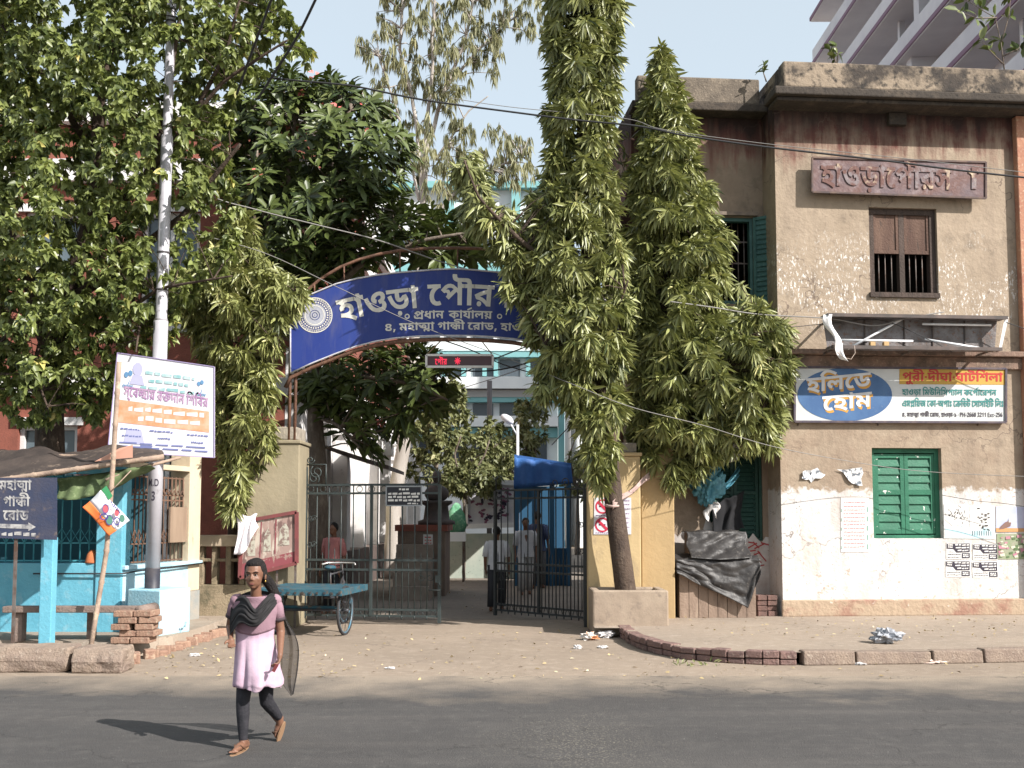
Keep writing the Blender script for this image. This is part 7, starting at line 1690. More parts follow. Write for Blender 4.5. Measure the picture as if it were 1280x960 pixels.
# ---- big round-leaved roadside tree on the left
PEE = leaf_mat('heart leaf', (0.045, 0.066, 0.020), (0.215, 0.250, 0.078), (0.55, 0.48, 0.16), .40, .25, .45)
YB_ = 15.9; g = np.random.default_rng(6); base_ = P(62, 640, 16.2); base_.z = LZ
bt = thing('roadside_tree', 'large roadside tree with heart-shaped leaves filling the upper left, dark trunk behind the awning', 'tree', base_)
tr = lambda x, y, Y=16.2: P(x, y, Y)
ch = [([Vector((base_.x, 16.2, LZ - .1)), tr(62, 560), tr(66, 470), tr(80, 380)], (.27, .17)), ([tr(66, 470), tr(30, 330, 15.6), tr(-10, 200, 15.2), tr(-40, 60, 15)], (.12, .04)), ([tr(80, 380), tr(120, 250, 15.6), tr(125, 120, 15.3), tr(150, 10, 15.2), tr(180, -120, 15)], (.13, .03)),
      ([tr(80, 380), tr(150, 330, 15.8), tr(230, 270, 15.4), tr(300, 180, 15)], (.10, .02)), ([tr(100, 310), tr(200, 200, 15.2), tr(280, 100, 14.8), tr(360, 50, 14.6)], (.07, .012)), ([tr(75, 420), tr(140, 400, 15.2), tr(200, 360, 14.8), tr(290, 345, 14.6)], (.05, .01)), ([tr(66, 480), tr(20, 440, 15), tr(-20, 420, 14.6)], (.06, .015)), ([tr(120, 200), tr(60, 100, 15), tr(0, 30, 14.8)], (.06, .015)), ([tr(180, 230, 15.3), tr(210, 130, 15), tr(225, 20, 14.8), tr(240, -100, 14.6)], (.05, .012)), ([tr(240, 150, 15), tr(285, 60, 14.8), tr(310, -40, 14.6)], (.04, .01)),
      ([tr(60, 400, 15.6), tr(40, 460, 14.9), tr(60, 510, 14.6)], (.04, .01)), ([tr(150, 330, 15.8), tr(175, 400, 15), tr(170, 440, 14.6)], (.04, .01))]
limbs('trunk', ch, BARK, bt)
pol = [[(-60, -140), (340, -140), (345, -20), (352, 10), (392, 60), (385, 80), (345, 78), (330, 95), (300, 100), (282, 180), (300, 260), (290, 345), (250, 355), (225, 400), (205, 440), (150, 450), (145, 500), (120, 530), (85, 500), (60, 530), (15, 525), (-10, 480), (-60, 520)]]
a = crown_points(6800, pol, YB_ - .6, 1.5, g, .5)
# sky and house glimpses: thin the crown where noise is low
keep = np.array([noise.noise(Vector((x / 62, y / 44, u * 1.2))) for x, y, u in a[:, [0, 1, 3]]]) > -.24
thin = (a[:, 0] > 215) & (a[:, 1] < 330) & (g.random(len(a)) < .12)
hole_ = ((a[:, 0] - 225) / 50) ** 2 + ((a[:, 1] - 300) / 45) ** 2 < 1
px_pole = 190 + 24 * (735 - a[:, 1]) / 699; front = (np.abs(a[:, 0] - px_pole) < 15) & (a[:, 2] < YP + .15) & (a[:, 1] > 48) & (g.random(len(a)) < .93)      # the pole stands clear of the leaves
a = a[~front & keep & ~thin & ~(hole_ & (g.random(len(a)) < .75))]
c = to_world(a[:, 0], a[:, 1], a[:, 2])
axp = np.array([[p.x, p.y, p.z] for q in ch for p in resample([Vector(x) for x in q[0]], .3)])
j = ((c[:, None] - axp[None]) ** 2).sum(2).argmin(1); od = unit(c - axp[j]) + np.array([0, -.3, -.1])
rosettes('crown', c, od, 13, .098, .70, (.50, .30), PEE, bt, g, .5, .75, .35, .4, .42)
m = MB()
twig_net('branchlet', c, [Vector(p) for p in axp], BARK, bt, .005, 7)

# ---- tall eucalyptus beyond the arch
EUC = leaf_mat('grey olive leaf', (0.14, 0.15, 0.08), (0.27, 0.265, 0.145), (0.44, 0.41, 0.20), .5, .3, .35)
YE = 31.0; g = np.random.default_rng(8); base_ = P(488, 700, YE); base_.z = 0
et = thing('eucalyptus_tree', 'tall wispy eucalyptus with a pale smooth trunk rising above the arch sign', 'tree', base_)
tr = lambda x, y, Y=YE: P(x, y, Y)
PALE = M('pale smooth bark', (0.42, 0.385, 0.35), .8, (0.30, .265, .235), 2, col3=(0.27, .22, .19), scale3=4, lo3=.58, bump=.3, stretch=(1, 1, .3))
ch = [([base_, tr(492, 620), tr(503, 560), tr(512, 500), tr(520, 400), tr(528, 260), tr(532, 170)], (.25, .07)), ([tr(528, 260), tr(520, 150), tr(500, 60), tr(508, -60)], (.07, .03)), ([tr(530, 200), tr(556, 110), tr(580, 55), tr(600, -40)], (.07, .03)), ([tr(532, 170), tr(540, 90), tr(545, -60)], (.06, .03)),
      ([tr(526, 300), tr(560, 250), tr(590, 220), tr(630, 205), tr(665, 190)], (.07, .02)), ([tr(524, 250), tr(500, 150), tr(470, 60)], (.05, .02)), ([tr(556, 110), tr(600, 60), tr(640, 20)], (.05, .02)), ([tr(545, 200), tr(585, 140), tr(610, 120)], (.04, .015))]
limbs('trunk', ch, PALE, et)
pol = [[(490, -80), (600, -80), (612, 10), (600, 60), (590, 110), (575, 130), (580, 170), (572, 250), (530, 262), (512, 200), (470, 140), (464, 90), (442, 70), (440, 45), (470, 20)], [(590, -60), (690, -60), (690, 10), (676, 60), (650, 40), (632, 50), (622, 110), (596, 70)], [(575, 150), (625, 150), (668, 170), (676, 215), (640, 235), (610, 220), (580, 235)]]
a = crown_points(900, pol, YE, 1.6, g, .4); c = to_world(a[:, 0], a[:, 1], a[:, 2]); nt_ = 120; cen = c[g.choice(len(c), nt_, False)]
near = cen[((c[:, None] - cen[None]) ** 2).sum(2).argmin(1)]; c = c + (near - c) * g.uniform(.0, .5, (len(c), 1))
od = g.normal(0, .5, c.shape) + np.array([0, 0, -1.0])
rosettes('crown', c, od, 13, .27, .14, (.5, .35), EUC, et, g, .4, .45, .75, .35, .45)
axp = [p for q in ch for p in resample([Vector(x) for x in q[0]], .5)]
twig_net('branchlet', c, axp, PALE, et, .012, 2)

# ---- bushy courtyard trees
BUS = leaf_mat('olive round leaf', (0.055, 0.070, 0.026), (0.19, 0.20, 0.085), (0.36, .34, .17), .5, .2, .4)
def bushy(label, px, Y, pol, n, thick, seed, per=13, L=.17, th=.14):
    g = np.random.default_rng(seed); b0_ = P(px, 700, Y); b0_.z = 0; t = thing('courtyard_tree', label, 'tree', b0_)
    top = min(y for q in pol for x, y in q); xs = [x for q in pol for x, y in q]
    ch = [([b0_, P(px, 600, Y), P(px + 4, top + 50, Y)], (th, .03)), ([P(px, 615, Y), P((px + min(xs)) / 2, 570, Y), P(min(xs) + 20, 545, Y)], (th * .6, .02)), ([P(px, 610, Y), P((px + max(xs)) / 2, 570, Y), P(max(xs) - 20, 550, Y)], (th * .6, .02))]
    limbs('trunk', ch, BARKG, t)
    a = crown_points(n, pol, Y, thick, g, .6, 16.0); k = np.array([noise.noise(Vector((x / 14, y / 12, u))) for x, y, u in a[:, [0, 1, 3]]]) > -.12; a = a[k]
    c = to_world(a[:, 0], a[:, 1], a[:, 2]); cen = c.mean(0); od = unit(c - cen) + np.array([0, -.2, .3])
    rosettes('crown', c, od, per, L, .5, (.5, .35), BUS, t, g, .4, .75, .1, .35, .45); return t
bushy('broad olive-green tree in the courtyard behind the stepped plinth', 545, 33.0, [[(508, 505), (522, 480), (540, 470), (556, 478), (572, 470), (584, 496), (580, 512), (600, 528), (618, 520), (626, 545), (646, 556), (640, 575), (652, 596), (640, 612), (612, 606), (600, 624), (572, 612), (548, 622), (520, 606), (498, 596), (508, 570), (494, 545)]], 900, 2.2, 21, per=15)
bushy('upright olive-green tree in front of the turquoise office, above the blue booth', 655, 39.0, [[(648, 502), (668, 496), (686, 515), (682, 545), (668, 570), (672, 600), (640, 610), (612, 590), (600, 560), (618, 535), (636, 520)]], 420, 1.8, 22, L=.2)
bushy('pale distant tree between the office block and the yellow pillar', 722, 50.0, [[(704, 575), (720, 558), (738, 560), (748, 585), (745, 620), (712, 622), (700, 600)]], 160, 1.5, 23, L=.26)
bushy('low leafy shrub in the courtyard behind the gate notice plate', 580, 30.5, [[(556, 590), (590, 580), (620, 585), (632, 605), (610, 618), (575, 620), (556, 612)]], 200, 1.0, 24, L=.15, th=.05)
# dark broad trees on the far left behind the house keep the wall in shade
# ---- weeds rooted in the old masonry
def weed(label, F_, w, stems, seed, L=.16):
    g = np.random.default_rng(seed); p0 = F_.px(*stems[0][0], w); t = thing('wall_plant', label, 'plant', F_.at(p0[0], w, p0[1]))
    m = MB(); cs = []
    for s in stems:
        pts = [F_.at(*(lambda q: (q[0], w + .03 * i, q[1]))(F_.px(x, y, w))) for i, (x, y) in enumerate(s)]; m.tube(pts, [.014 - .010 * i / (len(pts) - 1) for i in range(len(pts))], 5)
        cs += [tuple(p) for p in pts[1:]]
    part('stem', m, BARKG, t); c = np.array(cs); od = np.tile(np.array([0, -.2, .6]), (len(c), 1)) + g.normal(0, .4, c.shape)
    rosettes('leaves', c, od, 5, L, .42, (.42, .45), PLU if seed % 2 else BUS, t, g, .3, .75, -.1, .3, .6); return t
weed('small bright sprig growing on top of the sooty parapet', FF, -.2, [[(1046, 82), (1044, 72), (1040, 60)], [(1046, 82), (1048, 66), (1046, 56)]], 31, .17)
weed('small dark sprig at the inner corner of the parapet', FF, .1, [[(958, 102), (955, 90), (956, 80)]], 33, .15)
weed('straggling weed growing from the edge of the sloping eave', WF, .2, [[(806, 150), (796, 140), (792, 132)], [(800, 160), (786, 172), (778, 168)], [(794, 205), (780, 190), (775, 178)]], 34, .15)
weed('thin bare twigs with few leaves on the wing edge between the two weeping trees', WF, .3, [[(790, 240), (778, 205), (772, 185)], [(786, 260), (776, 220), (784, 200)], [(788, 225), (770, 215), (764, 220)]], 36, .12)
g = np.random.default_rng(41)
weed('straggly sapling with pale stems growing on the roof at the top right', FF, .5, [[(1256, 92), (1252, 50), (1246, 20), (1228, 8), (1212, -4)], [(1252, 52), (1262, 20), (1266, -8)], [(1254, 80), (1238, 62), (1230, 50)], [(1254, 70), (1274, 60), (1284, 52)], [(1246, 22), (1222, 22), (1200, 12)]], 43, .22)

# ================================================================== CABLES
CAB = plain('black cable', (0.03, .03, .032), .6); CABG = plain('grey cable', (0.22, .21, .20), .6)
def cable(label, pts, r, mat, sag=0):
    q = [P(x, y, Y) for x, y, Y in pts]; out = []
    for i in range(len(q) - 1):
        p0, p1, p2, p3 = q[max(i - 1, 0)], q[i], q[i + 1], q[min(i + 2, len(q) - 1)]
        for k in range(8):
            t = k / 8; out.append(.5 * ((2 * p1) + (p2 - p0) * t + (2 * p0 - 5 * p1 + 4 * p2 - p3) * t * t + (3 * p1 - p0 - 3 * p2 + p3) * t ** 3))
    out.append(q[-1]); return solid('cable', MB().tube(out, r, 6), mat, label, 'cable')
cable('thick black cable sagging across the sky from the left tree to the corner building', [(290, 88, 16.0), (345, 98, 15.9), (420, 105, 15.8), (450, 109, 15.8), (530, 125, 15.7), (640, 140, 15.6), (720, 150, 15.5), (800, 158, 15.4), (860, 170, 15.3), (960, 184, 15.2), (1100, 200, 15.1), (1200, 213, 15.0), (1320, 226, 14.9)], .014, CAB)
cable('thin wire just above the thick cable in front of the weeping trees', [(560, 122, 15.9), (640, 134, 15.8), (780, 148, 15.6), (830, 162, 15.4), (960, 180, 15.3), (1130, 198, 15.1), (1320, 220, 14.9)], .005, CABG)
cable('steep black cable running up out of the frame at the top left', [(322, 124, 13.5), (345, 88, 13.2), (372, 45, 12.8), (398, -8, 12.3)], .016, CAB)
cable('second steep black cable among the upper left leaves', [(296, 118, 13.8), (310, 78, 13.4), (326, 35, 13.0), (342, -8, 12.6)], .016, CAB)
cable('thin wire crossing the dark foliage above the arch sign', [(170, 172, 15.2), (255, 240, 16.0), (320, 262, 16.4), (400, 282, 16.7), (475, 301, 17.0), (560, 330, 17.3), (640, 350, 17.4)], .010, CABG)
cable('long thin pale wire passing over arch sign and weeping trees to the front wall', [(236, 290, 15.5), (330, 316, 16.0), (420, 358, 16.4), (520, 405, 16.7), (640, 450, 16.8), (720, 482, 15.6), (790, 509, 15.6), (880, 532, 16.0), (970, 559, 16.6), (1095, 582, 17.3), (1180, 591, 17.4), (1320, 597, 17.3)], .0055, CABG)
cable('pale wire running from the weeping tree to the broken light box', [(838, 377, 16.2), (890, 384, 16.4), (950, 393, 16.8), (1035, 398, 17.0), (1092, 407, 17.1), (1132, 398, 17.15), (1180, 390, 17.2)], .010, CABG)
cable('lower thin wire along the ledge to the light box', [(990, 409, 16.9), (1040, 404, 17.1), (1100, 400, 17.15), (1160, 424, 17.2), (1190, 440, 17.3)], .006, CAB)
cable('thin wire crossing the top of the whitewash by the pale blue poster', [(1178, 619, 17.5), (1220, 626, 17.5), (1260, 630, 17.5), (1320, 640, 17.5)], .005, CAB)
cable('slack black wire under the arch sign, left of the weeping trees', [(563, 462, 20.0), (600, 464, 19.6), (640, 459, 19.2), (700, 440, 18.6)], .014, CAB)
cable('black wire slanting up under the arch sign to the right', [(540, 490, 24.0), (580, 466, 22.0), (620, 448, 20.5), (680, 425, 19.0)], .012, CAB)
cable('black wire slanting down under the arch sign to the right', [(556, 426, 17.6), (590, 438, 18.5), (630, 456, 19.5), (680, 470, 20.5)], .010, CAB)
cable('thin grey wire crossing below the red display', [(575, 486, 24.0), (620, 472, 22.0), (660, 458, 20.5)], .008, CABG)
cable('thin wire from the blue booth up to the yellow pillar', [(690, 556, 26.0), (705, 540, 24.0), (722, 524, 21.0), (738, 508, 18.5)], .012, CAB)
cable('thin wire below the far-right wire, ending on the front wall at the frame edge', [(1255, 402, 17.2), (1285, 412, 17.2), (1320, 420, 17.2)], .007, CAB)
# cloth strip tied round the leaning trunk and stretched to the wall
m = MB(); s0_, s1_ = P(766, 632, 16.45), P(812, 596, 17.1)
m.grid(14, 4, lambda a, b: s0_.lerp(s1_, a) + Vector((0, -.03 * math.sin(b * 6), (b - .5) * (.13 - .05 * math.sin(a * 3)) + .02 * math.sin(a * 9))))
m.tube([P(766 + 9 * math.cos(t), 631 + 2 * math.sin(t), 16.65 - .2 * math.sin(t) * 1.0) for t in [k * .45 for k in range(15)]], .022, 6)
o = part('tied_cloth', m, M('dirty pink cloth', (0.42, .31, .28), .9, (0.28, .19, .17), 8), None, 'dirty pink cloth strip knotted round the leaning trunk and stretched to the wall', 'cloth'); o.modifiers.new('t', 'SOLIDIFY').thickness = .006

# ================================================================== LITTER
LEAFM = leaf_mat('fallen leaf', (0.14, .10, .055), (0.42, .33, .18), (0.60, .54, .36), .7, 0, .2)
g = np.random.default_rng(3)
pts = []
def scatter(n, poly, z):
    k = 0
    xs = [p[0] for p in poly]; ys = [p[1] for p in poly]
    while k < n:
        x, y = g.uniform(min(xs), max(xs)), g.uniform(min(ys), max(ys))
        if inside(poly, np.array([x]), np.array([y]))[0]: p = G(x, y, z); pts.append((p.x, p.y, z + .012)); k += 1
scatter(150, [(215, 800), (330, 792), (430, 815), (430, 850), (190, 850), (160, 838)], 0); scatter(120, [(400, 795), (740, 788), (780, 830), (700, 850), (400, 850)], 0); scatter(70, [(760, 800), (1280, 838), (1280, 850), (780, 850)], 0)
scatter(150, [(850, 772), (1270, 773), (1270, 800), (1000, 800), (850, 792)], PZ); scatter(60, [(560, 690), (640, 690), (640, 765), (560, 765)], 0.004)
b_ = np.array(pts); n = len(b_); d = g.normal(0, 1, (n, 3)); d[:, 2] = np.abs(d[:, 2]) * .25
ob = leaves('fallen_leaves', b_, d, np.tile(np.array([0, 0, 1.0]), (n, 1)) + g.normal(0, .4, (n, 3)), g.uniform(.02, .075, n), g.uniform(.014, .034, n), (.5, .35), .2 * np.ones(n), LEAFM, None, g.random(n)); ob['kind'] = 'stuff'
PAPW = M('crumpled paper', (0.66, .64, .63), .7, (0.45, .43, .43), 20, bump=.3)
def crumple(name, px, z, r_, mat, label, cat, flat=.45, seed=1):
    p = G(*px, z); m = MB()
    def fn(a, b):
        th, ph = a * 6.283, b * math.pi; d = Vector((math.sin(ph) * math.cos(th), math.sin(ph) * math.sin(th), math.cos(ph))); k = r_ * (1 + .9 * noise.noise(d * 2.3 + Vector((seed * 3.1, 0, 0))) + .4 * noise.noise(d * 6 + Vector((seed, 5, 0))))
        return Vector((p.x + d.x * k, p.y + d.y * k * .8, max(z - .005, z + r_ * flat * .8 + d.z * k * flat)))
    m.grid(22, 12, fn, True, smooth=False); return solid(name, m, mat, label, cat)
bg_ = crumple('rubbish_bag', (1108, 803), PZ, .15, M('grey plastic bag', (0.36, .37, .40), .4, (0.12, .13, .15), 9, .5, .58, (0.7, .7, .72), 12, .6, .65, bump=.4, spec=.5), 'crumpled grey plastic bag lying on the right pavement', 'bag', .6, 3)
crumple('litter_paper', (736, 800), 0, .11, M('orange white wrapper', (0.62, .58, .54), .6, (0.50, .22, .10), 9, .52, .56), 'orange-and-white crumpled wrappers at the planter corner', 'litter', .5, 5)
crumple('litter_paper', (755, 797), 0, .12, PAPW, 'largest white crumpled paper between planter and kerb', 'litter', .45, 7)
crumple('litter_paper', (722, 811), 0, .045, PAPW, 'small white ball of paper on the earth left of the planter', 'litter', .6, 8)
crumple('litter_paper', (753, 810), 0, .06, PAPW, 'flat white paper scrap below the planter corner', 'litter', .3, 9)
crumple('litter_paper', (154, 834), 0, .085, M('yellowish paper', (0.62, .58, .42), .7), 'yellowish crumpled paper beside the short kerb block', 'litter', .7, 10)
crumple('litter_paper', (488, 836), 0, .05, PAPW, 'white paper scrap on the bare earth in the middle of the gateway approach', 'litter', .25, 11)
crumple('litter_paper', (243, 820), 0, .06, PAPW, 'white paper scrap among fallen leaves by the crumbling left kerb', 'litter', .3, 12)
crumple('litter_paper', (1168, 829), 0, .11, M('pinkish wrapper', (0.60, .45, .38), .7, (0.7, .62, .58), 12), 'pinkish wrapper lying against the stone kerb', 'litter', .25, 13)
crumple('litter_paper', (1075, 831), 0, .07, PAPW, 'white paper at the left end of the stone kerb', 'litter', .25, 14)
g = np.random.default_rng(18); w_ = []
for k in range(26): p = G(g.uniform(838, 900), g.uniform(827, 834), 0); w_.append((p.x, p.y - .05, .005))
w_ = np.array(w_); n = len(w_); d = g.normal(0, .6, (n, 3)); d[:, 2] = .7
ob = leaves('grass_tuft', w_, d, np.tile(np.array([0, -1.0, .3]), (n, 1)), g.uniform(.05, .13, n), g.uniform(.012, .03, n), (.5, .3), .5 * np.ones(n), BUS, None, g.random(n)); ob['kind'] = 'stuff'

# ================================================================== PEOPLE
def sculpt(name, mb, mat, parent, vox, smooth=6, fac=.5):
    """closed forms fused into one continuous skin"""
    o = part(name, mb, mat, parent)
    r_ = o.modifiers.new('fuse', 'REMESH'); r_.mode = 'VOXEL'; r_.voxel_size = vox; r_.use_smooth_shade = True
    s = o.modifiers.new('smooth', 'SMOOTH'); s.iterations = smooth; s.factor = fac
    return o
SKIN = M('brown skin', (0.185, 0.092, 0.058), .5, (0.155, .075, .047), 12, spec=.35)
HAIR = M('black hair', (0.008, 0.006, 0.006), .6, (0.016, .012, .011), 60, spec=.25, stretch=(1, 1, .15), bump=.6, bscale=90)
YG_ = G(300, 941, .004).y; W2 = YG_ - .0
q = lambda x, y, dy=0.0: P(x, y, YG_ + dy)
girl = thing('person', 'girl crossing the road in a pale pink tunic, black leggings and flowing black scarf', 'person', (q(320, 940).x, YG_ + .2, .004), None)
# joints (photograph pixels, depth offset in metres: minus is nearer)
hd_c = q(318.5, 718.3, .16); HS = 1.13
neck0, neck1 = q(319.5, 746, .20), q(319.5, 733, .185)
shR, shL = q(294.5, 751, .20), q(345, 751, .23)
elR, wrR = q(287.5, 783, .26), q(288.5, 797, .12)
elL, wrL = q(351, 790, .25), q(350, 819, .08)
hipR, hipL = q(308.5, 832, .2), q(331, 832, .24)
knR, knL = q(303.5, 877, .13), q(333, 877, .30)
anR = q(304, 927, .10); anL = q(350, 902, .62)
gz = .018
mb = MB()
def caps(a, b, ra, rb, n=14):
    mb.tube([a, a.lerp(b, .5), b], [ra, (ra + rb) / 2, rb], n); mb.ell(a, (ra,) * 3); mb.ell(b, (rb,) * 3)
yaw = Matrix.Rotation(R(-3), 3, 'Z') @ Matrix.Rotation(R(3), 3, 'X')     # the head turns a little to the viewer's left
def hp(x, y, z): return hd_c + yaw @ Vector((x * HS, y * HS, z * HS))
class HeadMB(MB):
    def ell(s, c, r, n=14, m=10, Mx=None): return MB.ell(s, c, tuple(x * HS for x in r), n, m, Mx)
headmb = HeadMB(); bodymb = mb; mb = headmb
mb.ell(hp(0, .012, .022), (.066, .084, .086), 20, 16, yaw); mb.ell(hp(0, -.022, -.030), (.052, .058, .062), 18, 14, yaw); mb.ell(hp(0, -.046, -.074), (.024, .022, .018), 12, 10, yaw)     # skull, face, chin
mb.ell(hp(.030, -.045, -.025), (.022, .022, .022), 12, 10); mb.ell(hp(-.030, -.045, -.025), (.022, .022, .022), 12, 10)     # cheeks
mb.tube([hp(0, -.066, .012), hp(0, -.082, -.018), hp(0, -.081, -.027)], [.008, .012, .012], 10); mb.ell(hp(.011, -.074, -.027), (.008, .009, .007)); mb.ell(hp(-.011, -.074, -.027), (.008, .009, .007))
mb.ell(hp(0, -.070, -.051), (.020, .010, .006), 12, 8, yaw); mb.ell(hp(0, -.068, -.060), (.017, .010, .006), 12, 8, yaw)
mb.ell(hp(0, -.062, .022), (.044, .014, .009), 12, 8, yaw)
for s in (-1, 1): mb.ell(hp(s * .068, .012, -.012), (.009, .017, .028), 10, 8, yaw)
bodymb.add(headmb.v, headmb.f); mb = bodymb
caps(neck0 + Vector((0, .02, -.03)), neck1 + Vector((0, .005, .01)), .043, .041)
mid = (shR + shL) / 2; hipm = (hipR + hipL) / 2
mb.grid(20, 12, lambda a, b: (mid.lerp(hipm, b) + Vector((math.cos(a * 6.283) * (.135 - .035 * math.sin(math.pi * min(b * 1.5, 1)) + (.02 if b > .8 else 0)), math.sin(a * 6.283) * (.082 + .012 * math.sin(b * 5)), 0))), True)
mb.ell(mid + Vector((0, .01, -.01)), (.135, .075, .05)); mb.ell(hipm, (.135, .095, .08))
for s, a in ((1, shR), (1, shL)): mb.ell(a, (.043, .045, .043))
caps(shR, elR, .040, .032); caps(elR, wrR, .031, .020); caps(shL, elL, .040, .033); caps(elL, wrL, .032, .021)
def hand(wr, dirn, side, curl, fold):
    """palm, four unequal bent fingers and a thumb off the side of the palm"""
    d = dirn.normalized(); s = (side - d * side.dot(d)).normalized(); n_ = d.cross(s)
    pm = wr + d * .042
    Mx = Matrix((s, n_, d)).transposed()
    mb.ell(pm, (.028, .013, .042), 12, 10, Mx); mb.tube([wr - d * .01, wr + d * .03], [.019, .020], 10)
    for k, ln in enumerate((.052, .060, .056, .045)):
        b0 = pm + d * .030 + s * (-.0225 + .015 * k); pts = [b0]; a = fold
        dd = d
        for i in range(3):
            a += curl; v = d * math.cos(a) + n_ * math.sin(a); pts.append(pts[-1] + v * ln * (.45, .32, .25)[i])
        mb.tube(pts, [.0085, .0082, .0075, .006], 8); mb.ell(pts[-1], (.006,) * 3, 8, 6)
    t0 = pm - s * .022 - d * .015; t1 = t0 - s * .022 + d * .022 + n_ * .006; t2 = t1 + d * .022 - s * .002 + n_ * .012
    mb.tube([t0, t1, t2], [.011, .0095, .007], 8); mb.ell(t2, (.007,) * 3, 8, 6)
hand(wrR, q(290, 815, .02) - wrR, Vector((1, .2, 0)), .28, .05); hand(wrL, q(346, 838, .0) - wrL, Vector((.4, -1, 0)), .5, .15)
caps(hipR, knR, .068, .046); caps(knR, anR, .046, .030); caps(hipL, knL, .068, .046); caps(knL, anL, .046, .030)
def foot(an, toe, heel):
    caps(an + Vector((0, 0, 0)), heel, .030, .027); mb.tube([heel, heel.lerp(toe, .55) + Vector((0, 0, .012)), toe], [.026, .031, .016], 12); mb.ell(heel, (.026,) * 3); t = (toe - heel).normalized(); s = t.cross(Vector((0, 0, 1))).normalized()
    for k in range(5):
        ln = (.030, .026, .024, .021, .018)[k]; b0 = toe - t * (.010 + .005 * k) + s * (.026 - .0125 * k) - Vector((0, 0, .004)); mb.tube([b0, b0 + t * ln], [.0075 if k else .010, .006], 8); mb.ell(b0 + t * ln, (.0065,) * 3, 8, 6)
toeR = G(292, 939.5, .03) ; heelR = G(308, 930, .032)
toeL = G(345, 921, .035); heelL_ = q(350, 906, .42)
anL = heelL_ + Vector((.0, -.015, .055))
foot(anR, toeR, heelR); foot(anL, toeL, heelL_)
sculpt('body', mb, SKIN, girl, .0048, 4)
# face details
ey = HeadMB(); ir = HeadMB(); br = MB(); lp_ = HeadMB()
for s in (-1, 1):
    ey.ell(hp(s * .026, -.0655, .004), (.0115, .006, .0045), 12, 8, yaw); ir.ell(hp(s * .026 - .001, -.0702, .0042), (.0055, .003, .0044), 10, 8, yaw)
    ir.tube([hp(s * .012, -.0705, .006), hp(s * .026, -.0735, .0105), hp(s * .040, -.066, .006)], .0018, 5)
    br.tube([hp(s * .012, -.0745, .021), hp(s * .028, -.075, .027), hp(s * .044, -.063, .021)], [.003, .0035, .0018], 6)
part('eyes', ey, plain('eye white', (0.42, .39, .36), .35), girl); part('irises', ir, plain('dark iris', (0.012, .008, .006), .2), girl); part('eyebrows', br, HAIR, girl)
lp_.ell(hp(0, -.0765, -.0515), (.017, .005, .0035), 12, 8, yaw); lp_.ell(hp(0, -.0755, -.0575), (.014, .0055, .004), 12, 8, yaw); part('lips', lp_, plain('lips', (0.17, .06, .05), .45), girl)
mb_h = HeadMB()
mb_h.ell(hp(0, .030, .032), (.0705, .076, .081), 22, 16, yaw); mb_h.ell(hp(0, .045, -.008), (.066, .058, .062), 18, 14, yaw)
mb_h.ell(hp(0, -.002, .074), (.058, .064, .036), 18, 14, yaw)
for s in (-1, 1): mb_h.ell(hp(s * .060, .026, .004), (.017, .042, .052), 12, 10, yaw)
for s in (-1, 1): mb_h.ell(hp(s * .046, .004, .042), (.025, .040, .042), 12, 10, yaw)
pt_ = [hp(.03, .075, -.02), hp(.062, .085, -.05), q(339, 733, .27), q(344, 742, .27), q(346, 757, .26)]
mb_h.tube(pt_, [.038, .042, .043, .036, .010], 12); mb_h.ell(pt_[0], (.034,) * 3)
sculpt('hair', mb_h, HAIR, girl, .006, 3)
part('earring', MB().ell(hp(.072, .004, -.045), (.006, .006, .009), 8, 6), plain('gold', (0.6, .4, .1), .3, .5, .8), girl)
part('necklace', MB().tube([neck0 + Vector((.045 * math.sin(t), -.05 - .02 * math.cos(t), .005 - .05 * math.cos(t / 1.25))) for t in [k * .3 - 1.5 for k in range(11)]], .0022, 5), plain('gold', (0.6, .4, .1), .3), girl)
# tunic: body with soft folds, short sleeves
PINK = M('pale pink cotton', (0.47, 0.35, 0.42), .9, (0.40, .27, .35), 4, bump=.12, bscale=40); MAUVE = M('mauve yoke cotton', (0.27, 0.165, 0.20), .85, (0.23, .14, .17), 4, bump=.2)
rings = [(745, 319, 17, .100, .20), (752, 319.5, 27, .100, .21), (764, 319.5, 26.5, .106, .21), (780, 319, 23.5, .112, .21), (796, 318.5, 23, .112, .22), (812, 320, 25.5, .14, .21), (828, 321.5, 28, .165, .20), (842, 322.5, 30, .180, .19), (853, 323, 31, .190, .19), (857, 323.5, 29.5, .180, .19)]
def ring_at(b, tab=rings):
    s = b * (len(tab) - 1); i = min(int(s), len(tab) - 2); t = s - i; t = t * t * (3 - 2 * t) if False else t
    return [tab[i][k] + (tab[i + 1][k] - tab[i][k]) * t for k in range(5)]
def tun(a, b, grow=0.0):
    y, cx, hw, hd_, dy = ring_at(b); th = a * 6.283
    f = max(0, b - .33) ** .9; k = 1 + f * (.16 * math.sin(6 * th + 5.5 * b + 1.2 * math.sin(5 * b)) + .085 * math.sin(13 * th + 1.3 + 5 * b) + .04 * math.sin(21 * th + 2 * b) + .05 * noise.noise(Vector((math.cos(th) * 2.2, math.sin(th) * 2.2, b * 2)))) + .02 * noise.noise(Vector((math.cos(th) * 3, math.sin(th) * 3, b * 6)))
    hem = (2.2 * math.sin(3 * th) + 1.4 * math.sin(7 * th)) * (1 if b > .97 else 0)
    c = P(cx, y + hem, YG_ + dy); w_ = hw / F * (YG_ + dy) * (1 - .10 * max(0, b - .4) / .6) + grow
    return c + Vector((math.cos(th) * w_ * k, math.sin(th) * (hd_ + grow) * k, .012 * math.sin(8 * th + 9 * b) * f))
m = MB().grid(72, 60, tun, True); o = part('tunic', m, PINK, girl); o.modifiers.new('t', 'SOLIDIFY').thickness = .004
sub = lambda a, b: tun(a, b * (.37 + .045 * max(0, -math.sin(a * 6.283)) ** 2), .006)
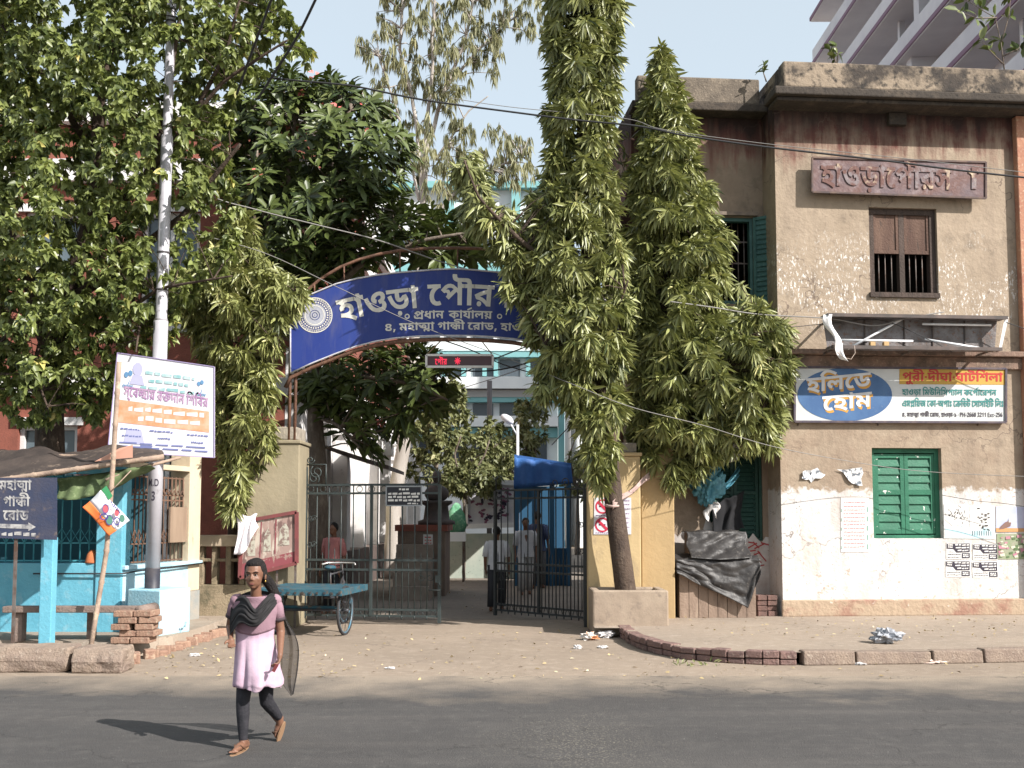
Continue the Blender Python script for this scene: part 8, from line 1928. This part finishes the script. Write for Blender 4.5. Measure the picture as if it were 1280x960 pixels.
m = MB().grid(48, 20, sub, True); o = part('yoke', m, MAUVE, girl); o.modifiers.new('t', 'SOLIDIFY').thickness = .003
m = MB()
for a, b_, sx in ((shR, shR.lerp(elR, .62), 1), (shL, shL.lerp(elL, .62), -1)):
    m.tube([a + Vector((sx * .045, 0, .022)), a + Vector((sx * .015, 0, .012)), a.lerp(b_, .35), b_], [.038, .0475, .0485, .047], 18); m.ell(a + Vector((sx * .008, 0, .004)), (.051, .053, .049), 16, 12)
o = part('sleeve', m, MAUVE, girl)
m = MB()
for a, b_ in ((shR, elR), (shL, elL)): m.tube([a.lerp(b_, .54), a.lerp(b_, .63)], [.0505, .0515], 18)
part('sleeve_band', m, plain('dark sleeve band', (0.05, .035, .04), .8), girl)
# leggings
LEG = M('black leggings', (0.016, 0.016, 0.02), .8, (0.03, .028, .034), 9, bump=.3, bscale=30)
mb = MB()
kR, kL = anR.lerp(knR, .08), anL.lerp(knL, .10)
caps(hipR + Vector((0, 0, .02)), knR, .075, .052); caps(knR, knR.lerp(kR, .35), .052, .050); caps(knR.lerp(kR, .35), kR, .050, .034)
caps(hipL + Vector((0, 0, .02)), knL, .075, .052); caps(knL, knL.lerp(kL, .35), .052, .050); caps(knL.lerp(kL, .35), kL, .050, .034); mb.ell(hipm, (.13, .10, .08))
for t in (.72, .80, .88, .95): mb.ell(knR.lerp(kR, t), (.040 - .004 * t, .040 - .004 * t, .008)); mb.ell(knL.lerp(kL, t), (.040 - .004 * t, .040 - .004 * t, .008))
sculpt('leggings', mb, LEG, girl, .006, 3)
# sandals
for toe, heel in ((toeR, heelR), (toeL, heelL_)):
    t = (toe - heel); L = t.length; t.normalize(); s = t.cross(Vector((0, 0, 1))).normalized(); up_ = s.cross(t); m = MB(); n_ = 20; ol = []
    for k in range(n_):
        a = 2 * math.pi * k / n_; ol.append((math.cos(a) * (L * .5 + .042), math.sin(a) * (.036 + .006 * math.cos(a))))
    c = heel.lerp(toe, .52)
    m.prism(ol, lambda x, y, d: c + t * x + s * y + up_ * d, -.034, -.024); sd_ = part('sandal', m, plain('tan sandal sole', (0.28, .17, .10), .6), girl)
    m = MB(); e = heel.lerp(toe, .92) + up_ * .014
    for k in (-1, 1): m.tube([e, heel.lerp(toe, .70) + s * k * .022 + up_ * .032, heel.lerp(toe, .48) + s * k * .038 - up_ * .012], .0055, 6)
    m.tube([heel - t * .03 + up_ * .03, heel + s * .03 + up_ * .02 + t * .02], .004, 5); m.tube([heel - t * .03 + up_ * .03, heel - s * .03 + up_ * .02 + t * .02], .004, 5)
    part('strap', m, plain('brown strap', (0.13, .07, .045), .5), sd_)
# scarf: opaque drape over chest and shoulders, sheer tail flying behind
SC_, nt, b = new_mat('black scarf cloth'); b.inputs['Base Color'].default_value = (.012, .011, .012, 1); b.inputs['Roughness'].default_value = .85
SH_, nt, b = new_mat('sheer black scarf'); b.inputs['Base Color'].default_value = (.035, .03, .028, 1); b.inputs['Roughness'].default_value = .8; b.inputs['Alpha'].default_value = .74
def chain(pts): return [q(*p) for p in pts]
topL = chain([(287.5, 772, .15), (290, 752, .20), (300, 744, .15), (308, 747, .08), (314, 757, .04), (319, 762, .03), (325, 757, .04), (331, 748, .07), (338, 741, .14), (344, 744, .24)])
botL = chain([(288, 792, .12), (292, 788, .08), (298, 780, .05), (304, 780, .03), (312, 784, .02), (321, 783, .02), (330, 775, .04), (338, 765, .08), (344, 757, .13), (349, 752, .24)])
def lerpc(C, a):
    s = a * (len(C) - 1); i = min(int(s), len(C) - 2); t = s - i
    p0, p1, p2, p3 = C[max(i - 1, 0)], C[i], C[i + 1], C[min(i + 2, len(C) - 1)]
    return .5 * ((2 * p1) + (p2 - p0) * t + (2 * p0 - 5 * p1 + 4 * p2 - p3) * t * t + (3 * p1 - p0 - 3 * p2 + p3) * t ** 3)
m = MB().grid(60, 34, lambda a, b: lerpc(topL, a).lerp(lerpc(botL, a), b) + Vector((0, -.010 * math.sin(math.pi * b) - .007 * math.sin(b * 31 + 5 * math.sin(a * 4)) * (.4 + .6 * abs(math.sin(a * 5))) - .012 * noise.noise(Vector((a * 7, b * 5, 2))), -.006 * math.sin(b * 20 + a * 9))))
o = part('scarf', m, SC_, girl); o.modifiers.new('t', 'SOLIDIFY').thickness = .0025
bk0 = chain([(290, 756, .24), (300, 744, .28), (318, 738, .30), (336, 740, .29), (346, 748, .27)]); bk1 = chain([(292, 786, .31), (304, 790, .36), (320, 790, .37), (338, 788, .36), (350, 782, .33)])
m = MB().grid(24, 8, lambda a, b: lerpc(bk0, a).lerp(lerpc(bk1, a), b)); o = part('scarf_back', m, SC_, girl); o.modifiers.new('t', 'SOLIDIFY').thickness = .005
eL = chain([(342, 747, .28), (347, 775, .36), (349, 800, .40), (350, 830, .44), (352, 852, .48), (365, 869, .52)]); eR = chain([(349, 750, .28), (358, 775, .42), (369, 795, .52), (373, 812, .56), (371, 840, .58), (366, 868, .54)])
m = MB().grid(26, 40, lambda a, b: lerpc(eL, b).lerp(lerpc(eR, b), a) + Vector((0, .035 * math.sin(a * 11 + b * 4) * (.3 + b), 0)))
tail = part('scarf_tail', m, SH_, girl)
m = MB(); m.tube([lerpc(eR, k / 20) for k in range(21)], .004, 5); part('scarf_hem', m, SC_, tail)
part('phone', MB().box(-.012, .012, -.006, .006, -.03, .03, Matrix.Translation(q(344, 835, -.01)) @ Matrix.Rotation(.5, 4, 'Y')), plain('dark red purse', (0.16, .04, .04), .4), girl)

# people inside the gate
def person(label, hx, hy, fy, Y, heading, top, legs, skirt=False, walk=.12, hairc=None):
    hpnt = P(hx, hy, Y); zf = 0.004; Ht = hpnt.z - zf; t = thing('person', label, 'person', (hpnt.x, Y, zf)); k = Ht / 1.66
    Mz = Matrix.Translation((hpnt.x, Y, zf)) @ Matrix.Rotation(heading, 4, 'Z') @ Matrix.Scale(k, 4)
    V = lambda x, y, z: Mz @ Vector((x, y, z)); global mb
    mb = MB(); c = lambda a, b, ra, rb: caps(a, b, ra * k, rb * k)
    mb.ell(V(0, 0, 1.56), (.075 * k, .092 * k, .105 * k)); mb.ell(V(0, -.085, 1.545), (.014 * k, .02 * k, .018 * k)); mb.ell(V(0, -.03, 1.50), (.05 * k, .06 * k, .06 * k)); c(V(0, .02, 1.36), V(0, .01, 1.48), .055, .05)
    c(V(-.17, 0, 1.34), V(-.24, .03, 1.06), .048, .038); c(V(-.24, .03, 1.06), V(-.23, -.08, .82), .036, .026); c(V(.17, 0, 1.34), V(.23, .03, 1.06), .048, .038); c(V(.23, .03, 1.06), V(.24, -.05, .82), .036, .026)
    for s in (-1, 1):
        w = V(s * .235, -.08 if s < 0 else -.05, .82); mb.ell(V(s * .236, -.09, .765), (.022 * k, .034 * k, .05 * k))
        for f in range(4): mb.tube([V(s * .236, -.06 - .018 * f, .735), V(s * .232, -.065 - .018 * f, .665 + .008 * abs(f - 1))], [.009 * k, .007 * k], 6)
        mb.tube([V(s * .225, -.115, .79), V(s * .215, -.135, .73)], [.011 * k, .008 * k], 6)
    c(V(0, 0, 1.28), V(0, 0, .95), .12, .12); c(V(-.09, 0, .9), V(-.09, -walk, .48), .08, .055); c(V(-.09, -walk, .48), V(-.09, -walk * .6, .08), .052, .036); c(V(.09, 0, .9), V(.09, walk * .5, .48), .08, .055); c(V(.09, walk * .5, .48), V(.09, walk, .08), .052, .036)
    for s, yy in ((-1, -walk * .6), (1, walk)): c(V(s * .09, yy + .02, .045), V(s * .1, yy - .14, .035), .04, .032)
    sculpt('body', mb, SKIN, t, .012, 3)
    m = MB().grid(24, 16, lambda a, b: V((.20 - .03 * math.sin(b * 3.1)) * math.cos(a * 6.283) * (1 - .25 * (b < .05)), (.115 + .02 * b) * math.sin(a * 6.283) * (1 + .05 * math.sin(a * 40)), 1.40 - b * .58), True); o = part('shirt', m, top, t)
    m = MB(); 
    for s in (-1, 1): m.tube([V(s * .165, 0, 1.37), V(s * .2, .015, 1.25), V(s * .23, .03, 1.07)], [.06 * k, .066 * k, .062 * k], 12)
    part('sleeve', m, top, t)
    m = MB()
    for s, w1, w2 in ((-1, -walk, -walk * .6), (1, walk * .5, walk)): m.tube([V(s * .085, 0, .9), V(s * .09, w1, .48), V(s * .09, w2, .09)], [.105 * k, .08 * k, .075 * k], 14)
    m.ell(V(0, 0, .88), (.17 * k, .13 * k, .1 * k)); part('trousers', m, legs, t)
    m = MB().ell(V(0, .018, 1.585), (.082 * k, .096 * k, .098 * k)); part('hair', m, hairc or HAIR, t)
    return t
WSH = M('white shirt', (0.62, .62, .64), .85, (0.52, .52, .56), 5); 
person('man in white shirt and dark trousers walking away at the black gate leaf end', 621, 659, 737, 20.3, R(170), WSH, plain('dark trousers', (0.03, .03, .035)), walk=.14)
person('man in white walking out of the courtyard, seen through the black gate bars', 657, 648, 716, 24.5, R(5), WSH, M('pale dhoti', (0.5, .49, .48), .85, (0.4, .39, .39), 5), walk=.12)
person('person in a pink shirt standing behind the left gate leaf', 417, 654, 720, 19.6, R(-30), M('pink shirt', (0.48, .20, .19), .85, (0.4, .16, .16), 5), plain('black trousers', (0.02, .02, .024)), walk=.05)
person('person in dark blue clothes standing at the counter of the blue booth', 672, 640, 700, 26.6, R(160), plain('navy shirt', (0.05, .07, .14)), plain('grey trousers', (0.10, .10, .11)), walk=.06)
